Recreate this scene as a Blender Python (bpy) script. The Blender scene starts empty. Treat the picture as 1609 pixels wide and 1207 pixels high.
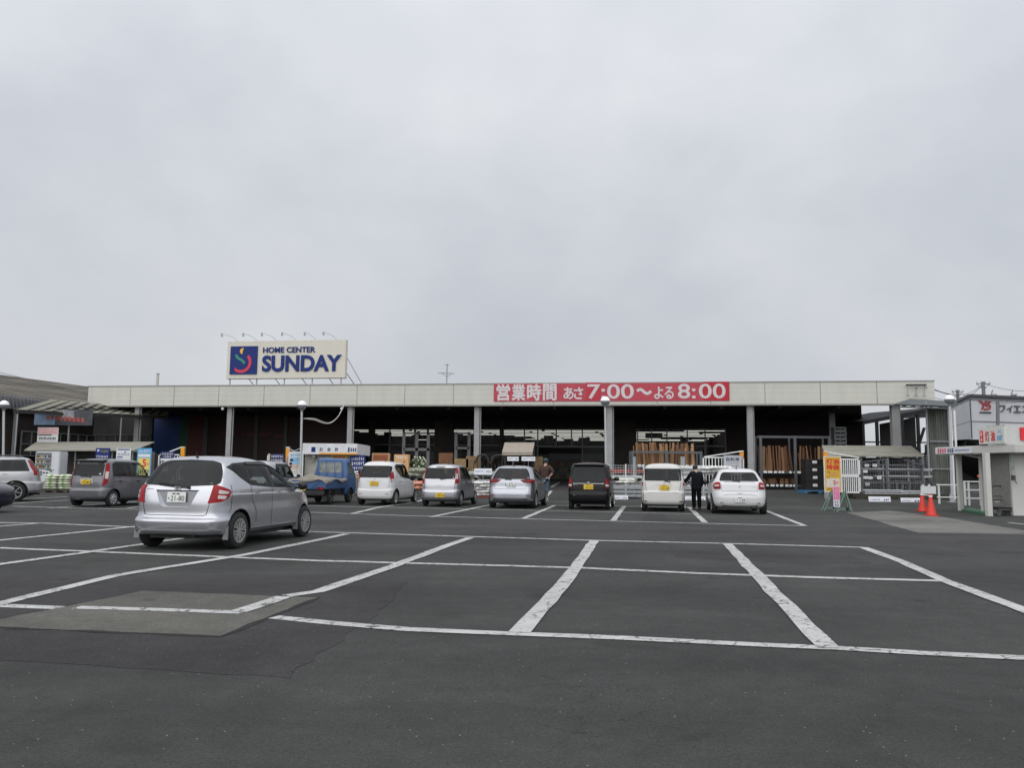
import bpy, bmesh, math, random
import numpy as np
from mathutils import Vector, Matrix
from mathutils.bvhtree import BVHTree
random.seed(7)
SC = bpy.context.scene
COL = SC.collection
R = math.radians

# ------------------------------------------------------------------ camera
F = 1270.0; PW, PH = 1609.0, 1207.0; CAMZ = 1.32
PITCH = math.atan(136.5 / F); ROLL = 0.0095
D_ = Vector((0, math.cos(PITCH), math.sin(PITCH)))
U0 = Vector((0, -math.sin(PITCH), math.cos(PITCH)))
R0 = Vector((1, 0, 0))
RT = R0 * math.cos(ROLL) + U0 * math.sin(ROLL)
UP = U0 * math.cos(ROLL) - R0 * math.sin(ROLL)
cam_d = bpy.data.cameras.new('camera')
cam = bpy.data.objects.new('camera', cam_d)
COL.objects.link(cam)
cam.matrix_world = Matrix(((RT.x, UP.x, -D_.x, 0), (RT.y, UP.y, -D_.y, 0), (RT.z, UP.z, -D_.z, CAMZ), (0, 0, 0, 1)))
cam_d.sensor_width = 36.0
cam_d.lens = 36.0 * F / PW
cam_d.clip_start = 0.05
cam_d.clip_end = 5000
SC.camera = cam

# ------------------------------------------------------------------ sky and light
SUN_EL, SUN_AZ = 48.0, 198.0          # degrees; azimuth clockwise from +Y
wd = bpy.data.worlds.new('World'); SC.world = wd; wd.use_nodes = True
nt = wd.node_tree; nt.nodes.clear()
def wn(t): return nt.nodes.new(t)
out = wn('ShaderNodeOutputWorld'); bg = wn('ShaderNodeBackground')
sky = wn('ShaderNodeTexSky'); sky.sky_type = 'NISHITA'; sky.sun_disc = False
sky.sun_elevation = R(SUN_EL); sky.sun_rotation = R(SUN_AZ); sky.dust_density = 3.0
tc = wn('ShaderNodeTexCoord')
mp = wn('ShaderNodeMapping'); mp.inputs['Scale'].default_value = (1.0, 1.0, 1.5)
n1 = wn('ShaderNodeTexNoise'); n1.inputs['Scale'].default_value = 2.6; n1.inputs['Detail'].default_value = 6; n1.inputs['Roughness'].default_value = .52; n1.inputs['Distortion'].default_value = .1
sep = wn('ShaderNodeSeparateXYZ')
rz = wn('ShaderNodeMapRange'); rz.inputs['From Min'].default_value = 0.0; rz.inputs['From Max'].default_value = 1.0; rz.inputs['To Min'].default_value = 6.0; rz.inputs['To Max'].default_value = 9.6
rn = wn('ShaderNodeMapRange'); rn.inputs['From Min'].default_value = .3; rn.inputs['From Max'].default_value = .7; rn.inputs['To Min'].default_value = .89; rn.inputs['To Max'].default_value = 1.11
mul = wn('ShaderNodeMath'); mul.operation = 'MULTIPLY'
ramp = wn('ShaderNodeMix'); ramp.data_type = 'RGBA'
ramp.inputs['A'].default_value = (.865, .935, 1.055, 1); ramp.inputs['B'].default_value = (.985, .99, 1.0, 1)
vm = wn('ShaderNodeVectorMath'); vm.operation = 'SCALE'
mx = wn('ShaderNodeMix'); mx.data_type = 'RGBA'; mx.inputs['Factor'].default_value = .95
L = nt.links.new
L(tc.outputs['Generated'], mp.inputs['Vector']); L(mp.outputs[0], n1.inputs['Vector'])
L(tc.outputs['Generated'], sep.inputs[0]); L(sep.outputs['Z'], rz.inputs['Value'])
ry = wn('ShaderNodeMapRange'); ry.inputs['From Min'].default_value = -1.0; ry.inputs['From Max'].default_value = .9; ry.inputs['To Min'].default_value = 1.45; ry.inputs['To Max'].default_value = 1.0
mul2 = wn('ShaderNodeMath'); mul2.operation = 'MULTIPLY'
L(sep.outputs['Y'], ry.inputs['Value']); L(n1.outputs['Fac'], rn.inputs['Value']); L(rn.outputs[0], mul2.inputs[0]); L(ry.outputs[0], mul2.inputs[1]); L(mul2.outputs[0], mul.inputs[0]); L(rz.outputs[0], mul.inputs[1])
L(n1.outputs['Fac'], ramp.inputs['Factor'])
L(ramp.outputs['Result'], vm.inputs[0]); L(mul.outputs[0], vm.inputs['Scale'])
L(sky.outputs[0], mx.inputs['A']); L(vm.outputs[0], mx.inputs['B'])
L(mx.outputs['Result'], bg.inputs['Color']); bg.inputs['Strength'].default_value = .1
L(bg.outputs[0], out.inputs['Surface'])
sd = bpy.data.lights.new('sun', 'SUN'); sd.energy = 1.5; sd.angle = R(100); sd.color = (1, .97, .93)
sun = bpy.data.objects.new('sun', sd); COL.objects.link(sun)
az, el = R(SUN_AZ), R(SUN_EL)
sdir = Vector((math.sin(az) * math.cos(el), math.cos(az) * math.cos(el), math.sin(el)))
sun.rotation_euler = (-sdir).to_track_quat('-Z', 'Y').to_euler()
sun.location = (0, -10, 40)
vs = SC.view_settings
SC.display_settings.display_device = 'sRGB'
vs.view_transform = 'Standard'; vs.look = 'None'; vs.exposure = 0.0; vs.gamma = 1; vs.use_curve_mapping = False
SC.cycles.max_bounces = 6; SC.cycles.transparent_max_bounces = 8

# ------------------------------------------------------------------ geometry helpers
def gz(X, Y):
    """ground height: flat lot that climbs gently towards the shop"""
    s = Y + .15 * X
    t = min(max(s - 31.0, 0.0), 24.0)
    return .0272 * t if t > 3 else .0272 * t * t / 6 + .0272 * t * (t / 6)
def ray(x, y):
    return RT * ((x - 804.5) / F) + UP * ((603.5 - y) / F) + D_
def P(x, y, Y):
    r = ray(x, y)
    return Vector((0, 0, CAMZ)) + r * (Y / r.y)
def G(x, y):
    r = ray(x, y); k = CAMZ / -r.z
    for _ in range(30):
        p = r * k
        k = .5 * k + .5 * (CAMZ - gz(p.x, p.y)) / -r.z
    p = r * k
    return Vector((p.x, p.y, gz(p.x, p.y)))
def GX(x, Y):
    """ground point seen at photo column x, at depth Y"""
    X = (x - 804.5) / F * Y
    for _ in range(3):
        z = gz(X, Y)
        yh = 740 + ROLL * (x - 804.5) + (CAMZ - z) * F / Y
        X = P(x, yh, Y).x
    return Vector((X, Y, gz(X, Y)))

class MB:
    def __init__(s): s.v = []; s.f = []; s.m = []
    def add(s, vs, fs, mi=0):
        b = len(s.v); s.v += [tuple(p) for p in vs]
        for f in fs: s.f.append(tuple(i + b for i in f)); s.m.append(mi)
        return s
    def box(s, x0, x1, y0, y1, z0, z1, mi=0):
        x0, x1 = sorted((x0, x1)); y0, y1 = sorted((y0, y1)); z0, z1 = sorted((z0, z1))
        return s.add([(x0, y0, z0), (x1, y0, z0), (x1, y1, z0), (x0, y1, z0), (x0, y0, z1), (x1, y0, z1), (x1, y1, z1), (x0, y1, z1)],
                     [(0, 3, 2, 1), (4, 5, 6, 7), (0, 1, 5, 4), (1, 2, 6, 5), (2, 3, 7, 6), (3, 0, 4, 7)], mi)
    def bar(s, p0, p1, w, h, mi=0):
        p0, p1 = Vector(p0), Vector(p1); d = (p1 - p0).normalized()
        ref = Vector((0, 0, 1)) if abs(d.z) < .95 else Vector((0, 1, 0))
        a = d.cross(ref).normalized() * (w / 2); b = a.cross(d).normalized() * (h / 2)
        vs = [p + q for p in (p0, p1) for q in (-a - b, a - b, a + b, -a + b)]
        return s.add(vs, [(0, 1, 2, 3), (7, 6, 5, 4), (0, 4, 5, 1), (1, 5, 6, 2), (2, 6, 7, 3), (3, 7, 4, 0)], mi)
    def cyl(s, p0, p1, r0, r1=None, n=10, mi=0):
        if r1 is None: r1 = r0
        p0, p1 = Vector(p0), Vector(p1); d = (p1 - p0).normalized()
        ref = Vector((0, 0, 1)) if abs(d.z) < .95 else Vector((0, 1, 0))
        a = d.cross(ref).normalized(); b = a.cross(d).normalized()
        vs = []
        for p, r in ((p0, r0), (p1, r1)):
            for i in range(n):
                t = 2 * math.pi * i / n; vs.append(p + a * (r * math.cos(t)) + b * (r * math.sin(t)))
        fs = [(i, i + n, (i + 1) % n + n, (i + 1) % n) for i in range(n)] + [tuple(range(n)), tuple(range(2 * n - 1, n - 1, -1))]
        return s.add(vs, fs, mi)
    def tube(s, pts, r, n=6, mi=0):
        for a, b in zip(pts[:-1], pts[1:]): s.cyl(a, b, r, r, n, mi)
        return s
    def lathe(s, prof, c=(0, 0, 0), n=20, axis='z', mi=0):
        vs = []; c = Vector(c)
        for r, h in prof:
            for i in range(n):
                t = 2 * math.pi * i / n; a, b = r * math.cos(t), r * math.sin(t)
                vs.append(c + (Vector((a, b, h)) if axis == 'z' else Vector((h, a, b)) if axis == 'x' else Vector((a, h, b))))
        k = len(prof)
        fs = [(j * n + i, j * n + (i + 1) % n, (j + 1) * n + (i + 1) % n, (j + 1) * n + i) for j in range(k - 1) for i in range(n)]
        return s.add(vs, fs, mi)
    def prism(s, poly, vec, mi=0):
        vec = Vector(vec); a = [Vector(p) for p in poly]; n = len(a)
        return s.add(a + [p + vec for p in a], [tuple(range(n - 1, -1, -1)), tuple(range(n, 2 * n))] + [(i, (i + 1) % n, (i + 1) % n + n, i + n) for i in range(n)], mi)
    def blob(s, c, r, mi=0, n=8, m=5, jit=0, sx=(1, 1, 1)):
        c = Vector(c); vs = [c + Vector((0, 0, -r * sx[2]))]
        for j in range(1, m):
            ph = math.pi * j / m
            for i in range(n):
                t = 2 * math.pi * i / n; q = r * (1 + random.uniform(-jit, jit))
                vs.append(c + Vector((q * sx[0] * math.sin(ph) * math.cos(t), q * sx[1] * math.sin(ph) * math.sin(t), -q * sx[2] * math.cos(ph))))
        vs.append(c + Vector((0, 0, r * sx[2]))); e = len(vs) - 1
        fs = [(0, 1 + (i + 1) % n, 1 + i) for i in range(n)]
        for j in range(m - 2):
            b = 1 + j * n
            fs += [(b + i, b + (i + 1) % n, b + n + (i + 1) % n, b + n + i) for i in range(n)]
        b = 1 + (m - 2) * n
        fs += [(b + i, b + (i + 1) % n, e) for i in range(n)]
        return s.add(vs, fs, mi)
    def ribbon(s, pts, w, y, d, mi=0):
        """flat band of width w along 2-D points (x,z); stands from depth y towards -y by d"""
        pts = [Vector((p[0], 0, p[1])) for p in pts]; n = len(pts); lo = []; hi = []
        ws = w if isinstance(w, (list, tuple)) else [w] * n
        for i, p in enumerate(pts):
            t = (pts[min(i + 1, n - 1)] - pts[max(i - 1, 0)]).normalized(); q = Vector((-t.z, 0, t.x)) * (ws[i] / 2)
            lo.append(p - q); hi.append(p + q)
        vs = [Vector((p.x, y - d, p.z)) for p in lo + hi] + [Vector((p.x, y, p.z)) for p in lo + hi]
        fs = []
        for i in range(n - 1):
            fs += [(i, i + 1, n + i + 1, n + i), (2 * n + i, 3 * n + i, 3 * n + i + 1, 2 * n + i + 1), (i, 2 * n + i, 2 * n + i + 1, i + 1), (n + i, n + i + 1, 3 * n + i + 1, 3 * n + i)]
        fs += [(0, n, 3 * n, 2 * n), (n - 1, 3 * n - 1, 4 * n - 1, 2 * n - 1)]
        return s.add(vs, fs, mi)
    def build(s, name, mats, parent=None, world=False, smooth=None, bevel=0, kind=None, loc=None):
        me = bpy.data.meshes.new(name)
        vs = s.v
        if world and parent is not None:
            q = parent
            while q.name not in XF: q = q.parent
            mi = XF[q.name].inverted(); vs = [tuple(mi @ Vector(p)) for p in vs]
        me.from_pydata(vs, [], s.f); me.update()
        if not isinstance(mats, (list, tuple)): mats = [mats]
        for m in mats: me.materials.append(m)
        me.polygons.foreach_set('material_index', s.m)
        bm = bmesh.new(); bm.from_mesh(me)
        bmesh.ops.recalc_face_normals(bm, faces=bm.faces)
        if bevel:
            es = [e for e in bm.edges if len(e.link_faces) == 2 and e.calc_face_angle(0) > .6]
            bmesh.ops.bevel(bm, geom=es, offset=bevel, segments=2, affect='EDGES', clamp_overlap=True)
        bm.to_mesh(me); bm.free()
        if smooth is not None:
            me.polygons.foreach_set('use_smooth', [True] * len(me.polygons)); me.set_sharp_from_angle(angle=R(smooth))
        o = bpy.data.objects.new(name, me); COL.objects.link(o)
        if parent is not None: o.parent = parent
        if loc is not None: o.location = loc
        if kind: o['kind'] = kind
        return o

XF = {}
def T(name, label, cat, loc=(0, 0, 0), rz=0, group=None):
    o = bpy.data.objects.new(name, None); COL.objects.link(o)
    o.empty_display_size = .2
    o.location = loc; o.rotation_euler = (0, 0, rz)
    XF[o.name] = Matrix.Translation(Vector(loc)) @ Matrix.Rotation(rz, 4, 'Z')
    tag(o, label, cat, group); return o
def tag(o, label, cat, group=None):
    o['label'] = label; o['category'] = cat
    if group: o['group'] = group
    return o
def struct(o): o['kind'] = 'structure'; return o
def copy_tree(o, parent=None):
    c = o.copy(); COL.objects.link(c)
    if parent is not None: c.parent = parent
    for ch in list(o.children): copy_tree(ch, c)
    return c

# ------------------------------------------------------------------ materials
MT = {}
def M(key, col, rough=.6, metal=0.0, var=.10, scale=6.0, bump=0.0, coat=0.0, spec=.5, emit=0.0, alpha=1.0, stretch=(1, 1, 1), trans=0.0):
    if key in MT: return MT[key]
    m = bpy.data.materials.new(key); m.use_nodes = True; t = m.node_tree; b = t.nodes['Principled BSDF']
    col = tuple(col) + (1,)
    tcn = t.nodes.new('ShaderNodeTexCoord'); mpn = t.nodes.new('ShaderNodeMapping'); mpn.inputs['Scale'].default_value = stretch
    no = t.nodes.new('ShaderNodeTexNoise'); no.inputs['Scale'].default_value = scale; no.inputs['Detail'].default_value = 5; no.inputs['Roughness'].default_value = .65
    mr = t.nodes.new('ShaderNodeMapRange'); mr.inputs['From Min'].default_value = .3; mr.inputs['From Max'].default_value = .7
    mr.inputs['To Min'].default_value = 1 - var; mr.inputs['To Max'].default_value = 1 + var
    sc = t.nodes.new('ShaderNodeVectorMath'); sc.operation = 'SCALE'; sc.inputs[0].default_value = col[:3]
    t.links.new(tcn.outputs['Object'], mpn.inputs[0]); t.links.new(mpn.outputs[0], no.inputs['Vector'])
    t.links.new(no.outputs['Fac'], mr.inputs['Value']); t.links.new(mr.outputs[0], sc.inputs['Scale']); t.links.new(sc.outputs[0], b.inputs['Base Color'])
    b.inputs['Roughness'].default_value = rough; b.inputs['Metallic'].default_value = metal
    b.inputs['Coat Weight'].default_value = coat; b.inputs['Coat Roughness'].default_value = .06
    b.inputs['Specular IOR Level'].default_value = spec; b.inputs['Alpha'].default_value = alpha
    b.inputs['Transmission Weight'].default_value = trans
    if emit:
        b.inputs['Emission Color'].default_value = col; b.inputs['Emission Strength'].default_value = emit
    if bump:
        bp = t.nodes.new('ShaderNodeBump'); bp.inputs['Strength'].default_value = bump; bp.inputs['Distance'].default_value = .02
        t.links.new(no.outputs['Fac'], bp.inputs['Height']); t.links.new(bp.outputs[0], b.inputs['Normal'])
    MT[key] = m; return m

def glass_mat(key, tint, rough=.03, clear=.5):
    """pane: part see-through, part dark reflective"""
    if key in MT: return MT[key]
    m = bpy.data.materials.new(key); m.use_nodes = True; t = m.node_tree; b = t.nodes['Principled BSDF']
    b.inputs['Base Color'].default_value = tuple(tint) + (1,); b.inputs['Roughness'].default_value = rough
    tr = t.nodes.new('ShaderNodeBsdfTransparent'); tr.inputs['Color'].default_value = (.95, .96, .95, 1)
    mixs = t.nodes.new('ShaderNodeMixShader'); mixs.inputs['Fac'].default_value = clear
    no = t.nodes.new('ShaderNodeTexNoise'); no.inputs['Scale'].default_value = 1.5
    bp = t.nodes.new('ShaderNodeBump'); bp.inputs['Strength'].default_value = .01
    t.links.new(no.outputs['Fac'], bp.inputs['Height']); t.links.new(bp.outputs[0], b.inputs['Normal'])
    t.links.new(b.outputs[0], mixs.inputs[1]); t.links.new(tr.outputs[0], mixs.inputs[2]); t.links.new(mixs.outputs[0], t.nodes['Material Output'].inputs['Surface'])
    MT[key] = m; return m

def asphalt(key, base, tint=(1, .99, .97), crack=.55):
    m = bpy.data.materials.new(key); m.use_nodes = True; t = m.node_tree; b = t.nodes['Principled BSDF']; N = t.nodes.new; Lk = t.links.new
    g = N('ShaderNodeNewGeometry')
    def noise(sc, det=4, ro=.6, dist=0):
        n = N('ShaderNodeTexNoise'); n.inputs['Scale'].default_value = sc; n.inputs['Detail'].default_value = det; n.inputs['Roughness'].default_value = ro; n.inputs['Distortion'].default_value = dist
        Lk(g.outputs['Position'], n.inputs['Vector']); return n
    def mr(src, a, bb, c, d):
        n = N('ShaderNodeMapRange'); n.inputs['From Min'].default_value = a; n.inputs['From Max'].default_value = bb; n.inputs['To Min'].default_value = c; n.inputs['To Max'].default_value = d
        Lk(src, n.inputs['Value']); return n.outputs[0]
    def mth(op, a, bb):
        n = N('ShaderNodeMath'); n.operation = op
        for i, q in enumerate((a, bb)):
            if isinstance(q, (int, float)): n.inputs[i].default_value = q
            else: Lk(q, n.inputs[i])
        return n.outputs[0]
    big = mr(noise(.35, 6, .65, .6).outputs['Fac'], .3, .7, .70, 1.30)
    mid = mr(noise(5, 5, .7).outputs['Fac'], .3, .7, .86, 1.15)
    fine = mr(noise(95, 3, .85).outputs['Fac'], .3, .7, .50, 1.55)
    grit = mr(noise(38, 2, .6).outputs['Fac'], .35, .65, .86, 1.14)
    v = N('ShaderNodeTexVoronoi'); v.inputs['Scale'].default_value = 42; v.inputs['Randomness'].default_value = 1; Lk(g.outputs['Position'], v.inputs['Vector'])
    pick = mr(v.outputs['Color'], .86, .90, 0, 1)
    dot = mr(v.outputs['Distance'], .10, .22, 1, 0)
    st = mth('MULTIPLY', pick, dot)
    # cracks
    wob = N('ShaderNodeVectorMath'); wob.operation = 'MULTIPLY_ADD'
    nz = noise(2.5, 4, .7); Lk(nz.outputs['Color'], wob.inputs[0]); wob.inputs[1].default_value = (.5, .5, .5); Lk(g.outputs['Position'], wob.inputs[2])
    vc = N('ShaderNodeTexVoronoi'); vc.feature = 'DISTANCE_TO_EDGE'; vc.inputs['Scale'].default_value = 2.2; Lk(wob.outputs[0], vc.inputs['Vector'])
    cr = mr(vc.outputs['Distance'], .002, .012, 1, 0)
    msk = mr(noise(.28, 3, .6, .2).outputs['Fac'], .50, .62, 0, 1)
    crk = mth('MULTIPLY', mth('MULTIPLY', cr, msk), crack)
    val = mth('MULTIPLY', mth('MULTIPLY', mth('MULTIPLY', big, mid), fine), grit)
    oil = mr(noise(.9, 2, .4, .3).outputs['Fac'], .64, .74, 1, .70)
    vo = N('ShaderNodeTexVoronoi'); vo.inputs['Scale'].default_value = 1.3; Lk(wob.outputs[0], vo.inputs['Vector'])
    drip = mth('MULTIPLY', mr(vo.outputs['Color'], .62, .66, 0, 1), mr(vo.outputs['Distance'], .05, .16, .38, 0)); oil = mth('MULTIPLY', oil, mth('SUBTRACT', 1.0, drip))
    mpl = N('ShaderNodeMapping'); mpl.inputs['Rotation'].default_value = (0, 0, .2); mpl.inputs['Scale'].default_value = (.05, .8, 1); Lk(g.outputs['Position'], mpl.inputs[0])
    nl = N('ShaderNodeTexNoise'); nl.inputs['Scale'].default_value = 1.0; nl.inputs['Detail'].default_value = 4; nl.inputs['Distortion'].default_value = .3; Lk(mpl.outputs[0], nl.inputs['Vector'])
    oil = mth('MULTIPLY', oil, mr(nl.outputs['Fac'], .3, .7, .84, 1.16))
    val = mth('MULTIPLY', mth('MULTIPLY', val, oil), mth('SUBTRACT', 1.0, crk))
    val = mth('ADD', mth('MULTIPLY', val, base), mth('MULTIPLY', st, .34))
    cm = N('ShaderNodeVectorMath'); cm.operation = 'SCALE'; cm.inputs[0].default_value = tint; Lk(val, cm.inputs['Scale'])
    Lk(cm.outputs[0], b.inputs['Base Color']); b.inputs['Roughness'].default_value = .9; b.inputs['Specular IOR Level'].default_value = .25
    bp = N('ShaderNodeBump'); bp.inputs['Strength'].default_value = .5; bp.inputs['Distance'].default_value = .006
    Lk(fine, bp.inputs['Height']); Lk(bp.outputs[0], b.inputs['Normal'])
    MT[key] = m; return m

def paint_line_mat():
    m = bpy.data.materials.new('worn_line_paint'); m.use_nodes = True; t = m.node_tree; b = t.nodes['Principled BSDF']; N = t.nodes.new; Lk = t.links.new
    g = N('ShaderNodeNewGeometry')
    wob = N('ShaderNodeVectorMath'); wob.operation = 'MULTIPLY_ADD'
    nz = N('ShaderNodeTexNoise'); nz.inputs['Scale'].default_value = 9; nz.inputs['Detail'].default_value = 4; Lk(g.outputs['Position'], nz.inputs['Vector'])
    Lk(nz.outputs['Color'], wob.inputs[0]); wob.inputs[1].default_value = (.16, .16, .1); Lk(g.outputs['Position'], wob.inputs[2])
    mp2 = N('ShaderNodeMapping'); mp2.inputs['Scale'].default_value = (4.5, 9.5, 1); Lk(wob.outputs[0], mp2.inputs[0])
    vc = N('ShaderNodeTexVoronoi'); vc.feature = 'DISTANCE_TO_EDGE'; vc.inputs['Scale'].default_value = 1; Lk(mp2.outputs[0], vc.inputs['Vector'])
    cr = N('ShaderNodeMapRange'); cr.inputs['From Min'].default_value = .012; cr.inputs['From Max'].default_value = .05; cr.inputs['To Min'].default_value = 1; cr.inputs['To Max'].default_value = 0; Lk(vc.outputs['Distance'], cr.inputs['Value'])
    mk = N('ShaderNodeTexNoise'); mk.inputs['Scale'].default_value = .8; mk.inputs['Detail'].default_value = 3; Lk(g.outputs['Position'], mk.inputs['Vector'])
    mm = N('ShaderNodeMapRange'); mm.inputs['From Min'].default_value = .34; mm.inputs['From Max'].default_value = .50; mm.inputs['To Max'].default_value = .95; Lk(mk.outputs['Fac'], mm.inputs['Value'])
    w = N('ShaderNodeTexNoise'); w.inputs['Scale'].default_value = 26; w.inputs['Detail'].default_value = 6; w.inputs['Roughness'].default_value = .75; Lk(g.outputs['Position'], w.inputs['Vector'])
    ww = N('ShaderNodeMapRange'); ww.inputs['From Min'].default_value = .57; ww.inputs['From Max'].default_value = .66; ww.inputs['To Max'].default_value = .85; Lk(w.outputs['Fac'], ww.inputs['Value'])
    a = N('ShaderNodeMath'); a.operation = 'MULTIPLY'; Lk(cr.outputs[0], a.inputs[0]); Lk(mm.outputs[0], a.inputs[1])
    mxm = N('ShaderNodeMath'); mxm.operation = 'MAXIMUM'; Lk(a.outputs[0], mxm.inputs[0]); Lk(ww.outputs[0], mxm.inputs[1])
    d = N('ShaderNodeTexNoise'); d.inputs['Scale'].default_value = 3; d.inputs['Detail'].default_value = 5; Lk(g.outputs['Position'], d.inputs['Vector'])
    c0 = N('ShaderNodeMix'); c0.data_type = 'RGBA'; c0.inputs['A'].default_value = (.34, .34, .33, 1); c0.inputs['B'].default_value = (.57, .57, .555, 1); Lk(d.outputs['Fac'], c0.inputs['Factor'])
    c1 = N('ShaderNodeMix'); c1.data_type = 'RGBA'; c1.inputs['B'].default_value = (.075, .075, .075, 1); Lk(c0.outputs['Result'], c1.inputs['A']); Lk(mxm.outputs[0], c1.inputs['Factor'])
    Lk(c1.outputs['Result'], b.inputs['Base Color']); b.inputs['Roughness'].default_value = .8; b.inputs['Specular IOR Level'].default_value = .25
    MT['line'] = m; return m

# shared materials
W_ = M('white_paint', (.72, .73, .72), .45, var=.06)
CREAM = M('cream_panel', (.50, .49, .43), .55, var=.05, scale=1.2)
GREY = M('grey_steel', (.30, .31, .32), .45, .4, var=.12)
LGREY = M('light_grey_metal', (.45, .46, .46), .45, .2, var=.1)
DGREY = M('dark_grey_steel', (.09, .095, .10), .5, .3)
BLACK = M('black_plastic', (.012, .012, .013), .45)
BLUE = M('sign_blue', (.006, .024, .155), .5, spec=.3)
NAVY = M('deep_navy', (.01, .018, .10), .5)
LBLUE = M('sky_blue_print', (.10, .36, .62), .5)
RED = M('sign_red', (.62, .02, .03), .5)
YEL = M('sign_yellow', (.80, .52, .03), .5)
ORANGE = M('safety_orange', (.80, .33, .02), .5)
PINK = M('pink_print', (.70, .16, .34), .55)
GREENP = M('green_print', (.05, .33, .16), .5)
INK = M('black_ink', (.02, .02, .022), .6)
LETTER = M('pale_lettering', (.66, .66, .68), .5)

def text(s, x0, x1, z0, z1, y, mat, parent, d=.004, bold=0.0, name='lettering', flip=False):
    """lettering fitted to a rectangle in the parent's local x-z plane, facing -y"""
    cu = bpy.data.curves.new('t', 'FONT'); cu.body = s; cu.size = 1; cu.extrude = .02; cjk = any(ord(c) > 255 for c in s); cu.offset = 0 if cjk else bold; cu.resolution_u = 4
    to = bpy.data.objects.new('t', cu); COL.objects.link(to)
    dg = bpy.context.evaluated_depsgraph_get(); dg.update()
    me = bpy.data.meshes.new_from_object(to.evaluated_get(dg))
    bpy.data.objects.remove(to); bpy.data.curves.remove(cu)
    n = len(me.vertices); co = np.zeros(n * 3); me.vertices.foreach_get('co', co); co = co.reshape(-1, 3)
    a, b = co.min(0), co.max(0)
    X = x0 + (co[:, 0] - a[0]) / max(b[0] - a[0], 1e-6) * (x1 - x0); Z = z0 + (co[:, 1] - a[1]) / max(b[1] - a[1], 1e-6) * (z1 - z0)
    Y = y - d * (co[:, 2] - a[2]) / max(b[2] - a[2], 1e-6)
    q = np.stack([X, Y, Z], 1)
    me.vertices.foreach_set('co', q.reshape(-1)); me.update()
    if cjk and bold:
        e = bold * .55 * (x1 - x0); bm = bmesh.new()
        for i, (dx, dz) in enumerate(((0, 0), (e, 0), (-e, 0), (0, e), (0, -e))):
            c = me.copy(); qq = q + np.array([dx, -.0006 * i, dz]); c.vertices.foreach_set('co', qq.reshape(-1)); bm.from_mesh(c); bpy.data.meshes.remove(c)
        bm.to_mesh(me); bm.free()
    me.materials.clear(); me.materials.append(mat)
    me.polygons.foreach_set('material_index', [0] * len(me.polygons))
    me.name = name
    o = bpy.data.objects.new(name, me); COL.objects.link(o); o.parent = parent
    return o
# ------------------------------------------------------------------ ground, pads, markings
ASP = asphalt('asphalt_lot', .045, (1.0, 1.015, .965))
ASP2 = asphalt('asphalt_patch_dark', .038, (1.04, .98, 1.02), .1)
ASP3 = asphalt('asphalt_aisle', .048, (1.02, 1.0, 1.0), .3)
CONC = asphalt('weathered_concrete', .094, (1.02, .99, .88), .0)
CONC2 = asphalt('concrete_apron', .142, (1.02, .99, .92), .0)
LINE = paint_line_mat()

b = MB()
ss = [-400, -60, -10, 0, 4, 8, 12, 16, 20, 24, 28, 31, 31.75, 32.5, 33.25, 34, 36, 40, 44, 48, 52, 55, 58, 70, 120, 400, 3000]
xs = [-3000, -200, -60, -30, -20, -10, 0, 10, 20, 30, 60, 200, 3000]
for s_ in ss:
    for x_ in xs:
        Y_ = s_ - .15 * x_; b.v.append((x_, Y_, gz(x_, Y_)))
nx = len(xs)
for i in range(len(ss) - 1):
    for j in range(nx - 1):
        b.f.append((i * nx + j, i * nx + j + 1, (i + 1) * nx + j + 1, (i + 1) * nx + j)); b.m.append(0)
struct(b.build('ground', ASP))

def densify(pts, step=1.0):
    o = []
    for a, c in zip(pts[:-1], pts[1:]):
        n = max(1, int((c - a).length / step))
        for i in range(n): o.append(a.lerp(c, i / n))
    o.append(pts[-1]); return o
def sheet(name, px, mat, lift, jit=.0, grow=0):
    g = [G(*p) for p in px]; rr = random.Random(len(px))
    if grow:
        c = sum(g, Vector()) / len(g); g = [p + (p - c).normalized() * grow for p in g]
    if jit:
        g = densify(g + [g[0]], .22)[:-1]
        for p in g: p.x += rr.uniform(-jit, jit); p.y += rr.uniform(-jit, jit)
    b = MB()
    top = [(p.x, p.y, gz(p.x, p.y) + lift) for p in g]
    b.prism([(p[0], p[1], p[2] - lift - .02) for p in top], (0, 0, lift + .02))
    o = b.build(name, mat); return struct(o)
sheet('asphalt_aisle', [(-60, 826), (215, 831), (560, 838), (1130, 853), (1360, 859), (1720, 872), (1720, 838), (1440, 840), (1270, 829), (900, 820), (640, 813), (215, 803), (-60, 797)], ASP3, .002)
sheet('asphalt_repair', [(-80, 1034), (450, 1066), (600, 960), (640, 915), (520, 905), (-80, 905)], ASP2, .003, .04)
sheet('asphalt_repair', [(1062, 867), (1060, 876), (1200, 883), (1370, 886), (1340, 874)], ASP2, .003, .03)
sheet('asphalt_repair', [(1010, 808), (1012, 820), (1045, 821), (1045, 809)], ASP2, .003, .03)
sheet('pad_seam', [(-50, 985), (100, 956), (225, 930), (497, 941), (430, 967), (347, 1001)], asphalt('tar_seam', .022, (1, 1, 1), 0), .0065, .025, .05)
sheet('concrete_pad', [(-50, 985), (100, 956), (225, 930), (497, 941), (430, 967), (347, 1001)], CONC, .010, .018)
sheet('concrete_apron', [(1331, 806), (1400, 803), (1475, 812), (1609, 834), (1720, 846), (1720, 843), (1609, 840), (1443, 838)], CONC2, .005, .03)

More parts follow.
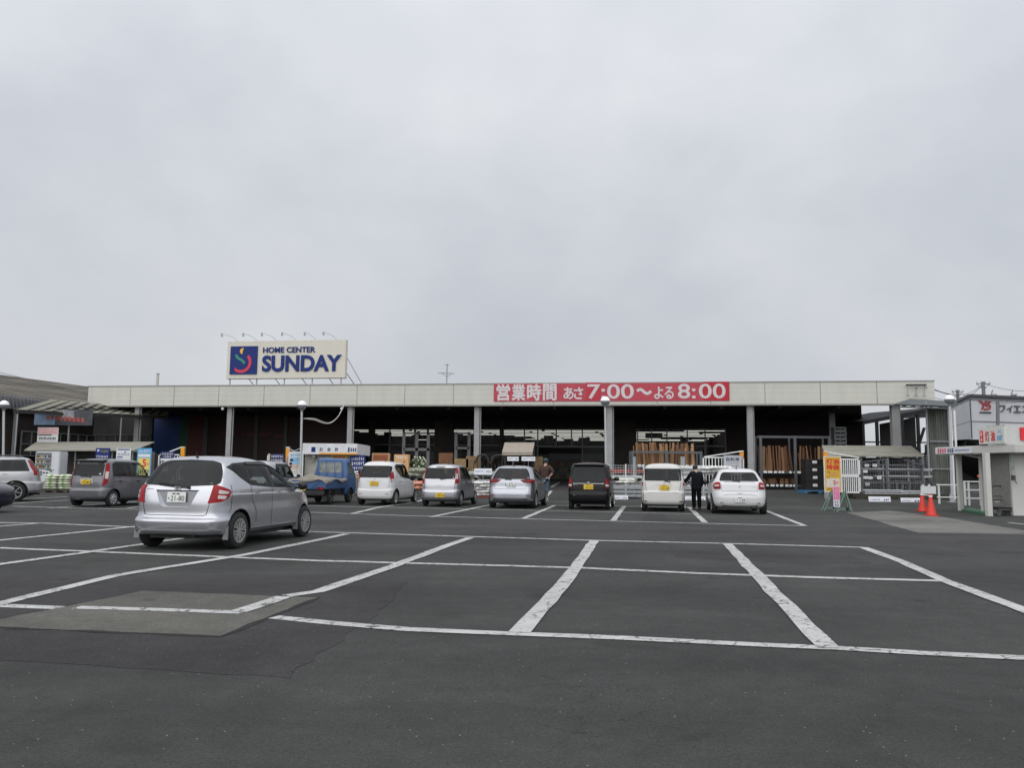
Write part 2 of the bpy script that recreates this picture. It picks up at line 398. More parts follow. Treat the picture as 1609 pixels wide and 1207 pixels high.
def line(px, w=.15, lift=.007):
    pts = densify([G(*p) for p in px], .45)
    for p in pts[1:-1]:
        p.x += random.uniform(-.012, .012); p.y += random.uniform(-.012, .012)
    n = len(pts); b = MB(); lo = []; hi = []
    for i, p in enumerate(pts):
        t = (pts[min(i + 1, n - 1)] - pts[max(i - 1, 0)]); t.z = 0; t.normalize(); ww = w * (1 + random.uniform(-.06, .06))
        q = Vector((-t.y, t.x, 0)) * (ww / 2)
        for l, c in ((lo, p - q), (hi, p + q)): l.append((c.x, c.y, gz(c.x, c.y) + lift))
    b.add(lo + hi, [(i, i + 1, n + i + 1, n + i) for i in range(n - 1)])
    return struct(b.build('parking_line', LINE))
H = .007; V = .0105
line([(430, 971), (520, 980), (640, 990), (800, 997), (960, 1003), (1310, 1020), (1609, 1036), (1760, 1043)], .155, H)
line([(-60, 949), (0, 953), (105, 957)], .17, H); line([(120, 957), (240, 960), (380, 965)], .15, .0135)
line([(-80, 970), (0, 950), (180, 906), (390, 872), (545, 840)], .17, V)
line([(374, 964), (446, 940)], .19, .0165); line([(450, 938), (500, 931), (620, 890), (690, 863), (739, 846)], .175, V)
line([(934, 850), (905, 893), (862, 946), (816, 996)], .175, V)
line([(1142, 855), (1190, 905), (1250, 968), (1302, 1020)], .175, V)
line([(1356, 861), (1420, 885), (1485, 914), (1560, 942), (1660, 980)], .175, V)
line([(-60, 859), (0, 862), (130, 867), (350, 876), (500, 882), (650, 886), (905, 893), (1100, 902), (1270, 908), (1485, 914)], .17, H)
line([(-40, 821), (0, 822), (70, 823), (210, 829), (480, 836), (740, 844), (933, 850), (1143, 855), (1357, 861)], .17, H)
line([(-60, 898), (0, 888), (130, 870), (225, 856), (318, 842)], .17, V)
line([(-60, 857), (0, 850), (100, 840), (215, 828)], .17, V); line([(-40, 832), (0, 828), (62, 823)], .17, V)
line([(20, 796), (110, 799), (215, 801), (500, 806), (640, 811), (900, 818), (1265, 827)], .17, H)
line([(480, 795), (690, 799.5), (900, 804), (1090, 808)], .15, H)
line([(860, 794.5), (1010, 796.5), (1200, 799)], .15, H)
for q in ([(552, 808), (600, 797), (665, 786)], [(678, 813), (760, 796), (792, 788)], [(821, 816), (871, 795)], [(963, 819), (981, 796)], [(1108, 822), (1083, 798)], [(1264, 827), (1206, 804), (1186, 795)],
          [(20, 785), (107, 781)], [(20, 792), (107, 786.5)], [(78, 799), (215, 789)], [(200, 799), (240, 795)], [(1585, 822), (1640, 828)], [(858, 781), (866, 772)], [(866, 766), (880, 758)]):
    line(q, .16, V)
# ------------------------------------------------------------------ cars
def paint(key, col, metal=.0, rough=.35, coat=.6):
    return M(key, col, rough, metal, var=.03, scale=1.5, coat=coat)
P_FIT = paint('silver_paint', (.50, .505, .535), .85, .25)
P_SIL2 = paint('bluish_silver_paint', (.41, .42, .455), .85, .27)
P_SIL3 = paint('pale_silver_paint', (.49, .495, .52), .82, .28)
P_SUV = paint('champagne_silver_paint', (.46, .46, .47), .7, .36)
P_GREY = paint('grey_metallic_paint', (.17, .17, .185), .6, .38)
P_WHITE = paint('white_car_paint', (.61, .61, .615), .0, .3)
P_IVORY = paint('pearl_white_paint', (.57, .565, .535), .0, .32)
P_BLACK = M('black_car_paint', (.006, .006, .007), .22, 0, var=.03, coat=.0, spec=.28)
P_NAVY = paint('dark_navy_paint', (.010, .012, .028), .2, .28)
P_BLUE = paint('faded_blue_truck_paint', (.035, .095, .235), .0, .45, .15)
def car_glass(key, tint, col, clear, rough=.04):
    m = bpy.data.materials.new(key); m.use_nodes = True; t = m.node_tree; b = t.nodes['Principled BSDF']
    no = t.nodes.new('ShaderNodeTexNoise'); no.inputs['Scale'].default_value = 2.5; tc_ = t.nodes.new('ShaderNodeTexCoord'); t.links.new(tc_.outputs['Object'], no.inputs['Vector'])
    rp = t.nodes.new('ShaderNodeMapRange'); rp.inputs['To Min'].default_value = rough; rp.inputs['To Max'].default_value = rough * 1.8; t.links.new(no.outputs['Fac'], rp.inputs['Value']); t.links.new(rp.outputs[0], b.inputs['Roughness'])
    b.inputs['Base Color'].default_value = tuple(tint) + (1,); b.inputs['Specular IOR Level'].default_value = .45
    tr = t.nodes.new('ShaderNodeBsdfTransparent'); tr.inputs['Color'].default_value = tuple(col) + (1,)
    ms = t.nodes.new('ShaderNodeMixShader'); ms.inputs['Fac'].default_value = clear
    t.links.new(b.outputs[0], ms.inputs[1]); t.links.new(tr.outputs[0], ms.inputs[2]); t.links.new(ms.outputs[0], t.nodes['Material Output'].inputs['Surface'])
    return m
PRIV = car_glass('privacy_car_glass', (.030, .032, .033), (.42, .44, .44), .52)
CLEARG = car_glass('clear_door_glass', (.020, .026, .025), (.82, .90, .87), .78)
SEATM = M('car_seat_fabric', (.045, .045, .048), .9, var=.2)
CABIN = M('car_cabin_lining', (.060, .058, .055), .9, var=.1)
GLASS = M('tinted_car_glass', (.020, .022, .023), .05, 0, var=.25, scale=2.2, spec=.22)
GLASS2 = M('clear_car_glass', (.085, .105, .10), .05, 0, var=.45, scale=2.4, spec=.3)
TRIM = M('black_car_trim', (.010, .010, .011), .4)
TAIL = M('red_lamp_lens', (.27, .004, .009), .32, spec=.3)
TAILD = M('dark_red_lamp_lens', (.11, .005, .008), .3, spec=.3)
LENS = M('clear_lamp_lens', (.55, .50, .48), .15, coat=.6)
AMBER = M('amber_lamp_lens', (.55, .25, .10), .2, coat=.5)
CHROME = M('chrome', (.70, .70, .71), .18, .95)
TYRE = M('tyre_rubber', (.016, .016, .017), .85, bump=.2, scale=40)
RIM = M('alloy_rim', (.50, .50, .50), .35, .7)
CAP = M('wheel_cover', (.40, .40, .42), .4, .5)
STEELW = M('dark_steel_wheel', (.05, .05, .05), .5, .4)
PLATE_Y = M('yellow_number_plate', (.72, .48, .03), .5, var=.05)
PLATE_W = M('white_number_plate', (.70, .71, .69), .5, var=.05)
GREENINK = M('dark_green_ink', (.012, .035, .025), .6)

def pchip(t, y, q):
    h = np.diff(t); d = np.diff(y) / h; m = np.zeros(len(t))
    for i in range(1, len(t) - 1):
        if d[i - 1] * d[i] > 0:
            w1, w2 = 2 * h[i] + h[i - 1], h[i] + 2 * h[i - 1]; m[i] = (w1 + w2) / (w1 / d[i - 1] + w2 / d[i])
    m[0], m[-1] = d[0], d[-1]
    i = np.clip(np.searchsorted(t, q) - 1, 0, len(h) - 1); s = (q - t[i]) / h[i]
    return (1 + 2 * s) * (1 - s) ** 2 * y[i] + s * (1 - s) ** 2 * h[i] * m[i] + s * s * (3 - 2 * s) * y[i + 1] + s * s * (s - 1) * h[i] * m[i + 1]

def outline(yr, yf, w, nr, nf, n=40):
    """half outline from the tail centre round the right side to the nose, resampled evenly"""
    ym = yr + (yf - yr) * .5; a, c = ym - yr, yf - ym
    th = np.linspace(0, math.pi / 2, 400)
    X = w * np.sin(th) ** (2 / nr); Yv = ym - a * np.cos(th) ** (2 / nr)
    X2 = w * np.cos(th) ** (2 / nf); Y2 = ym + c * np.sin(th) ** (2 / nf)
    X = np.concatenate([X, X2[1:]]); Yv = np.concatenate([Yv, Y2[1:]])
    dl = np.concatenate([[0], np.cumsum(np.hypot(np.diff(X), np.diff(Yv)))])
    # denser at the ends
    k = np.linspace(0, 1, n); q = dl[-1] * k
    return np.interp(q, dl, X), np.interp(q, dl, Yv)

def body_bm(keys, per=5, n=44):
    K = np.array([k[:4] for k in keys], float); nn = np.array([k[4] if len(k) > 4 else 7 for k in keys], float); nfv = np.array([k[5] if len(k) > 5 else 3.6 for k in keys], float)
    t = np.concatenate([[0], np.cumsum(np.sqrt((np.diff(K, axis=0) ** 2).sum(1)) + 1e-4)])
    q = np.unique(np.concatenate([np.linspace(t[i], t[i + 1], per + 1) for i in range(len(t) - 1)]))
    Z, YR, YF, Wd = (pchip(t, K[:, j], q) for j in range(4)); NR = pchip(t, nn, q); NF = pchip(t, nfv, q)
    bm = bmesh.new(); rings = []
    for z, yr, yf, w, nr, nf in zip(Z, YR, YF, Wd, NR, NF):
        X, Yv = outline(yr, yf, w, nr, nf, n)
        ring = [bm.verts.new((x, y, z)) for x, y in zip(X, Yv)]
        ring += [bm.verts.new((-x, y, z)) for x, y in zip(X[-2:0:-1], Yv[-2:0:-1])]
        rings.append(ring)
    m = len(rings[0])
    for a, c in zip(rings[:-1], rings[1:]):
        for i in range(m):
            bm.faces.new((a[i], a[(i + 1) % m], c[(i + 1) % m], c[i]))
    bm.faces.new(rings[0][::-1]); bm.faces.new(rings[-1])
    bmesh.ops.recalc_face_normals(bm, faces=bm.faces)
    return bm

def fillet(poly, r):
    o = []; n = len(poly)
    for i in range(n):
        p, a, c = Vector(poly[i]), Vector(poly[i - 1]), Vector(poly[(i + 1) % n])
        d1, d2 = a - p, c - p; k1 = min(r, d1.length * .45); k2 = min(r, d2.length * .45)
        s, e = p + d1.normalized() * k1, p + d2.normalized() * k2
        for u in (0, .33, .67, 1): o.append((s * (1 - u) ** 2 + p * 2 * u * (1 - u) + e * u * u))
    return o

def conform(bvh, poly, th, off=.004, thick=.014, step=.05, r=.03, depth=1.2, cap=False, holes=()):
    """a thin shell that follows the body surface inside a 2-D outline; th 0 = from behind, 90 = from the right, 180 = front"""
    t = R(th); D = Vector((-math.sin(t), math.cos(t), 0)); U = Vector((math.cos(t), math.sin(t), 0)); Zv = Vector((0, 0, 1))
    bm = bmesh.new(); pl = fillet(poly, r) if r else [Vector(p) for p in poly]
    us = [p[0] for p in pl]; zs = [p[1] for p in pl]
    bm.faces.new([bm.verts.new((p[0], 0, p[1])) for p in pl])
    u = min(us) + step
    while u < max(us):
        bmesh.ops.bisect_plane(bm, geom=bm.verts[:] + bm.edges[:] + bm.faces[:], plane_co=(u, 0, 0), plane_no=(1, 0, 0)); u += step
    z = min(zs) + step
    while z < max(zs):
        bmesh.ops.bisect_plane(bm, geom=bm.verts[:] + bm.edges[:] + bm.faces[:], plane_co=(0, 0, z), plane_no=(0, 0, 1)); z += step
    if holes:
        hp = [fillet(h, .02) for h in holes]
        for h in hp:
            for a, c in zip(h, h[1:] + h[:1]):
                d = c - a
                if d.length < 1e-5: continue
                lo, hi = min(p.x for p in h) - .06, max(p.x for p in h) + .06
                fs = [f for f in bm.faces if lo < f.calc_center_median().x < hi]
                es = list({e for f in fs for e in f.edges}); vv = list({v for f in fs for v in f.verts})
                bmesh.ops.bisect_plane(bm, geom=vv + es + fs, plane_co=(a.x, 0, a.y), plane_no=(-d.y, 0, d.x), dist=1e-5)
        def inside(p, h):
            ok = False
            for a, c in zip(h, h[1:] + h[:1]):
                if (a.y > p.z) != (c.y > p.z) and p.x < (c.x - a.x) * (p.z - a.y) / (c.y - a.y) + a.x: ok = not ok
            return ok
        bmesh.ops.delete(bm, geom=[f for f in bm.faces if any(inside(f.calc_center_median(), h) for h in hp)], context='FACES')
    bmesh.ops.triangulate(bm, faces=[f for f in bm.faces if len(f.verts) > 4])
    inner = {}
    for v in bm.verts:
        p = U * v.co.x + Zv * v.co.z
        h = bvh.ray_cast(p - D * 6, D)
        if h[0] is None: h = bvh.find_nearest(p - D * depth)
        inner[v] = h[0] - h[1] * thick; v.co = h[0] + h[1] * (off + .003)
    be = [e for e in bm.edges if e.is_boundary]
    nv = {}
    for e in be:
        for v in e.verts:
            if v not in nv: nv[v] = bm.verts.new(inner[v])
    for e in be:
        a, c = e.verts
        try: bm.faces.new((a, c, nv[c], nv[a]))
        except ValueError: pass
    if cap:
        top = [f for f in bm.faces if all(v in inner for v in f.verts)]; mp_ = {}
        for f in top:
            vs = []
            for v in f.verts:
                if v in nv: vs.append(nv[v])
                else:
                    if v not in mp_: mp_[v] = bm.verts.new(inner[v])
                    vs.append(mp_[v])
            try: bm.faces.new(vs[::-1])
            except ValueError: pass
    bmesh.ops.recalc_face_normals(bm, faces=bm.faces)
    return bm

def emit_bm(bms, name, mats, parent, smooth=40, loc=None):
    me = bpy.data.meshes.new(name); big = bmesh.new()
    for q in bms if isinstance(bms, (list, tuple)) else [bms]:
        tm = bpy.data.meshes.new('tmp'); q.to_mesh(tm); big.from_mesh(tm); bpy.data.meshes.remove(tm); q.free()
    big.to_mesh(me); big.free()
    for m in (mats if isinstance(mats, (list, tuple)) else [mats]): me.materials.append(m)
    me.polygons.foreach_set('use_smooth', [True] * len(me.polygons)); me.set_sharp_from_angle(angle=R(smooth))
    o = bpy.data.objects.new(name, me); COL.objects.link(o); o.parent = parent
    if loc is not None: o.location = loc
    return o

def mirror(poly): return [(-x, z) for x, z in reversed(poly)]

def seam_bm(bvh, pts, th, w=.007, off=.0035, closed=False):
    t = R(th); D = Vector((-math.sin(t), math.cos(t), 0)); U = Vector((math.cos(t), math.sin(t), 0)); Zv = Vector((0, 0, 1))
    q = []
    seq = pts + ([pts[0]] if closed else [])
    for a, c in zip(seq[:-1], seq[1:]):
        a, c = Vector(a), Vector(c); n = max(1, int((c - a).length / .06))
        q += [a.lerp(c, i / n) for i in range(n)]
    q.append(Vector(seq[-1])); bm = bmesh.new(); prev = None
    for i, p in enumerate(q):
        tg = (q[min(i + 1, len(q) - 1)] - q[max(i - 1, 0)]).normalized(); no = Vector((-tg.y, tg.x)) * (w / 2); row = []
        for s in (-1, 1):
            k = p + no * s; h = bvh.ray_cast(U * k.x + Zv * k.y - D * 6, D)
            if h[0] is None: h = bvh.find_nearest(U * k.x + Zv * k.y - D * 1.2)
            row.append(bm.verts.new(h[0] + h[1] * off))
        if prev: bm.faces.new((prev[0], row[0], row[1], prev[1]))
        prev = row
    return bm

def wheel(parent, x, y, r, wid, side, style):
    """tyre with its rim as a sub-part; side +1 = right"""
    b = MB(); h = wid / 2; ri = r * .66
    prof = [(ri, -h * .8), (ri * 1.05, -h), (r * .9, -h), (r * .975, -h * .82), (r, -h * .5), (r, h * .5), (r * .975, h * .82), (r * .9, h), (ri * 1.05, h), (ri, h * .8)]
    b.lathe(prof, (0, 0, 0), 30, 'x'); b.cyl((-h * .6, 0, 0), (h * .3, 0, 0), ri * .99, None, 20)
    o = b.build('wheel', TYRE, parent, smooth=40, loc=(x, y, r))
    b = MB(); s = side; fx = h * .86 * s
    if style == 'spoke' or style == 'six':
        b.lathe([(ri * 1.0, fx - .03 * s), (ri * 1.02, fx + .012 * s), (ri * .93, fx + .010 * s), (ri * .90, fx - .05 * s)], n=26, axis='x', mi=0)
        ns = 8 if style == 'spoke' else 6
        for i in range(ns):
            a = 2 * math.pi * i / ns + .2
            for dw in ((-.09, .09) if style == 'spoke' else (0,)):
                b.bar((fx - .006 * s, ri * .2 * math.cos(a), ri * .2 * math.sin(a)), (fx + .002 * s, ri * .94 * math.cos(a + dw * 2), ri * .94 * math.sin(a + dw * 2)), .024 if style == 'spoke' else .062, .022, 0)
        b.cyl((fx - .03 * s, 0, 0), (fx + .006 * s, 0, 0), ri * .24, ri * .2, 16, 0)
        b.cyl((fx - .085 * s, 0, 0), (fx - .06 * s, 0, 0), ri * .92, None, 20, 1)
    elif style == 'cap':
        b.lathe([(ri * 1.03, fx - .02 * s), (ri * .98, fx + .012 * s), (ri * .7, fx + .002 * s), (ri * .55, fx + .014 * s), (ri * .25, fx + .022 * s), (0.001, fx + .024 * s)], n=26, axis='x', mi=0)
        for i in range(7):
            a = 2 * math.pi * i / 7
            b.cyl((fx - .01 * s, ri * .74 * math.cos(a), ri * .74 * math.sin(a)), (fx + .0125 * s, ri * .74 * math.cos(a), ri * .74 * math.sin(a)), ri * .13, None, 8, 1)
    else:
        b.lathe([(ri * 1.0, fx - .01 * s), (ri * .9, fx), (ri * .75, fx - .06 * s), (ri * .4, fx - .03 * s), (ri * .2, fx + .0 * s), (0.001, fx)], n=24, axis='x', mi=0)
    mats = {'spoke': [RIM, BLACK], 'six': [RIM, BLACK], 'cap': [CAP, BLACK], 'steel': [STEELW, BLACK]}[style]
    b.build('rim', mats, o, smooth=35)
    return o

def plate(parent, x, y, z, kind, num, tilt=0, off=(0, 0, 0)):
    b = MB(); b.box(-.165, .165, -.012, 0, -.0825, .0825)
    o = b.build('number_plate', PLATE_Y if kind == 'y' else PLATE_W, parent, bevel=.004, loc=(x, y, z)); o.rotation_euler = (R(tilt), 0, 0)
    ink = INK if kind == 'y' else GREENINK
    text(num, -.095, .145, -.060, .022, -.013, ink, o, .002, .004)
    b = MB(); b.box(-.07, -.02, -.0145, -.0125, .045, .065); b.box(.0, .055, -.0145, -.0125, .045, .065); b.box(-.145, -.12, -.0145, -.0125, -.03, -.01)
    b.build('plate_marks', ink, o)
    return o

def van_keys(Lc, w, H, belt=.98, bulge=.06, rake=.16, rw=None, wsb=None, wst=None, hood=.9, nr=9, low=.225, ledge=.58):
    rw = rw or w - .12; wsb = wsb or Lc - .62; wst = wst or wsb - .55
    return [(low, .10, Lc - .25, w - .09, nr), (low + .05, .035, Lc - .06, w - .03, nr), (.36, .004, Lc, w - .004, nr), (ledge - .06, 0, Lc - .004, w, nr), (ledge, .012, Lc - .02, w, nr),
            (ledge + .04, bulge, Lc - .05, w, nr), (.74, bulge + .003, Lc - .09, w, nr), (hood - .04, bulge + .01, Lc - .22, w - .004, nr), (hood + .03, bulge + .02, wsb + .05, w - .012, nr), (belt + .02, bulge + .03, wsb - .06, w - .022, nr),
            (belt + .25, bulge + .03 + rake * .45, wsb + (wst - wsb) * .5, (w - .022) * .55 + rw * .45, nr - 1), (H - .16, bulge + .03 + rake * .9, wst, rw, nr - 2), (H - .085, bulge + .03 + rake * 1.15, wst - .14, rw - .055, nr - 3),
            (H - .04, bulge + .13 + rake, wst - .36, rw - .16, 5), (H - .012, bulge + .33 + rake, wst - .62, rw - .33, 4), (H, bulge + .75 + rake, wst - .85, .18, 3)]

def car(spec, loc, head, label):
    """spec: dimensions, body keys, outlines of the panes and lamps. Root stands under the rear axle."""
    S = spec; Lc, ro, wb, r = S['L'], S['ro'], S['wb'], S['r']; w = S['w']
    root = T(S.get('name', 'parked_car'), label, S.get('cat', 'car'), loc, -R(head), S.get('group'))
    O = Vector((0, -ro, 0))
    bm = body_bm(S['keys']); bvh = BVHTree.FromBMesh(bm)
    # wheel arches, a hollow cabin and the window openings are cut out of the solid shell
    me = bpy.data.meshes.new('body'); bm.to_mesh(me); bm.free()
    me.materials.append(S['paint']); me.materials.append(TRIM)
    tmp = bpy.data.objects.new('body', me); COL.objects.link(tmp)
    cb = MB()
    for yy in (ro, ro + wb):
        for s in (-1, 1): cb.cyl((s * (w - .30), yy, r + .01), (s * (w + .2), yy, r + .01), r + S.get('gap', .055), None, 28, 1)
    cuts = [cb.build('cutter', [S['paint'], TRIM])]
    Ht = S['keys'][-1][0]; cowl = S.get('cowl', Lc - .80); ik = [(.56, .22, cowl, w - .09, 7, 5)]
    for kk in S['keys']:
        z = kk[0]
        if z < .70: continue
        drop = .05 * min(1, max(0, (z - (Ht - .45)) / .25)); wi = max(.08, kk[3] - .055 - drop)
        a_, c_ = kk[1] + .075 + drop * .6, min(kk[2] - .09 - drop * .6, cowl)
        if z > Ht - .02 and kk[2] - kk[1] < .6: a_, c_ = kk[1], kk[2]
        ik.append((z - drop - .012, a_, max(c_, a_ + .15), wi, max(3, (kk[4] if len(kk) > 4 else 7) - 1), kk[5] if len(kk) > 5 else 3.6))
    ib = body_bm(ik, 3, 28); mi = bpy.data.meshes.new('cutter'); ib.to_mesh(mi); ib.free(); mi.materials.append(S['paint']); mi.materials.append(TRIM); mi.polygons.foreach_set('material_index', [1] * len(mi.polygons))
    oi = bpy.data.objects.new('cutter', mi); COL.objects.link(oi); cuts.append(oi)
    def prism_cutter(poly, th, rr):
        t_ = R(th); Dd = Vector((-math.sin(t_), math.cos(t_), 0)); Ud = Vector((math.cos(t_), math.sin(t_), 0)); q = [Ud * p.x + Vector((0, 0, p.y)) for p in fillet(poly, rr)]; ds = []
        for p in q:
            h = bvh.ray_cast(p - Dd * 6, Dd)[0]
            if h is not None: ds.append((h - p).dot(Dd))
        d0, d1 = min(ds) - .15, max(ds) + .13
        o = MB().prism([p + Dd * d0 for p in q], Dd * (d1 - d0), 1).build('cutter', [S['paint'], TRIM]); return o
    for (nm, mat, poly, th, off, mir, rr, par) in S['panels']:
        if nm in ('side_window', 'rear_window', 'windscreen'):
            cuts.append(prism_cutter(poly, th, rr))
            if mir: cuts.append(prism_cutter(mirror(poly), -th, rr))
    if 'recess' in S:
        q = [Vector((p.x, 0, p.y)) for p in fillet(S['recess'], .03)]; dd = [bvh.ray_cast(p - Vector((0, 6, 0)), Vector((0, 1, 0)))[0].y for p in q]
        cuts.append(MB().prism([p + Vector((0, min(dd) - .2, 0)) for p in q], (0, max(dd) + .022 - min(dd) + .2, 0), 0).build('cutter', [S['paint'], TRIM]))
    def area(m): return sum(p.area for p in m.polygons)
    me2 = tmp.data; ref = area(me2)
    for k_, c in enumerate(cuts):
        md = tmp.modifiers.new('b', 'BOOLEAN'); md.operation = 'DIFFERENCE'; md.solver = 'EXACT'; md.object = c
        dg = bpy.context.evaluated_depsgraph_get(); dg.update()
        nm_ = bpy.data.meshes.new_from_object(tmp.evaluated_get(dg)); tmp.modifiers.clear()
        if area(nm_) > area(me2) * .80: me2 = nm_; tmp.data = nm_
        else: print('cut skipped', label, k_, area(nm_), area(me2))
    bpy.data.objects.remove(tmp)
    for c in cuts: bpy.data.objects.remove(c)
    me2.name = 'body'
    me2.polygons.foreach_set('use_smooth', [True] * len(me2.polygons)); me2.set_sharp_from_angle(angle=R(38))
    body = bpy.data.objects.new('body', me2); COL.objects.link(body); body.parent = root; body.location = O
    def pan(name, mat, polys, th, off=.004, par=body, thick=.014, rr=.03, holes=()):
        return emit_bm([conform(bvh, q, th, off, thick, r=rr, holes=holes) for q in polys], name, mat, par)
    # panes and lamps: list of (name, material, outline, angle, offset, mirrored, corner radius)
    made = {}
    for (nm, mat, poly, th, off, mir, rr, par) in S['panels']:
        p = made.get(par, body) if par else body
        if nm in ('side_window', 'rear_window', 'windscreen'): mat = CLEARG if mat == GLASS2 else PRIV
        hol = [q[2] for q in S['panels'] if q[0] == 'side_window'] if nm == 'window_surround' else ()
        made[nm] = pan(nm, mat, [poly], th, off, p, rr=rr, holes=hol)
        if mir:
            p2 = made.get(par + '_m', p) if par else body
            made[nm + '_m'] = pan(nm, mat, [mirror(poly)], -th, off, p2, rr=rr, holes=[mirror(h) for h in hol])
    sb = [seam_bm(bvh, pts, th, S.get('seamw', .008), closed=cl) for pts, th, cl in S.get('seams', [])]
    sb += [seam_bm(bvh, [(-u, z) for u, z in pts], -th, S.get('seamw', .008), closed=cl) for pts, th, cl in S.get('seams', []) if th == 90]
    for q in sb: emit_bm(q, 'panel_gap', TRIM, body)
    # under-body and axle clutter
    b = MB(); b.box(-w + .20, w - .20, .42, Lc - .4, .165, .32); b.cyl((-w + .2, ro, r), (w - .2, ro, r), .05, None, 8); b.box(-.30, .26, .30, .55, .20, .30); b.cyl((.34, .10, .25), (.34, .6, .25), .03, None, 8)
    b.build('underbody', TRIM, root, loc=O)
    for s in (-1, 1):
        for yy in (0, wb): wheel(root, s * (w - .10), yy, r, S.get('tw', .175), s, S.get('rim', 'spoke'))
    # mirrors
    mz, my = S.get('mirror', (1.02, Lc - 1.05))
    for s in (-1, 1):
        b = MB(); wm = S.get('mw', w - .02)
        b.blob((s * (wm + .13), my, mz), .1, 0, 12, 8, sx=(1.0, .62, .82)); b.bar((s * (wm - .05), my + .02, mz - .05), (s * (wm + .08), my, mz - .04), .05, .04)
        mo = b.build('door_mirror', S.get('mirror_mat', S['paint']), body, smooth=50)
        b = MB(); b.blob((s * (wm + .13), my - .035, mz), .082, 0, 12, 8, sx=(1.0, .42, .78)); b.build('mirror_glass', TRIM, mo, smooth=50)
    # handles
    for hy in S.get('handles', []):
        for s in (-1, 1):
            h = bvh.ray_cast(Vector((s * 3, hy, S['hz'])), Vector((-s, 0, 0)))[0]
            b = MB(); b.bar(h + Vector((s * .024, -.075, 0)), h + Vector((s * .024, .075, 0)), .022, .026); b.box(h.x - s * .01, h.x + s * .02, hy - .07, hy - .045, S['hz'] - .012, S['hz'] + .012); b.box(h.x - s * .01, h.x + s * .02, hy + .045, hy + .07, S['hz'] - .012, S['hz'] + .012)
            b.build('door_handle', S.get('handle_mat', S['paint']), body, bevel=.005, smooth=50)
    def tailpt(x, z):
        h = bvh.ray_cast(Vector((x, -4, z)), Vector((0, 1, 0))); return h[0]
    if 'plate' in S:
        x, z, kd, num = S['plate']; p = tailpt(x, z); plate(root, x, p.y - ro - (.022 if 'recess' not in S else -.012), z, kd, num, S.get('ptilt', 0))
    if 'wiper' in S:
        a, c = S['wiper']; A, C = tailpt(*a), tailpt(*c); b = MB(); b.bar(A + Vector((0, -.03, 0)), C + Vector((0, -.022, 0)), .02, .016); b.bar(A.lerp(C, .3) + Vector((0, -.02, .012)), C + Vector((0, -.012, .012)), .012, .02); b.cyl(A, A + Vector((0, -.045, 0)), .026, .02, 10)
        b.build('rear_wiper', TRIM, body)
    if 'emblem' in S:
        x, z, sx, sz = S['emblem']; p = tailpt(x, z); y = p.y - .006
        b = MB(); n = 16
        if S.get('emb') == 'oval':
            b.ribbon([(x + sx * math.cos(2 * math.pi * i / n), z + sz * math.sin(2 * math.pi * i / n)) for i in range(n + 1)], .010, y, .008)
            b.ribbon([(x - sx * .5, z), (x + sx * .5, z)], .012, y, .006)
        else:
            b.ribbon([(x - sx, z + sz), (x - sx * .8, z - sz), (x + sx * .8, z - sz), (x + sx, z + sz), (x - sx, z + sz)], .009, y, .008)
            b.ribbon([(x - sx * .55, z + sz * .8), (x - sx * .4, z), (x - sx * .5, z - sz * .8)], .012, y, .008); b.ribbon([(x + sx * .55, z + sz * .8), (x + sx * .4, z), (x + sx * .5, z - sz * .8)], .012, y, .008); b.ribbon([(x - sx * .4, z), (x + sx * .4, z)], .012, y, .008)
        b.build('emblem', CHROME, body)
    for (x0, x1, z0, z1, dy, mat, nm) in S.get('boxes', []):
        p = tailpt((x0 + x1) / 2, (z0 + z1) / 2); b = MB(); b.box(x0, x1, p.y - dy, p.y + .03, z0, z1); b.build(nm, mat, body, bevel=.006)
    if 'antenna' in S:
        x, y, hgt = S['antenna']; zt = bvh.ray_cast(Vector((x, y, 4)), Vector((0, 0, -1)))[0].z
        b = MB(); b.cyl((x, y, zt - .01), (x, y, zt + .03), .03, .018, 10); b.cyl((x, y, zt + .02), (x, y - hgt * .5, zt + hgt), .007, .005, 6); b.build('antenna', TRIM, body, smooth=40)
    if 'spoiler' in S:
        x0, y0, y1, z0, z1, mat = S['spoiler']; b = MB()
        b.prism([(-x0, y0 + .05, z0), (-x0 * .6, y0, z0 + .01), (x0 * .6, y0, z0 + .01), (x0, y0 + .05, z0), (x0 * .97, y1, z1 - .02), (-x0 * .97, y1, z1 - .02)], (0, 0, .028)); b.build('rear_spoiler', mat, body, bevel=.010, smooth=50)
    for k in S.get('flaps', []):
        for s in (-1, 1):
            b = MB(); b.prism([(s * (w - .012), k - .03, .40), (s * (w - .006), k - .04, .17), (s * (w - .11), k - .04, .17), (s * (w - .09), k - .02, .30)], (0, .022, 0)); b.build('mud_flap', M('mud_flap_grey', (.20, .20, .21), .6), body, bevel=.006)
    # seats, dashboard and steering wheel
    fz = .34; fy = Lc - S.get('seat', 1.98); kk = (Ht - 1.52) * .6
    for nm, yy, xs_ in (('front_seat', fy, (-.34, .34)), ('rear_seat', fy - .82, (-.34, .34))):
        for x in xs_:
            b = MB(); b.box(x - .22, x + .22, yy, yy + .48, fz, fz + .22); b.prism([(x - .21, yy + .05, fz + .18), (x + .21, yy + .05, fz + .18), (x + .19, yy - .12, fz + .76 + kk), (x - .19, yy - .12, fz + .76 + kk)], (0, -.11, 0)); b.box(x - .12, x + .12, yy - .24, yy - .14, fz + .80 + kk, fz + .98 + kk); b.build(nm, SEATM, root, bevel=.03, smooth=60, loc=O)
    b = MB(); b.box(-w + .12, w - .12, fy + .78, cowl - .03, .72, .93); b.build('dashboard', CABIN, root, bevel=.03, loc=O)
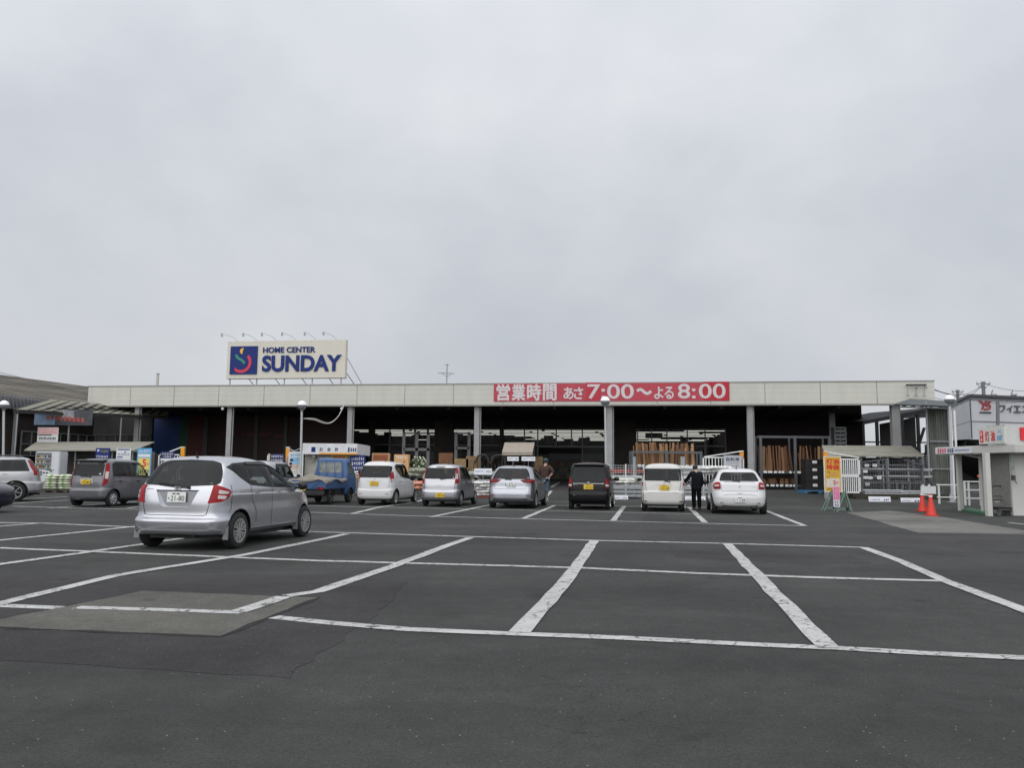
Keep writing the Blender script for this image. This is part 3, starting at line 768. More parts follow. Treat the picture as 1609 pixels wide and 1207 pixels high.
    b = MB(); b.lathe([(.17 + .014 * math.cos(a), .014 * math.sin(a)) for a in np.linspace(0, 2 * math.pi, 7)], (0, 0, 0), 20, 'y'); so = b.build('steering_wheel', TRIM, root, smooth=60, loc=O + Vector((.34, fy + .66, .93))); so.rotation_euler = (R(-22), 0, 0)
    return root, bvh, body

# ---------- the specifications (metres, y from the rear bumper)
fitkeys = [(.23, .16, 3.60, .74, 7), (.262, .05, 3.80, .81, 7), (.33, .012, 3.88, .842, 7), (.455, .0, 3.90, .8475, 7), (.478, .004, 3.89, .848, 7), (.535, .085, 3.88, .848, 7.5), (.60, .098, 3.87, .847, 7.5), (.74, .10, 3.80, .842, 7.5), (.86, .115, 3.66, .846, 7.5), (.885, .12, 3.58, .846, 7.5), (.90, .123, 3.52, .838, 7.5),
           (.96, .14, 3.32, .832, 7.5), (1.03, .18, 3.02, .816, 7), (1.14, .26, 2.75, .782, 6.5), (1.26, .345, 2.47, .738, 6), (1.36, .42, 2.20, .695, 5.5), (1.42, .475, 2.0, .65, 5), (1.465, .54, 1.80, .585, 4.5), (1.50, .68, 1.58, .46, 4), (1.519, .90, 1.38, .30, 3.5), (1.525, 1.05, 1.25, .12, 3)]
def fit_panels():
    dlo = [(.50, 1.335), (.72, 1.165), (1.0, 1.035), (1.75, .985), (3.02, .945), (2.52, 1.225), (2.12, 1.375), (1.62, 1.428), (.95, 1.42), (.66, 1.40)]
    p = [('window_surround', TRIM, dlo, 90, .002, True, .02, None)]
    p += [('side_window', GLASS, [(.535, 1.33), (.74, 1.18), (.98, 1.065), (.98, 1.395), (.70, 1.385)], 90, .006, True, .02, 'window_surround'),
          ('side_window', GLASS, [(1.03, 1.05), (1.74, 1.01), (1.66, 1.37), (1.03, 1.385)], 90, .006, True, .02, 'window_surround'),
          ('side_window', GLASS2, [(1.85, 1.0), (2.60, .972), (2.36, 1.215), (2.08, 1.325), (1.77, 1.365)], 90, .006, True, .02, 'window_surround'),
          ('side_window', GLASS2, [(2.67, .97), (2.92, .96), (2.47, 1.185)], 90, .006, True, .01, 'window_surround'),
          ('rain_visor', BLACK, [(1.0, 1.415), (1.0, 1.375), (1.62, 1.375), (2.07, 1.325), (2.40, 1.20), (2.44, 1.235), (2.10, 1.375), (1.62, 1.425)], 90, .022, True, .01, None)]
    p += [('rear_window', GLASS, [(-.675, 1.085), (-.63, 1.045), (0, 1.015), (.63, 1.045), (.675, 1.085), (.625, 1.25), (.545, 1.395), (.40, 1.435), (0, 1.45), (-.40, 1.435), (-.545, 1.395), (-.625, 1.25)], 0, .004, False, .04, None)]
    p += [('windscreen', GLASS2, [(-.62, 1.03), (.62, 1.03), (.5, 1.40), (-.5, 1.40)], 180, .004, False, .05, None)]
    p += [('tail_light', TAIL, [(.50, .75), (.70, .775), (.815, .84), (.865, .925), (.84, .965), (.62, 1.045), (.585, 1.03)], 40, .012, True, .02, None),
          ('lamp_lens', LENS, [(.655, .905), (.80, .895), (.825, .935), (.665, .965)], 40, .016, True, .012, 'tail_light'), ('lamp_lens', LENS, [(.64, .825), (.755, .82), (.79, .87), (.65, .885)], 40, .016, True, .012, 'tail_light')]
    p += [('headlight', LENS, [(-.80, .66), (-.48, .64), (-.46, .76), (-.78, .86)], 180, .006, False, .03, None), ('headlight', LENS, [(.80, .66), (.78, .86), (.46, .76), (.48, .64)], 180, .006, False, .03, None)]
    return p
FIT = dict(recess=[(-.37, .945), (.37, .945), (.27, .72), (.22, .69), (-.22, .69), (-.27, .72)], L=3.9, ro=.66, wb=2.5, r=.298, w=.8475, keys=fitkeys, paint=P_FIT, panels=fit_panels(), rim='spoke', tw=.185, gap=.05,
           seams=[([(-.60, 1.03), (-.60, .80), (-.545, .575), (-.50, .558), (.50, .558), (.545, .575), (.60, .80), (.60, 1.03)], 0, False), ([(1.74, .985), (1.74, .70), (1.72, .30)], 90, False), ([(1.0, 1.04), (1.01, .8), (1.16, .62), (1.17, .40)], 90, False), ([(2.98, .945), (2.98, .6), (2.90, .30)], 90, False), ([(.95, .30), (2.85, .30)], 90, False), ([(.42, 1.05), (.40, .66), (.36, .62)], 90, False)],
           handles=(1.22, 2.05), hz=.93, plate=(0, .845, 'w', '21-80'), ptilt=-4, wiper=((.19, 1.005), (-.36, 1.055)), emblem=(0, .975, .052, .042), antenna=(0, .66, .10), mirror=(1.0, 2.78), mirror_mat=BLACK, mw=.80,
           boxes=[(-.38, .38, .945, .96, .014, TRIM, 'boot_strip'), (-.56, -.42, .965, .98, .006, CHROME, 'model_badge'), (.50, .56, 1.065, 1.085, .004, W_, 'sticker')], flaps=(.315, 2.83), seamw=.009)

def kei_panels(dlo, glasses, rear, tails, ws=None, w=.7375):
    p = [('window_surround', TRIM, dlo, 90, .002, True, .04, None)]
    for g, m in glasses: p.append(('side_window', m, g, 90, .006, True, .03, 'window_surround'))
    p.append(('rear_window', GLASS, rear, 0, .004, False, .05, None))
    p.append(('windscreen', GLASS2, ws or [(-.58, 1.03), (.58, 1.03), (.53, 1.40), (-.53, 1.40)], 180, .004, False, .05, None))
    for t_ in tails: p.append(t_)
    p.append(('headlight', LENS, [(-.70, .66), (-.45, .66), (-.45, .80), (-.66, .86)], 180, .006, False, .03, None)); p.append(('headlight', LENS, [(.70, .66), (.66, .86), (.45, .80), (.45, .66)], 180, .006, False, .03, None))
    return p
def at_axle(x, y): return G(x, y)
HEAD = 10.4
# silver hatchback in front
car(FIT, at_axle(303, 860.3), 10.6, 'large silver hatchback nearest the camera with white plate 21-80')

# grey kei hatchback, white wheel covers, tall red lamps
k = van_keys(3.395, .7375, 1.60, .98, .05, .10, .62, 2.80, 2.28, .88, 8)
car(dict(L=3.395, ro=.50, wb=2.39, r=.272, w=.7375, keys=k, paint=P_GREY, rim='cap', tw=.15,
    panels=kei_panels([(.42, 1.0), (2.72, .97), (2.55, 1.16), (2.28, 1.40), (1.95, 1.50), (.62, 1.51), (.46, 1.42)],
        [([(.47, 1.03), (1.30, 1.03), (1.36, 1.46), (.64, 1.47), (.50, 1.38)], GLASS), ([(1.42, 1.03), (2.40, 1.01), (2.24, 1.33), (1.93, 1.45), (1.46, 1.46)], GLASS2)],
        [(-.56, 1.02), (.56, 1.02), (.53, 1.42), (-.53, 1.42)],
        [('tail_light', TAIL, [(.555, .68), (.70, .78), (.725, 1.10), (.69, 1.44), (.60, 1.44), (.60, 1.05)], 25, .010, True, .02, None), ('lamp_lens', LENS, [(.615, .93), (.70, .93), (.705, 1.16), (.625, 1.16)], 25, .014, True, .01, 'tail_light')]),
    seams=[([(-.56, 1.02), (-.56, .70), (-.46, .62), (.46, .62), (.56, .70), (.56, 1.02)], 0, False), ([(1.38, 1.0), (1.38, .35)], 90, False), ([(.72, .99), (.86, .62), (.9, .36)], 90, False), ([(2.55, .98), (2.5, .35)], 90, False)],
    handles=(.80, 1.72), hz=.84, handle_mat=TRIM, plate=(.0, .82, 'y', '10-80'), spoiler=(.56, .02, .36, 1.50, 1.56, BLACK), mirror=(1.04, 2.42), mirror_mat=BLACK, wiper=((.12, 1.0), (-.25, 1.01)),
    boxes=[(-.24, .24, .725, .93, .004, LGREY, 'plate_recess'), (.40, .50, 1.03, 1.11, .004, W_, 'sticker')]), at_axle(147.5, 796), HEAD, 'dark grey small hatchback with white wheel covers and tall red lamps')

# white kei wagon
k = van_keys(3.395, .7375, 1.64, 1.0, .07, .20, .60, 2.75, 2.25, .90, 8)
DZ = dict(L=3.395, ro=.52, wb=2.495, r=.28, w=.7375, keys=k, paint=P_WHITE, rim='six', tw=.16, group=None,
    panels=kei_panels([(.62, 1.30), (1.05, 1.06), (1.45, 1.0), (2.70, .96), (2.50, 1.20), (2.22, 1.43), (1.9, 1.53), (.80, 1.53), (.56, 1.44)],
        [([(.70, 1.29), (1.08, 1.10), (1.42, 1.05), (1.42, 1.48), (.80, 1.48)], GLASS), ([(1.50, 1.04), (2.42, 1.0), (2.22, 1.34), (1.92, 1.47), (1.50, 1.48)], GLASS2)],
        [(-.60, 1.02), (.60, 1.02), (.585, 1.42), (.50, 1.46), (-.50, 1.46), (-.585, 1.42)],
        [('tail_light', TAIL, [(.62, .84), (.70, .93), (.745, 1.08), (.71, 1.27), (.64, 1.20), (.58, 1.02)], 30, .012, True, .02, None), ('lamp_lens', LENS, [(.63, .87), (.70, .95), (.675, .99), (.62, .96)], 30, .016, True, .01, 'tail_light')]),
    seams=[([(-.58, 1.0), (-.56, .66), (-.48, .62), (.48, .62), (.56, .66), (.58, 1.0)], 0, False), ([(1.46, 1.0), (1.46, .35)], 90, False), ([(.78, 1.0), (.90, .62), (.95, .36)], 90, False), ([(2.55, .97), (2.5, .35)], 90, False)],
    handles=(.98, 1.80), hz=.90, plate=(.0, .80, 'y', '36-33'), emblem=(0, .975, .03, .018), emb='oval', mirror=(1.05, 2.30), mirror_mat=BLACK, antenna=(.25, .55, .12),
    boxes=[(-.30, .30, .885, .900, .008, LGREY, 'boot_strip'), (-.56, -.40, .405, .43, .004, TRIM, 'reflector'), (.40, .56, .405, .43, .004, TRIM, 'reflector'), (.50, .555, 1.035, 1.075, .004, W_, 'sticker')])
car(DZ, at_axle(593.5, 793.7), HEAD, 'white kei wagon with dark rear window beside the blue truck')

# silver kei wagon with upright red lamps
k = van_keys(3.395, .7375, 1.55, .96, .05, .14, .60, 2.72, 2.2, .86, 8)
car(dict(L=3.395, ro=.55, wb=2.34, r=.27, w=.7375, keys=k, paint=P_SIL3, rim='cap', tw=.15,
    panels=kei_panels([(.50, 1.0), (2.66, .95), (2.46, 1.16), (2.18, 1.36), (1.85, 1.45), (.74, 1.45), (.60, 1.38)],
        [([(.56, 1.02), (1.30, 1.01), (1.32, 1.41), (.76, 1.41), (.64, 1.34)], GLASS), ([(1.40, 1.01), (2.38, .98), (2.18, 1.28), (1.86, 1.40), (1.40, 1.41)], GLASS2)],
        [(-.57, 1.0), (.57, 1.0), (.54, 1.40), (-.54, 1.40)],
        [('tail_light', TAIL, [(.565, .83), (.705, .85), (.72, 1.0), (.695, 1.40), (.615, 1.42), (.60, 1.06)], 20, .010, True, .02, None), ('lamp_lens', LENS, [(.615, 1.0), (.665, 1.0), (.66, 1.20), (.625, 1.20)], 20, .014, True, .01, 'tail_light')]),
    seams=[([(-.58, 1.0), (-.56, .62), (.56, .62), (.58, 1.0)], 0, False), ([(1.36, 1.0), (1.36, .35)], 90, False), ([(.72, 1.0), (.84, .62), (.88, .36)], 90, False), ([(2.5, .96), (2.45, .35)], 90, False)],
    handles=(.86, 1.72), hz=.88, plate=(.05, .42, 'y', '58-04'), mirror=(1.02, 2.30), wiper=((.05, .99), (.25, 1.01)), antenna=(.2, .62, .1),
    boxes=[(-.10, .08, .74, .765, .006, CHROME, 'boot_handle'), (-.60, -.55, .40, .44, .004, TAILD, 'reflector'), (.55, .60, .40, .44, .004, TAILD, 'reflector'), (.46, .52, 1.02, 1.07, .004, W_, 'sticker'), (-.16, .16, 1.42, 1.445, .02, TRIM, 'brake_light')]), at_axle(695.3, 795.8), HEAD, 'silver kei wagon with yellow plate low on its rear bumper')

# newer silver hatchback with slim dark lamps
k2 = [(.19, .20, 3.60, .72, 7), (.25, .05, 3.85, .80, 7), (.38, .0, 3.98, .845, 7), (.50, .0, 3.995, .8475, 7), (.60, .02, 3.97, .8475, 7), (.66, .045, 3.97, .847, 7), (.78, .085, 3.92, .846, 7), (.88, .09, 3.72, .842, 7), (.95, .10, 3.40, .834, 7),
      (1.02, .17, 3.05, .818, 7), (1.12, .26, 2.80, .785, 6.5), (1.24, .37, 2.50, .735, 6), (1.34, .46, 2.24, .69, 5.5), (1.41, .53, 2.02, .64, 5), (1.455, .60, 1.82, .575, 4.5), (1.49, .74, 1.6, .45, 4), (1.509, .95, 1.4, .30, 3.5), (1.515, 1.05, 1.25, .12, 3)]
car(dict(L=3.995, ro=.70, wb=2.53, r=.298, w=.8475, keys=k2, paint=P_SIL2, rim='spoke', tw=.185,
    panels=[('window_surround', TRIM, [(.72, 1.20), (1.0, 1.02), (3.02, .95), (2.52, 1.22), (2.12, 1.365), (1.62, 1.415), (.95, 1.40)], 90, .002, True, .02, None),
            ('side_window', GLASS, [(.80, 1.20), (1.02, 1.06), (1.70, 1.02), (1.66, 1.37), (.98, 1.36)], 90, .006, True, .02, 'window_surround'), ('side_window', GLASS2, [(1.80, 1.01), (2.85, .98), (2.45, 1.20), (2.08, 1.33), (1.75, 1.365)], 90, .006, True, .02, 'window_surround'),
            ('rear_window', GLASS, [(-.68, 1.03), (.68, 1.03), (.60, 1.26), (.50, 1.40), (-.50, 1.40), (-.60, 1.26)], 0, .004, False, .05, None), ('windscreen', GLASS2, [(-.62, 1.03), (.62, 1.03), (.5, 1.40), (-.5, 1.40)], 180, .004, False, .05, None),
            ('tail_light', TAILD, [(.36, .985), (.47, .90), (.86, .885), (.89, .96), (.86, 1.02), (.60, 1.03)], 28, .012, True, .02, None), ('lamp_lens', TAIL, [(.60, .94), (.82, .93), (.82, .965), (.60, .975)], 28, .016, True, .01, 'tail_light')],
    seams=[([(-.44, .93), (-.58, .93), (-.55, .68), (.55, .68), (.58, .93), (.44, .93)], 0, False), ([(1.76, 1.0), (1.74, .3)], 90, False), ([(1.0, 1.02), (1.15, .62), (1.18, .4)], 90, False), ([(2.98, .95), (2.9, .3)], 90, False)],
    handles=(1.2, 2.05), hz=.90, plate=(.03, .82, 'w', '3-53'), antenna=(0, .72, .1), mirror=(1.0, 2.75), mw=.81, wiper=((0, 1.02), (-.22, 1.035)),
    boxes=[(-.70, -.46, .43, .46, .004, TAILD, 'reflector'), (.46, .70, .43, .46, .004, TAILD, 'reflector'), (-.185, -.115, .785, .86, .018, GREENP, 'plate_picture'), (.58, .63, 1.05, 1.09, .004, W_, 'sticker'), (-.60, .60, .27, .36, .004, TRIM, 'bumper_insert')]), at_axle(806.5, 798.3), HEAD, 'bluish silver hatchback with slim dark red lamps in the middle of the row')

# black kei wagon
k = van_keys(3.395, .7375, 1.645, .98, .04, .10, .635, 2.75, 2.3, .90, 10)
car(dict(L=3.395, ro=.50, wb=2.42, r=.28, w=.7375, keys=k, paint=P_BLACK, rim='six', tw=.16,
    panels=kei_panels([(.30, 1.02), (2.68, .98), (2.50, 1.20), (2.25, 1.42), (1.95, 1.53), (.45, 1.54), (.35, 1.46)],
        [([(.36, 1.05), (1.28, 1.05), (1.30, 1.49), (.46, 1.49)], GLASS), ([(1.38, 1.05), (2.42, 1.02), (2.24, 1.35), (1.93, 1.48), (1.38, 1.49)], GLASS2)],
        [(-.60, .98), (.60, .98), (.585, 1.44), (-.585, 1.44)],
        [('tail_light', TAILD, [(.575, .74), (.70, .74), (.71, 1.10), (.585, 1.10)], 12, .010, True, .02, None), ('lamp_lens', TAIL, [(.585, .92), (.695, .92), (.695, 1.0), (.585, 1.0)], 12, .014, True, .01, 'tail_light'), ('lamp_lens', LENS, [(.585, .81), (.695, .81), (.695, .88), (.585, .88)], 12, .014, True, .01, 'tail_light')]),
    seams=[([(-.60, .96), (-.58, .60), (.58, .60), (.60, .96)], 0, False), ([(1.34, 1.0), (1.34, .35)], 90, False)],
    handles=(.86, 1.72), hz=.92, plate=(.0, .79, 'y', '32-03'), emblem=(0, .925, .045, .032), mirror=(1.05, 2.35), spoiler=(.57, .03, .30, 1.53, 1.585, P_BLACK),
    boxes=[(-.55, -.06, .895, .915, .014, CHROME, 'boot_strip'), (.06, .55, .895, .915, .014, CHROME, 'boot_strip'), (-.54, -.36, .845, .86, .004, LGREY, 'model_badge'), (-.52, -.42, .50, .515, .005, LGREY, 'reflector'), (.36, .44, 1.02, 1.045, .004, W_, 'sticker'), (.46, .52, 1.01, 1.045, .004, LBLUE, 'sticker')]), at_axle(926.5, 800.7), HEAD, 'black kei wagon with a chrome strip across its tailgate')

# ivory white kei wagon
k = van_keys(3.395, .7375, 1.63, .99, .05, .12, .615, 2.72, 2.25, .90, 9, ledge=.66)
car(dict(L=3.395, ro=.50, wb=2.455, r=.28, w=.7375, keys=k, paint=P_IVORY, rim='six', tw=.16,
    panels=kei_panels([(.36, 1.02), (2.66, .97), (2.48, 1.20), (2.22, 1.42), (1.92, 1.52), (.50, 1.53), (.42, 1.44)],
        [([(.42, 1.05), (1.28, 1.05), (1.30, 1.48), (.53, 1.48)], GLASS), ([(1.38, 1.05), (2.40, 1.02), (2.22, 1.34), (1.92, 1.47), (1.38, 1.48)], GLASS2)],
        [(-.61, 1.03), (.61, 1.03), (.60, 1.44), (-.60, 1.44)],
        [('tail_light', LENS, [(.625, .74), (.70, .78), (.725, 1.0), (.66, 1.0)], 20, .010, True, .02, None), ('lamp_lens', TAIL, [(.655, .87), (.715, .87), (.72, .97), (.665, .97)], 20, .014, True, .01, 'tail_light')]),
    seams=[([(-.60, 1.0), (-.54, .62), (.54, .62), (.60, 1.0)], 0, False), ([(1.34, 1.0), (1.34, .35)], 90, False)],
    handles=(.86, 1.72), hz=.90, plate=(.05, .80, 'y', '33-34'), emblem=(.04, .95, .04, .022), emb='oval', mirror=(1.05, 2.32), antenna=(0, .55, .06), wiper=((.22, 1.0), (.05, 1.025)), seamw=.010,
    boxes=[(-.26, .30, .885, .90, .010, LGREY, 'boot_strip'), (-.665, -.635, .36, .60, .006, TRIM, 'bumper_vent'), (.635, .665, .36, .60, .006, TRIM, 'bumper_vent'), (-.665, -.42, .33, .36, .006, TRIM, 'bumper_vent'), (.42, .665, .33, .36, .006, TRIM, 'bumper_vent'), (.30, .50, .64, .655, .005, LGREY, 'model_badge'), (.52, .57, 1.05, 1.09, .004, W_, 'sticker')]), at_axle(1042, 803.4), HEAD, 'cream white kei wagon parked left of the man in black')

# white hatchback with round-shouldered tail
k3 = [(.20, .22, 3.65, .74, 6), (.26, .08, 3.85, .81, 6), (.38, .01, 3.98, .855, 6), (.52, .0, 3.99, .868, 6), (.64, .03, 3.97, .8725, 6), (.74, .07, 3.92, .87, 6), (.88, .10, 3.72, .862, 6), (.96, .12, 3.40, .84, 6),
      (1.02, .20, 3.05, .805, 6), (1.10, .30, 2.82, .76, 6), (1.20, .42, 2.55, .705, 5.5), (1.30, .54, 2.28, .65, 5), (1.37, .62, 2.06, .60, 4.8), (1.415, .70, 1.86, .54, 4.3), (1.45, .85, 1.62, .42, 4), (1.466, 1.0, 1.42, .28, 3.5), (1.47, 1.1, 1.25, .12, 3)]
car(dict(L=3.995, ro=.69, wb=2.52, r=.30, w=.8725, keys=k3, paint=P_WHITE, rim='spoke', tw=.19,
    panels=[('window_surround', TRIM, [(.66, 1.14), (1.0, 1.0), (3.02, .94), (2.56, 1.18), (2.15, 1.325), (1.62, 1.375), (.92, 1.35)], 90, .002, True, .02, None),
            ('side_window', GLASS, [(.76, 1.15), (1.02, 1.03), (1.70, 1.0), (1.66, 1.33), (.95, 1.31)], 90, .006, True, .02, 'window_surround'), ('side_window', GLASS, [(1.80, 1.0), (2.85, .97), (2.45, 1.17), (2.08, 1.29), (1.75, 1.325)], 90, .006, True, .02, 'window_surround'),
            ('rear_window', GLASS, [(-.62, 1.055), (.62, 1.055), (.54, 1.28), (.47, 1.335), (-.47, 1.335), (-.54, 1.28)], 0, .004, False, .05, None), ('windscreen', GLASS2, [(-.62, 1.03), (.62, 1.03), (.5, 1.37), (-.5, 1.37)], 180, .004, False, .05, None),
            ('tail_light', TAIL, [(.56, .80), (.82, .795), (.885, .88), (.84, .985), (.70, 1.02), (.60, .99)], 30, .014, True, .03, None), ('lamp_lens', LENS, [(.62, .89), (.80, .87), (.80, .925), (.63, .935)], 30, .018, True, .01, 'tail_light'), ('lamp_lens', TAILD, [(.60, .81), (.80, .81), (.82, .85), (.61, .855)], 30, .018, True, .01, 'tail_light')],
    seams=[([(-.58, 1.02), (-.55, .74), (.55, .74), (.58, 1.02)], 0, False), ([(1.76, 1.0), (1.74, .3)], 90, False), ([(1.0, 1.0), (1.15, .62), (1.18, .4)], 90, False), ([(-.52, .60), (-.34, .63), (.34, .63), (.52, .60)], 0, False)],
    handles=(1.2, 2.05), hz=.90, plate=(0, .475, 'w', '1 3-84'), antenna=(-.03, .85, .13), mirror=(.98, 2.80), mw=.82, mirror_mat=BLACK, emblem=(0, .885, .028, .028), emb='oval', wiper=((0, 1.05), (-.22, 1.065)),
    boxes=[(-.48, .48, 1.022, 1.034, .010, TRIM, 'boot_strip'), (.30, .50, .865, .885, .005, LGREY, 'model_badge'), (-.62, -.40, .355, .375, .004, TAILD, 'reflector'), (.40, .62, .355, .375, .004, TAILD, 'reflector'), (-.09, .09, .655, .67, .006, TRIM, 'boot_handle'), (-.55, .55, .25, .30, .002, TRIM, 'bumper_insert'), (.50, .56, 1.07, 1.09, .004, LBLUE, 'sticker')]), at_axle(1160.4, 807.4), HEAD, 'white hatchback at the right end of the row with white plate')

# pale kei wagon half hidden behind the big silver hatchback
k = van_keys(3.395, .7375, 1.62, .98, .06, .12, .60, 2.60, 2.1, .90, 8)
pr = kei_panels([(.45, 1.0), (2.60, .96), (2.36, 1.20), (2.08, 1.42), (1.85, 1.51), (.70, 1.51)],
        [([(.52, 1.03), (1.30, 1.03), (1.32, 1.46), (.74, 1.46)], GLASS), ([(1.40, 1.03), (2.36, 1.0), (2.14, 1.33), (1.86, 1.46), (1.40, 1.46)], GLASS2)],
        [(-.57, 1.0), (.57, 1.0), (.54, 1.42), (-.54, 1.42)], [('tail_light', TAIL, [(.58, .80), (.70, .80), (.70, 1.2), (.60, 1.2)], 20, .010, True, .02, None)])
car(dict(L=3.395, ro=.50, wb=2.42, r=.27, w=.7375, keys=k, paint=P_SIL3, rim='cap', tw=.15, panels=pr, seams=[], plate=(0, .8, 'y', '・・・・'), mirror=(1.05, 2.2), mirror_mat=P_WHITE), G(404, 791.5), HEAD, 'pale silver kei wagon half hidden behind the nearest hatchback')

# light-coloured four-wheel-drive wagon at the left edge
ks = [(.28, .30, 4.2, .78, 8), (.34, .10, 4.4, .84, 8), (.46, .0, 4.5, .88, 8), (.62, .0, 4.51, .8825, 8), (.70, .015, 4.50, .883, 8), (.745, .10, 4.47, .88, 8), (.90, .12, 4.3, .875, 8), (1.02, .14, 4.0, .865, 8), (1.10, .16, 3.35, .85, 8),
      (1.30, .30, 3.0, .80, 7), (1.48, .42, 2.65, .74, 6), (1.58, .50, 2.4, .68, 5), (1.64, .62, 2.1, .58, 4.5), (1.665, .85, 1.8, .38, 4), (1.675, 1.1, 1.5, .15, 3)]
a = G(31, 788.5)
root, bvh, body = car(dict(L=4.51, ro=.86, wb=2.625, r=.355, w=.8825, keys=ks, paint=P_SUV, rim='six', tw=.215, gap=.07, name='parked_car',
    panels=[('window_surround', TRIM, [(.42, 1.13), (3.30, 1.08), (2.95, 1.34), (2.5, 1.54), (.62, 1.57)], 90, .002, True, .03, None), ('side_window', GLASS, [(.50, 1.16), (1.40, 1.15), (1.40, 1.52), (.66, 1.53)], 90, .006, True, .03, 'window_surround'), ('side_window', GLASS, [(1.46, 1.15), (2.22, 1.14), (2.22, 1.52), (1.46, 1.53)], 90, .006, True, .03, 'window_surround'), ('side_window', GLASS, [(2.32, 1.14), (3.15, 1.12), (2.90, 1.32), (2.48, 1.50), (2.30, 1.51)], 90, .006, True, .03, 'window_surround'),
            ('rear_window', GLASS, [(-.65, 1.1), (.65, 1.1), (.58, 1.55), (-.58, 1.55)], 0, .004, False, .05, None), ('windscreen', GLASS2, [(-.66, 1.15), (.66, 1.15), (.56, 1.52), (-.56, 1.52)], 180, .004, False, .05, None),
            ('tail_light', TAIL, [(.70, .98), (.84, .98), (.82, 1.30), (.74, 1.54), (.68, 1.54), (.71, 1.2)], 20, .012, True, .01, None)],
    seams=[([(1.43, 1.1), (1.43, .5)], 90, False), ([(.0, .74), (.45, .74)], 90, False), ([(1.3, .72), (3.4, .72)], 90, False)], handles=(1.22, 2.1), hz=1.02, mirror=(1.15, 3.0), mw=.85), a + Vector((-.62, .80, 0)), -117, 'light silver off-roader with roof rails at the left edge')
for s in (-1, 1):
    b = MB(); b.tube([(s * .60, .75, 1.66), (s * .60, .85, 1.715), (s * .60, 2.2, 1.715), (s * .60, 2.35, 1.65)], .02, 8); b.build('roof_rail', DGREY, body, smooth=50)

# dark navy car nosing in at the left edge
kn = [(.17, .20, 4.15, .74, 6), (.23, .05, 4.28, .81, 6, 4), (.34, .0, 4.34, .84, 6, 4), (.50, .0, 4.35, .845, 6, 4), (.62, .03, 4.33, .845, 6, 4), (.72, .05, 4.24, .845, 6, 4), (.80, .06, 4.05, .84, 6, 4), (.88, .08, 3.55, .83, 6), (.95, .10, 3.05, .81, 6), (1.15, .3, 2.6, .74, 6), (1.32, .5, 2.2, .66, 5), (1.42, .8, 1.9, .5, 4), (1.45, 1.2, 1.5, .15, 3)]
p = G(19, 808.5)
car(dict(L=4.35, ro=.80, wb=2.65, r=.31, w=.845, keys=kn, paint=P_NAVY, rim='six', tw=.19, panels=[('window_surround', TRIM, [(.60, 1.0), (3.0, .93), (2.55, 1.18), (2.1, 1.33), (.9, 1.32)], 90, .002, True, .03, None), ('side_window', GLASS, [(.75, 1.03), (2.85, .98), (2.45, 1.16), (2.05, 1.28), (.95, 1.28)], 90, .006, True, .03, 'window_surround'), ('windscreen', GLASS, [(-.6, 1.0), (.6, 1.0), (.5, 1.36), (-.5, 1.36)], 180, .004, False, .05, None),
    ('headlight', LENS, [(-.80, .62), (-.55, .60), (-.52, .68), (-.78, .76)], 200, .008, False, .03, None), ('headlight', LENS, [(.80, .62), (.78, .76), (.52, .68), (.55, .60)], 160, .008, False, .03, None)], seams=[], mirror=(1.0, 2.9)), p + Vector((-4.12, .74, 0)), 92, 'dark navy car with only its nose showing at the left edge')

# ------------------------------------------------------------------ blue kei truck with a sheet over its bed
tr = T('kei_truck', 'blue kei pickup truck with a grey sheet over its bed', 'truck', G(492, 792.3), -R(HEAD))
def tb(name, mat, parent=tr, **k):
    return lambda b: b.build(name, mat, parent, **k)
ck = [(.30, 1.55, 2.50, .64, 10, 7), (.36, 1.53, 2.57, .71, 10, 7), (.60, 1.53, 2.60, .7375, 10, 7), (.95, 1.53, 2.58, .7375, 10, 7), (1.10, 1.54, 2.52, .725, 10, 7), (1.40, 1.60, 2.33, .655, 9, 6), (1.64, 1.66, 2.17, .60, 8, 6), (1.71, 1.70, 2.12, .56, 7, 5), (1.745, 1.78, 2.03, .45, 5, 4), (1.755, 1.86, 1.95, .25, 4, 4)]
bm = body_bm(ck); bv = BVHTree.FromBMesh(bm); me = bpy.data.meshes.new('c'); bm.to_mesh(me); bm.free(); me.materials.append(P_BLUE); me.materials.append(TRIM)
t1 = bpy.data.objects.new('c', me); COL.objects.link(t1); cb = MB()
for s in (-1, 1): cb.cyl((s * .45, 1.90, .27), (s * .95, 1.90, .27), .33, None, 24, 1)
ct = cb.build('cutter', [P_BLUE, TRIM]); md = t1.modifiers.new('b', 'BOOLEAN'); md.solver = 'EXACT'; md.object = ct
dg = bpy.context.evaluated_depsgraph_get(); dg.update(); me2 = bpy.data.meshes.new_from_object(t1.evaluated_get(dg)); bpy.data.objects.remove(t1); bpy.data.objects.remove(ct)
me2.polygons.foreach_set('use_smooth', [True] * len(me2.polygons)); me2.set_sharp_from_angle(angle=R(38))
cab = bpy.data.objects.new('cab', me2); COL.objects.link(cab); cab.parent = tr
SEEN = M('truck_rear_glass', (.15, .17, .16), .06, var=.5, scale=5)
emit_bm([conform(bv, [(-.50, 1.18), (.50, 1.18), (.47, 1.58), (-.47, 1.58)], 0, .004, r=.06)], 'rear_window', SEEN, cab)
for s in (-1, 1):
    emit_bm([conform(bv, [(s * 1.68, 1.10), (s * 2.42, 1.08), (s * 2.15, 1.60), (s * 1.74, 1.60)], 90 * s, .004, r=.03)], 'side_window', GLASS2, cab)
    emit_bm([seam_bm(bv, [(s * 1.62, 1.0), (s * 1.62, .40)], 90 * s, .01)], 'panel_gap', TRIM, cab)
    b = MB(); b.bar((s * .70, 2.40, 1.15), (s * .88, 2.40, 1.20), .03, .03); b.blob((s * .90, 2.38, 1.22), .1, 0, 10, 7, sx=(.7, .5, 1.1)); b.build('door_mirror', TRIM, cab, smooth=50)
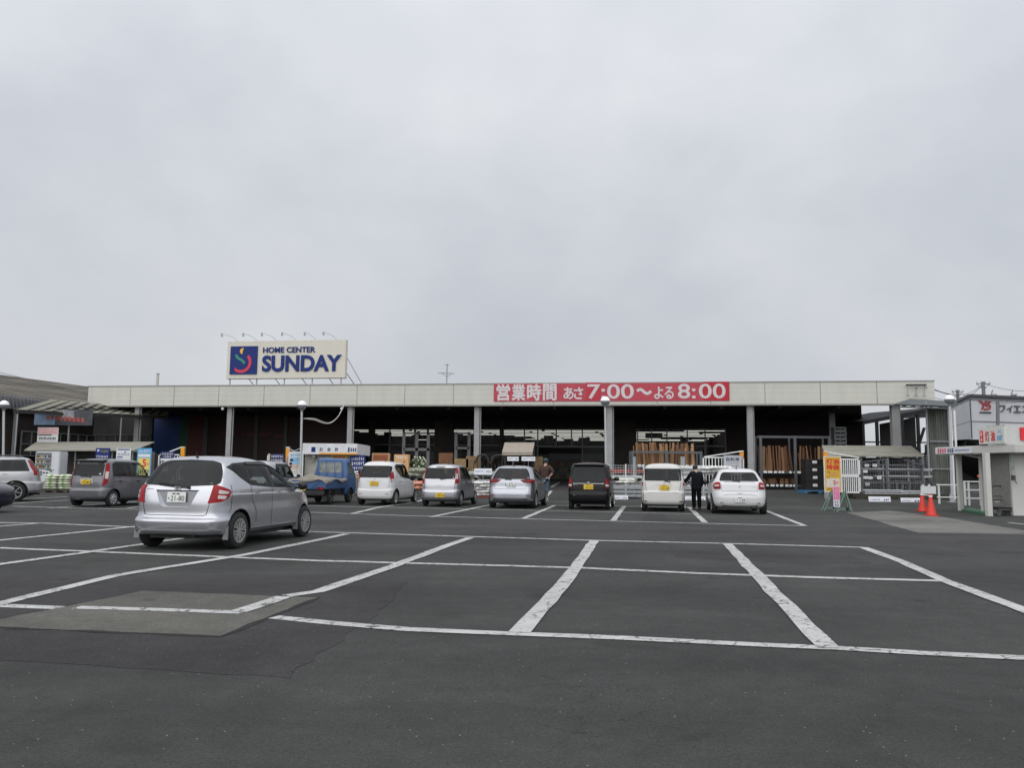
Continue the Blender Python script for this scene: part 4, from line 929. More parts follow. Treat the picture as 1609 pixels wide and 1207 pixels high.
emit_bm([conform(bv, [(-.60, 1.05), (.60, 1.05), (.52, 1.60), (-.52, 1.60)], 180, .004, r=.05)], 'windscreen', GLASS2, cab)
b = MB()
b.tube([(-.52, 1.47, .92), (-.50, 1.47, 1.66), (.50, 1.47, 1.66), (.52, 1.47, .92)], .022, 8)
for x in (-.16, .20): b.cyl((x, 1.47, .92), (x, 1.47, 1.66), .015, None, 8)
b.build('guard_frame', P_BLUE, tr, smooth=50)
b = MB(); b.box(-.70, .70, -.55, 1.42, .56, .64); b.build('bed_floor', P_BLUE, tr, bevel=.01)
for nm, bx in (('tailgate', (-.705, .705, -.60, -.565, .60, .90)), ('side_gate', (-.735, -.705, -.60, 1.42, .60, .90)), ('side_gate', (.705, .735, -.60, 1.42, .60, .90)), ('head_board', (-.70, .70, 1.425, 1.455, .60, .98))):
    b = MB(); b.box(*bx); x0, x1, y0, y1, z0, z1 = bx
    if nm == 'side_gate':
        sx = x0 - .008 if x0 < 0 else x1
        for zz in (.66, .76, .86): b.box(sx, sx + .008, y0 + .03, y1 - .03, zz - .015, zz + .015)
    if nm == 'tailgate':
        for zz in (.66, .76, .86): b.box(x0 + .03, x1 - .03, y0 - .008, y0, zz - .015, zz + .015)
    b.build(nm, P_BLUE, tr, bevel=.006)
b = MB(); b.box(-.62, .62, -.54, 2.3, .34, .46); b.box(-.10, .10, -.4, 1.4, .40, .56); b.box(.35, .68, .45, 1.0, .34, .54); b.box(-.68, -.35, .45, 1.1, .30, .54); b.cyl((-.6, 0, .27), (.6, 0, .27), .05); b.build('chassis', TRIM, tr)
b = MB(); b.box(-.68, .68, -.58, -.52, .38, .53); b.build('rear_bumper', TRIM, tr, bevel=.01)
for s in (-1, 1):
    b = MB(); b.box(s * .40, s * .66, -.615, -.58, .555, .665); o = b.build('tail_light', TAILD, tr, bevel=.008)
    b = MB(); b.box(s * .54, s * .65, -.625, -.612, .57, .65); b.build('lamp_lens', TAIL, o)
    b = MB(); b.prism([(s * .735, .34 * math.cos(t), .27 + .34 * math.sin(t)) for t in np.linspace(.2, 2.94, 12)] + [(s * .735, .29 * math.cos(t), .27 + .29 * math.sin(t)) for t in np.linspace(2.94, .2, 12)], (-s * .2, 0, 0)); b.build('mudguard', TRIM, tr)
    b = MB(); b.box(s * .50, s * .70, -.36, -.35, .14, .50); b.build('mud_flap', TRIM, tr)
    for yy in (0, 1.90): wheel(tr, s * .635, yy, .27, .15, s, 'steel')
plate(tr, -.22, -.60, .60, 'y', '12-87')
# the sheet: a sagging cloth with folds
SHEET = M('grey_brown_sheet', (.22, .20, .165), .8, var=.25, scale=5, bump=.3)
b = MB(); nxs, nys = 25, 29
for j in range(nys):
    for i in range(nxs):
        u, v = i / (nxs - 1) * 2 - 1, j / (nys - 1)
        x = u * .80; y = -.66 + v * 2.05
        z = .97 + .10 * math.exp(-((u + .15) / .5) ** 2) * math.sin(v * 2.9) + .05 * math.sin(3.1 * u + 5 * v) * (1 - abs(u)) + .03 * math.sin(9 * v + 4 * u)
        ed = max(0, (abs(u) - .90) / .10); er = max(0, (.06 - v) / .06)
        z -= ed * (.10 + .03 * math.sin(11 * v)) + er * (.12 + .05 * math.sin(7 * u)) * (1 - .4 * ed)
        b.v.append((x + .01 * math.sin(13 * v), y, z))
for j in range(nys - 1):
    for i in range(nxs - 1):
        a0 = j * nxs + i; b.f.append((a0, a0 + 1, a0 + nxs + 1, a0 + nxs)); b.m.append(0)
sh = b.build('bed_cover', SHEET, tr, smooth=60)
sm = sh.modifiers.new('thick', 'SOLIDIFY'); sm.thickness = .008
b = MB(); b.tube([(-.15, -.68, .90), (-.13, -.64, .62)], .008); b.tube([(.55, -.68, .88), (.20, -.64, .62)], .008); b.build('strap', INK, tr)
# ------------------------------------------------------------------ home centre building
ALF = math.atan(.149); FO = Vector((0, 46.0, 0))
EX = Vector((math.cos(ALF), -math.sin(ALF), 0)); EY = Vector((math.sin(ALF), math.cos(ALF), 0))
def FL(x, y, dy=0.0):
    """photo point on the plane dy metres behind the fascia -> local (x, z)"""
    r = ray(x, y); c = Vector((0, 0, CAMZ))
    k = ((FO - c).dot(EY) + dy) / r.dot(EY); p = c + r * k
    return (p - FO).dot(EX), p.z
def FW(lx, ly, z): p = FO + EX * lx + EY * ly; return Vector((p.x, p.y, z))
def fgz(lx, ly): p = FW(lx, ly, 0); return gz(p.x, p.y)
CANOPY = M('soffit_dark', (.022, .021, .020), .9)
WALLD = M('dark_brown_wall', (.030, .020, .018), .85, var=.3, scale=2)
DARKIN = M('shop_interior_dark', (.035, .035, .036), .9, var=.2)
FASC = M('fascia_panel', (.55, .545, .49), .6, var=.06, scale=1.1, stretch=(1.6, 1.6, .5))
FASC2 = M('fascia_joint', (.06, .06, .055), .8)
COLM = M('column_grey_paint', (.30, .30, .30), .5, var=.12, scale=2)
TUBE = M('lit_fluorescent_tube', (1.0, 1.0, .92), .5, emit=.82, var=0)
SGL = glass_mat('shop_glass', (.010, .011, .012), .04, .93)

hc = T('home_center', 'long single storey home centre with cream fascia and deep dark canopy', 'shop building', FO, -ALF)
xl, zt = FL(139, 608); xr, zt2 = FL(1468, 600)
ZT = 6.27; ZB = 5.06; DEP = 34.0; CD = 12.0
b = MB(); b.box(xl, xr, 0, .35, ZB, ZT)
fas = b.build('fascia', FASC, hc, bevel=.015)
jx = [FL(q, 620)[0] for q in (205, 273, 341, 411, 483, 556, 632, 709, 787, 868, 950, 1033, 1117, 1202, 1290, 1378)]
pitch = (jx[-1] - jx[0]) / (len(jx) - 1)
b = MB()
for i, x in enumerate(jx): b.box(jx[0] + i * pitch - .011, jx[0] + i * pitch + .011, -.004, .02, ZB + .02, ZT - .02)
for z in (.25, .5, .75): b.box(xl + .02, xr - .02, -.0025, .02, ZB + (ZT - ZB) * z - .006, ZB + (ZT - ZB) * z + .005, 1)
b.build('panel_joint', [FASC2, M('fascia_seam', (.43, .43, .385), .7)], fas)
b = MB(); b.box(xl - .03, xr + .03, -.04, .39, ZT, ZT + .05); b.build('coping', M('coping_grey', (.34, .34, .32), .5), fas)
b = MB(); b.box(xl, xr, .05, .33, ZB - .05, ZB); b.build('drip_edge', FASC, fas)
xe = FL(1354, 650, CD)[0]; xe2 = FL(1356, 650, 1)[0]
b = MB(); b.prism([(xl, .35, ZB + .02), (xr, .35, ZB + .02), (xr, 1.3, ZB + .02), (xe2, 1.3, ZB + .02), (xe, CD, ZB + .02), (xl, CD, ZB + .02)], (0, 0, .14))
for i in range(int((xe - xl) / 3.1)): b.box(xl + 1 + i * 3.1, xl + 1.16 + i * 3.1, .4, CD, ZB - .2, ZB + .02)
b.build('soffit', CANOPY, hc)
b = MB(); b.box(xl, xe, CD + .2, DEP, ZB + .2, ZB + .5); b.build('roof', M('roof_sheet_grey', (.2, .2, .2), .6), hc)
b = MB(); b.box(xl - .1, xl + .1, .36, DEP, ZB + .16, ZT - .1); b.build('parapet', FASC, hc)
# columns
for q in (217, 362, 551, 750, 958, 1178, 1306, 1406):
    lx, _ = FL(q, 660, .5); g = fgz(lx, .5); w = .15 if q not in (1306, 1406) else (.13 if q == 1306 else .20); y = .5 if q != 1306 else 7
    if q == 1306: lx = FL(q, 660, 7)[0]; g = fgz(lx, 7)
    b = MB(); b.box(lx - w, lx + w, y - w, y - w + .022, g - .1, ZB); b.box(lx - w, lx + w, y + w - .022, y + w, g - .1, ZB); b.box(lx - .012, lx + .012, y - w + .022, y + w - .022, g - .1, ZB)
    b.cyl((lx + w + .05, y - .05, g), (lx + w + .05, y - .05, ZB), .038, None, 8)
    for zz in (2.0, 3.6): b.box(lx + w - .02, lx + w + .1, y - .10, y - .0, zz, zz + .04)
    b.box(lx - w - .08, lx + w + .08, y - w - .08, y + w + .08, g - .1, g + .05)
    b.build('column', COLM, hc)
# front wall under the canopy (12 m back): solid on the left, glazing, open entrance, glazing
def WX(q, y=690): return FL(q, y, CD)[0]
ZC = 4.35
b = MB()
b.box(xl + .5, WX(537), CD, CD + .2, .2, ZB)                      # left solid wall
b.box(WX(537), WX(1140), CD, CD + .2, ZC, ZB)                       # header
b.box(WX(1140), xe, CD, CD + .2, .2, ZB)
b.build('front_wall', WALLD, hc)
b = MB()
for q in (537, 580, 612, 634, 652, 672, 692, 712, 745, 790, 824, 845, 874, 898, 915, 955, 1002, 1024, 1048, 1080, 1108, 1140):
    x = WX(q); w = .07 if q in (634, 652, 672, 692, 790) else .04
    b.box(x - w, x + w, CD - .04, CD + .08, .4 if not 845 < q < 915 else 3.0, ZC)
b.box(WX(537), WX(845), CD - .05, CD + .06, 3.10, 3.18); b.box(WX(845), WX(955), CD - .05, CD + .06, 3.0, 3.12); b.box(WX(955), WX(1140), CD - .05, CD + .06, 3.10, 3.18)
b.build('window_frame', M('window_frame_grey', (.13, .13, .135), .5, .3), hc)
b = MB(); b.box(WX(537), WX(845), CD + .02, CD + .035, .4, ZC); b.box(WX(915), WX(1140), CD + .02, CD + .035, .4, ZC); b.box(WX(845), WX(915), CD + .02, CD + .035, 3.12, ZC)
b.build('window_pane', SGL, hc)
# dark glazed wing between the old hall and the mural
lw0, lw1 = FL(132, 660, 5.2)[0], FL(240, 660, 5.2)[0]
b = MB(); b.box(lw0, lw1, 5.2, 5.4, .2, ZB + .02); b.build('left_wall', M('dark_wing_wall', (.022, .021, .021), .6, var=.4, scale=1.2), hc)
b = MB(); b.box(lw0, lw1, 5.10, 5.19, 1.9, 2.75); b.build('wing_window', M('dark_wing_glazing', (.035, .037, .037), .2, var=.5, scale=1.1), hc)
b = MB()
for i in range(7): x = lw0 + (lw1 - lw0) * i / 6; b.box(x - .03, x + .03, 5.04, 5.09, 1.9, 3.5)
for z in (1.9, 2.72, 3.5): b.box(lw0, lw1, 5.0, 5.035, z - .03, z + .03)
b.build('window_frame', M('wing_frame', (.075, .075, .072), .6), hc)
for q0, q1, d_ in ((684, 713, .30), (580, 590, .20), (786, 792, .3), (962, 1000, .22)): b = MB(); b.box(WX(q0), WX(q1), CD - d_, CD - .06, .3, ZB); b.build('wall_panel', M('dim_brown_wall', (.055, .047, .040), .85, var=.3, scale=1.2), hc)
# interior shell
b = MB(); b.box(WX(530), WX(1150), CD + .25, DEP, ZC + .1, ZC + .25); b.build('interior_ceiling', M('ceiling_grey', (.16, .16, .15), .9), hc)
b = MB(); b.box(xl, xe, DEP, DEP + .2, .2, ZB + .5); b.box(xl, xl + .2, CD + .25, DEP, .2, ZB + .4); b.box(xe - .2, xe, CD + .25, DEP, .2, ZB + .4); b.box(WX(530), WX(530) + .2, CD + .25, DEP, .2, ZC + .1); b.box(WX(1150), WX(1150) + .2, CD + .25, DEP, .2, ZC + .1)
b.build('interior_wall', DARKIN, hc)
# rows of lit tubes on the shop ceiling
rows = []
for k in range(9):
    dy = CD + 2.0 + k * 2.35; x = WX(532); j = 0
    while x < WX(1148):
        ln = random.choice((2.4, 3.6, 4.8)); q = (x - WX(532)) / (WX(1148) - WX(532))
        lit = not (.075 < q < .10) and not (.27 < q < .345) and not (.69 < q < .755) and random.random() > .06 and not (q < .24 and k > 3 and random.random() < .55)
        if lit: rows.append((x, min(x + ln, WX(1148)), dy))
        x += ln + .25
for (x0, x1, dy) in rows[:100]:
    b = MB(); b.box(x0, x1, dy - .05, dy + .05, ZC - .075, ZC - .03); b.build('ceiling_light', TUBE, hc)
# hanging boards and beams that cut the light rows
b = MB()
for i in range(16):
    dy = CD + 1.5 + random.random() * 14; x = WX(540) + random.random() * (WX(1145) - WX(540)); b.box(x, x + random.uniform(.5, 1.4), dy, dy + .04, ZC - random.uniform(.45, .9), ZC - .2)
for k in range(5): b.box(WX(532), WX(1148), CD + 3.3 + k * 4.2, CD + 3.45 + k * 4.2, ZC - .02, ZC + .1)
b.build('hanging_board', DARKIN, hc)

# painted mural on the left wall
mur = T('wall_mural', 'dark blue painted wall with green and red waves at the left end of the shop', 'mural', FW(xl + 4, 7.2, 0), -ALF)
x0 = FL(238, 640, 7.2)[0] - xl - 4; x1 = FL(545, 640, 7.2)[0] - xl - 4; g = fgz(xl + 8, 7)
def mx_(q): return FL(q, 650, 7.2)[0] - xl - 4
b = MB(); b.box(mx_(238), mx_(283), 0, .12, g - .1, ZB + .02); b.build('blue_panel', M('mural_blue', (.013, .045, .18), .55, var=.12, scale=1), mur)
b = MB(); b.box(mx_(283), mx_(297), .003, .123, g - .1, ZB + .02); b.build('green_panel', M('mural_green', (.016, .07, .035), .6), mur)
b = MB(); b.box(mx_(297), mx_(322), 0, .12, g - .1, ZB + .02); b.build('red_panel', M('mural_red', (.085, .018, .014), .6), mur)
b = MB(); b.box(mx_(322), mx_(548), .005, .125, g - .1, ZB + .02); b.build('dark_panel', M('mural_dark_red', (.032, .012, .011), .7, var=.35, scale=.6), mur)
for q0, q1 in ((322, 330), (402, 409), (448, 455)):
    b = MB(); b.box(mx_(q0), mx_(q1) - .06, -.10, -.005, g, ZB); b.build('pilaster', M('dark_grey_pilaster', (.06, .06, .06), .7), mur)
b = MB()
for q, z, w in ((345, 3.6, .7), (352, 3.55, 1.3), (372, 3.6, .6), (388, 3.5, 1.6), (420, 3.6, .4), (432, 3.4, .8)):
    b.box(mx_(q), mx_(q) + w, -.012, 0, z, z + .28)
b.build('wall_panel', M('mural_faint_red', (.065, .018, .016), .7), mur)

# hours banner on the fascia
bx0, _ = FL(776, 616); bx1, _ = FL(1146, 616); zb0 = FL(960, 630.5)[1]; zb1 = FL(960, 601)[1]
bn = T('hours_banner', 'long red opening hours banner across the cream fascia', 'banner', FW(bx0, -.04, zb0), -ALF)
BW = bx1 - bx0; BH = zb1 - zb0
def bq(q): return FL(q, 616)[0] - bx0
PALE = M('faded_banner_red', (.44, .045, .068), .55, var=.10, scale=1.5, bump=.25); DEEP = M('fresh_banner_red', (.42, .010, .022), .55, var=.06); MIDR = M('banner_red', (.44, .022, .045), .55, var=.06)
b = MB(); b.box(0, BW, 0, .035, 0, BH); pan = b.build('panel', PALE, bn)
for (q0, q1, m) in ((921, 944, MIDR), (1104, 1146, DEEP)):
    b = MB(); b.box(bq(q0), bq(q1), -.003, .001, .004, BH - .004); b.build('replaced_panel', m, pan)
LB = M('banner_white_letters', (.60, .56, .57), .5)
for s_, q0, q1, a, c, bo in (('営', 781, 801, .06, .92, .075), ('業', 805, 825, .06, .92, .075), ('時', 829, 850, .06, .92, .075), ('間', 854, 874, .06, .92, .075), ('あ', 886, 901, .12, .74, .06), ('さ', 902, 916, .12, .74, .06), ('7:', 923, 951, .12, .90, .012), ('00', 954, 996, .12, .90, .012),
                      ('よ', 1028, 1042, .12, .74, .06), ('る', 1044, 1058, .12, .74, .06), ('8:', 1065, 1093, .12, .90, .012), ('00', 1098, 1140, .12, .90, .012)):
    text(s_, bq(q0), bq(q1), BH * a, BH * c, -.005, LB, pan, .006, bo)
b = MB(); n = 14; b.ribbon([(bq(1001) + (bq(1023) - bq(1001)) * i / n, BH * (.50 + .11 * math.sin(2 * math.pi * i / n + .2))) for i in range(n + 1)], .16, -.004, .006); b.build('lettering', LB, pan)

# rooftop sign
rx0, rz0 = FL(355, 595.5, 2.5); rx1, rz1 = FL(544, 533.5, 2.5)
bb = T('rooftop_sign', 'cream rooftop sign reading HOME CENTER SUNDAY with blue logo square', 'sign', FW(rx0, 2.5, ZB + .5), -ALF)
o0 = ZB + .5; SW = rx1 - rx0; z0 = rz0 - o0; SH = rz1 - rz0
b = MB(); b.box(0, SW, 0, .35, z0, z0 + SH); pan = b.build('sign_panel', M('sign_cream', (.63, .60, .52), .5, var=.04, scale=.8), bb, bevel=.02)
def sx(q): return (q - 355.5) / (543.5 - 355.5) * SW
def sz(y): return z0 + SH * (1 - (y - 535) / (595 - 535))
b = MB(); b.box(sx(361.5), sx(405), -.06, -.002, sz(588), sz(543.5)); lg = b.build('logo_square', BLUE, pan)
L0 = (sx(361.5), sz(588)); LS = sx(405) - sx(361.5); LH = sz(543.5) - sz(588)
def lp(u, v): return (L0[0] + u * LS, L0[1] + (1 - v) * LH)
b = MB(); b.ribbon([lp(.245 + .33 * 0, .80)] + [lp(.42 + .33 * math.cos(t), .575 + .33 * math.sin(t)) for t in np.linspace(2.25, -.75, 16)], .10 * LS, -.062, .02); b.build('logo_arc', M('logo_red', (.60, .03, .06), .5), lg)
b = MB(); b.ribbon([lp(.22, .30), lp(.26, .39), lp(.33, .45), lp(.42, .49), lp(.50, .55), lp(.54, .63)], .085 * LS, -.062, .02); b.build('logo_wave', M('logo_green', (.03, .24, .15), .5), lg)
b = MB(); b.ribbon([lp(.49, .07), lp(.43, .12), lp(.405, .19), lp(.43, .28)], [.02 * LS, .10 * LS, .11 * LS, .04 * LS], -.062, .02); b.build('logo_flame', M('logo_yellow', (.75, .42, .05), .5), lg)
text('HOME CENTER', sx(413.5), sx(496), sz(554.5), sz(545.5), -.003, BLUE, pan, .05, .018)
text('SUNDAY', sx(413), sx(537.5), sz(584.5), sz(558.5), -.003, BLUE, pan, .06, .035)
for q in (360, 403, 447, 491, 536):
    b = MB(); x = sx(q); b.cyl((x, .18, 0), (x, .18, z0 + .02), .045, None, 8); b.build('sign_post', LGREY, bb)
for q, q2 in ((380, 384), (423, 427), (466, 470), (509, 513), (542, 546)):
    b = MB(); b.cyl((sx(q), .34, z0 + .4), (sx(q2) + .35, 3.2, .02), .025, None, 6); b.build('sign_stay', GREY, bb)
b = MB(); b.cyl((SW - .1, .3, z0 + SH * .6), (SW + .55, 4.2, .02), .018, None, 6); b.build('sign_stay', GREY, bb)
for q, qb in ((353, 372), (387, 403), (416.5, 434), (448, 465), (483, 497), (512, 529)):
    x = sx(q) + .25; xb = sx(qb)
    b = MB(); zz = z0 + SH; b.tube([(xb, .15, zz - .02), (xb - .2, -.3, zz + .22), (x + .05, -1.0, zz + .30)], .010, 5); la = b.build('lamp_arm', GREY, bb)
    b = MB(); b.box(x - .07, x + .01, -1.08, -.97, zz + .24, zz + .34); b.cyl((x - .03, -1.02, zz + .25), (x - .01, -.97, zz + .13), .05, .075, 10); b.build('lamp_head', LGREY, la)

# antenna and vent pipe on the roof
ax, az_ = FL(702, 602, 6)
an = T('tv_antenna', 'thin television antenna on the flat roof', 'antenna', FW(ax, 6, ZB + .5), -ALF)
ztop = FL(702, 572, 6)[1] - ZB - .5; b = MB(); b.cyl((0, 0, 0), (0, 0, ztop), .035, None, 6); b.build('mast', GREY, an)
b = MB(); h1 = ztop - .62; b.bar((-.5, -.2, h1), (.42, .2, h1), .03, .03)
for i in range(7): q = -.5 + i * .15; b.bar((q, q * .4 - .25, h1), (q, q * .4 + .25, h1), .02, .02)
b.bar((0, 0, h1 - .25), (-.30, -.1, h1), .03, .03); b.bar((0, 0, h1 - .25), (.30, .1, h1), .03, .03); b.build('aerial', GREY, an)
b = MB(); b.bar((-.22, 0, ztop - .02), (.14, 0, ztop - .08), .05, .03); b.bar((.05, -.2, ztop - .06), (.05, .2, ztop - .06), .03, .03); b.build('aerial', GREY, an)
px_, _ = FL(247, 605, 4); vp = T('vent_pipe', 'single cream vent pipe standing on the left of the flat roof', 'pipe', FW(px_, 4, ZB + .4), -ALF)
b = MB(); h = FL(247, 588, 4)[1] - ZB - .4; b.cyl((0, 0, 0), (0, 0, h), .09, None, 12); b.build('pipe', CREAM, vp, smooth=40); b = MB(); b.cyl((0, 0, h), (0, 0, h + .06), .12, None, 12); b.build('cap', CREAM, vp)
# small floodlights under the eave
for i, q in enumerate((350, 537)):
    lx, lz = FL(q, 638, .1); t = T('floodlight', ('small white floodlight under the eave left of the second column', 'small white floodlight under the eave above the drooping cable')[i], 'lamp', FW(lx, .1, ZB - .05), -ALF, 'floodlights under the eave')
    b = MB(); b.blob((0, 0, -.14), .09, 0, 10, 6); b.build('lamp_head', W_, t, smooth=50); b = MB(); b.cyl((0, 0, 0), (0, 0, -.07), .02); b.build('bracket', GREY, t)

# ------------------------------------------------------------------ old hall on the left
E0, E1 = P(0, 619, 45), P(140, 637, 52.0); R0_, R1_ = P(0, 589, 52), P(140, 608, 59.6)
dE = (E1 - E0); dR = (R1_ - R0_)
A0 = E0 - dE * 1.6; A1 = E1 + dE * .12; B0 = R0_ - dR * 1.6; B1 = R1_ + dR * .12
hall = T('old_hall', 'weathered old hall with a stained sheet roof left of the shop', 'building', (A1.x, A1.y, gz(A1.x, A1.y)))
ROOFM = M('stained_sheet_roof', (.20, .185, .16), .9, var=.55, scale=.9, stretch=(.5, .25, 5), bump=.3)
b = MB(); n = 16
for i in range(n):
    u, v = i / n, (i + 1) / n
    a0, a1, c0, c1 = A0.lerp(B0, u), A1.lerp(B1, u), A0.lerp(B0, v), A1.lerp(B1, v)
    b.prism([a0 + Vector((0, 0, .07)), a1 + Vector((0, 0, .07)), c1 + Vector((0, 0, .01)), c0 + Vector((0, 0, .01))], (0, 0, -.12))
b.build('roof', ROOFM, hall, world=True)
b = MB(); EAVE = M('curved_eave_sheet', (.10, .10, .105), .6, .2, var=.25, scale=3); n = 70; dn = Vector((dE.y, -dE.x, 0)).normalized()
for i in range(n):
    u, v = i / n, (i + .7) / n; pr = []
    for t in np.linspace(0, 1.5, 6):
        pr.append((.38 * math.sin(t), -.75 * (1 - math.cos(t)) * 1.15))
    for (o1, z1), (o2, z2) in zip(pr[:-1], pr[1:]):
        a, c = A0.lerp(A1, u), A0.lerp(A1, v)
        b.add([a + dn * o1 + Vector((0, 0, z1)), c + dn * o1 + Vector((0, 0, z1)), c + dn * o2 + Vector((0, 0, z2)), a + dn * o2 + Vector((0, 0, z2))], [(0, 1, 2, 3)])
        a, c = A0.lerp(A1, v), A0.lerp(A1, (i + 1) / n); k = .94
        b.add([a + dn * o1 * k + Vector((0, 0, z1 - .01)), c + dn * o1 * k + Vector((0, 0, z1 - .01)), c + dn * o2 * k + Vector((0, 0, z2 - .01)), a + dn * o2 * k + Vector((0, 0, z2 - .01))], [(0, 1, 2, 3)])
b.build('eave', EAVE, hall, world=True, smooth=40)
b = MB(); n = 110; wd_ = -dn * .25
q0, q1 = A0 - dn * .30, A1 - dn * .30; b.prism([(q0.x, q0.y, 0), (q1.x, q1.y, 0), (q1.x, q1.y, q1.z - .05), (q0.x, q0.y, q0.z - .05)], wd_)
for i in range(n):
    u, v = i / n, (i + .5) / n
    for uu, vv, o in ((u, v, .0), (v, (i + 1) / n, .04)):
        a, c = A0.lerp(A1, uu) - dn * (.2 + o), A0.lerp(A1, vv) - dn * (.2 + o)
        b.add([Vector((a.x, a.y, 0)), Vector((c.x, c.y, 0)), Vector((c.x, c.y, c.z - .1)), Vector((a.x, a.y, a.z - .1))], [(0, 1, 2, 3)])
b.build('wall', M('dark_ribbed_wall', (.045, .036, .032), .75, var=.25, scale=1.5), hall, world=True)
def HP(u, out, z):
    a = E0.lerp(E1, u) + dn * out; return Vector((a.x, a.y, z))
for u in (-.03, .16):
    b = MB(); b.bar(HP(u, .05, 0), HP(u, .05, 4.6), .12, .1); b.build('corner_post', GREY, hall, world=True)
GLAZ = M('dark_hall_glazing', (.04, .042, .042), .25, var=.5, scale=.9)
b = MB(); b.prism([HP(.24, -.1, 1.9), HP(1.1, -.1, 1.9), HP(1.1, -.1, 3.35), HP(.24, -.1, 3.35)], dn * .12)
b.build('window', GLAZ, hall, world=True)
b = MB()
for u in np.linspace(.24, 1.1, 9): b.bar(HP(u, .04, 1.9), HP(u, .04, 3.35), .07, .06)
for z in (1.92, 2.6, 3.33): b.bar(HP(.24, .05, z), HP(1.1, .05, z), .06, .07)
b.build('window_frame', M('hall_window_frame', (.13, .13, .125), .6), hall, world=True)
# canopy of pale sheets on dark rafters
cn = T('lattice_canopy', 'pale sheet canopy on a dark lattice beside the old hall', 'canopy', GX(120, 46))
NL, NR_, FLt, FR = P(77, 629, 46), P(270, 645, 56), P(22, 645, 42.0), P(262, 655, 51.5)
b = MB(); up = Vector((0, 0, .05)); SHT = M('translucent_canopy_sheet', (.62, .60, .48), .5, var=.1, trans=.0)
tn = SHT.node_tree; tl = tn.nodes.new('ShaderNodeBsdfTranslucent'); tl.inputs['Color'].default_value = (.78, .76, .60, 1); ms = tn.nodes.new('ShaderNodeMixShader'); ms.inputs['Fac'].default_value = .62
tn.links.new(tn.nodes['Principled BSDF'].outputs[0], ms.inputs[1]); tn.links.new(tl.outputs[0], ms.inputs[2]); tn.links.new(ms.outputs[0], tn.nodes['Material Output'].inputs['Surface'])
b.add([FLt + up, FR + up, NR_ + up, NL + up], [(0, 1, 2, 3)]); b.build('roof_sheet', SHT, cn, world=True)
b = MB(); DK = M('dark_rafter', (.02, .02, .02), .7)
for u in np.linspace(0, 1, 15): b.bar(NL.lerp(NR_, u), FLt.lerp(FR, u), .08, .10)
b.build('rafter', DK, cn, world=True); b = MB()
for v in np.linspace(0, 1, 6): b.bar(NL.lerp(FLt, v) + Vector((0, 0, -.08)), NR_.lerp(FR, v) + Vector((0, 0, -.08)), .13, .13)
b.build('purlin', DK, cn, world=True)
for u in (.02, .32, .66):
    p = FLt.lerp(FR, u); b = MB(); b.cyl((p.x, p.y, gz(p.x, p.y)), (p.x, p.y, p.z), .045, None, 8); b.build('post', GREY, cn, world=True)
# banner and poster on the hall
def quadthing(name, label, cat, px, Y, mat, group=None):
    """board hung facing the camera side; px = (x0,y0,x1,y1)"""
    x0, y0, x1, y1 = px; a, c = P(x0, y1, Y), P(x1, y0, Y); w, h = c.x - a.x, c.z - a.z
    t = T(name, label, cat, a, 0, group); b = MB(); b.box(0, w, 0, .03, 0, h); o = b.build('panel', mat, t); return t, o, w, h
t, o, w, h = quadthing('wall_banner', 'faded blue and dark banner with blurred red characters on the old hall', 'banner', (53, 645, 146, 668), 44.6, M('banner_dark_grey', (.05, .055, .065), .6, var=.4, scale=2))
b = MB(); b.box(.01, w * .36, -.006, .001, .01, h - .01); b.build('printed_patch', M('banner_blue_print', (.16, .24, .36), .6, var=.3, scale=3), o)
b = MB(); b.box(w * .36, w * .68, -.005, .001, h * .45, h - .01); b.build('printed_patch', M('banner_grey_print', (.24, .24, .26), .6, var=.4, scale=3), o)
b = MB(); rr = random.Random(3); RB = M('faded_red_print', (.36, .07, .06), .6)
for i in range(9):
    cx = w * (.24 + i * .075); hz_ = h * (.50 - .02 * i); s_ = w * .027
    for j in range(3): zz = hz_ - s_ + j * s_; b.box(cx - s_, cx + s_ * rr.uniform(.5, 1), -.012 - .001 * j, -.007, zz - .035, zz + .035)
    for j in range(2): xx = cx + rr.uniform(-.8, .8) * s_; b.box(xx - .035, xx + .035, -.016 - .001 * j, -.008, hz_ - s_ * 1.2, hz_ + s_ * 1.2)
b.build('blurred_marks', RB, o)
t, o, w, h = quadthing('wall_poster', 'white poster with a pink top and black bar under the banner', 'poster', (58, 672, 92, 695), 44.0, M('poster_white', (.62, .62, .62), .6))
b = MB(); b.box(.02, w * .98, -.006, .001, h * .55, h * .97); b.build('printed_patch', M('poster_pink', (.60, .36, .36), .6, var=.2, scale=4), o); b = MB(); b.box(w * .04, w * .7, -.010, .001, h * .46, h * .52); b.build('printed_patch', INK, o)
b = MB()
for i in range(11): x = w * (.10 + .075 * i); b.box(x, x + w * .05, -.006, .001, h * .20, h * .34 - .02 * (i % 3)); b.box(x, x + w * .03, -.006, .001, h * .10, h * .13)
b.build('blurred_marks', INK, o)

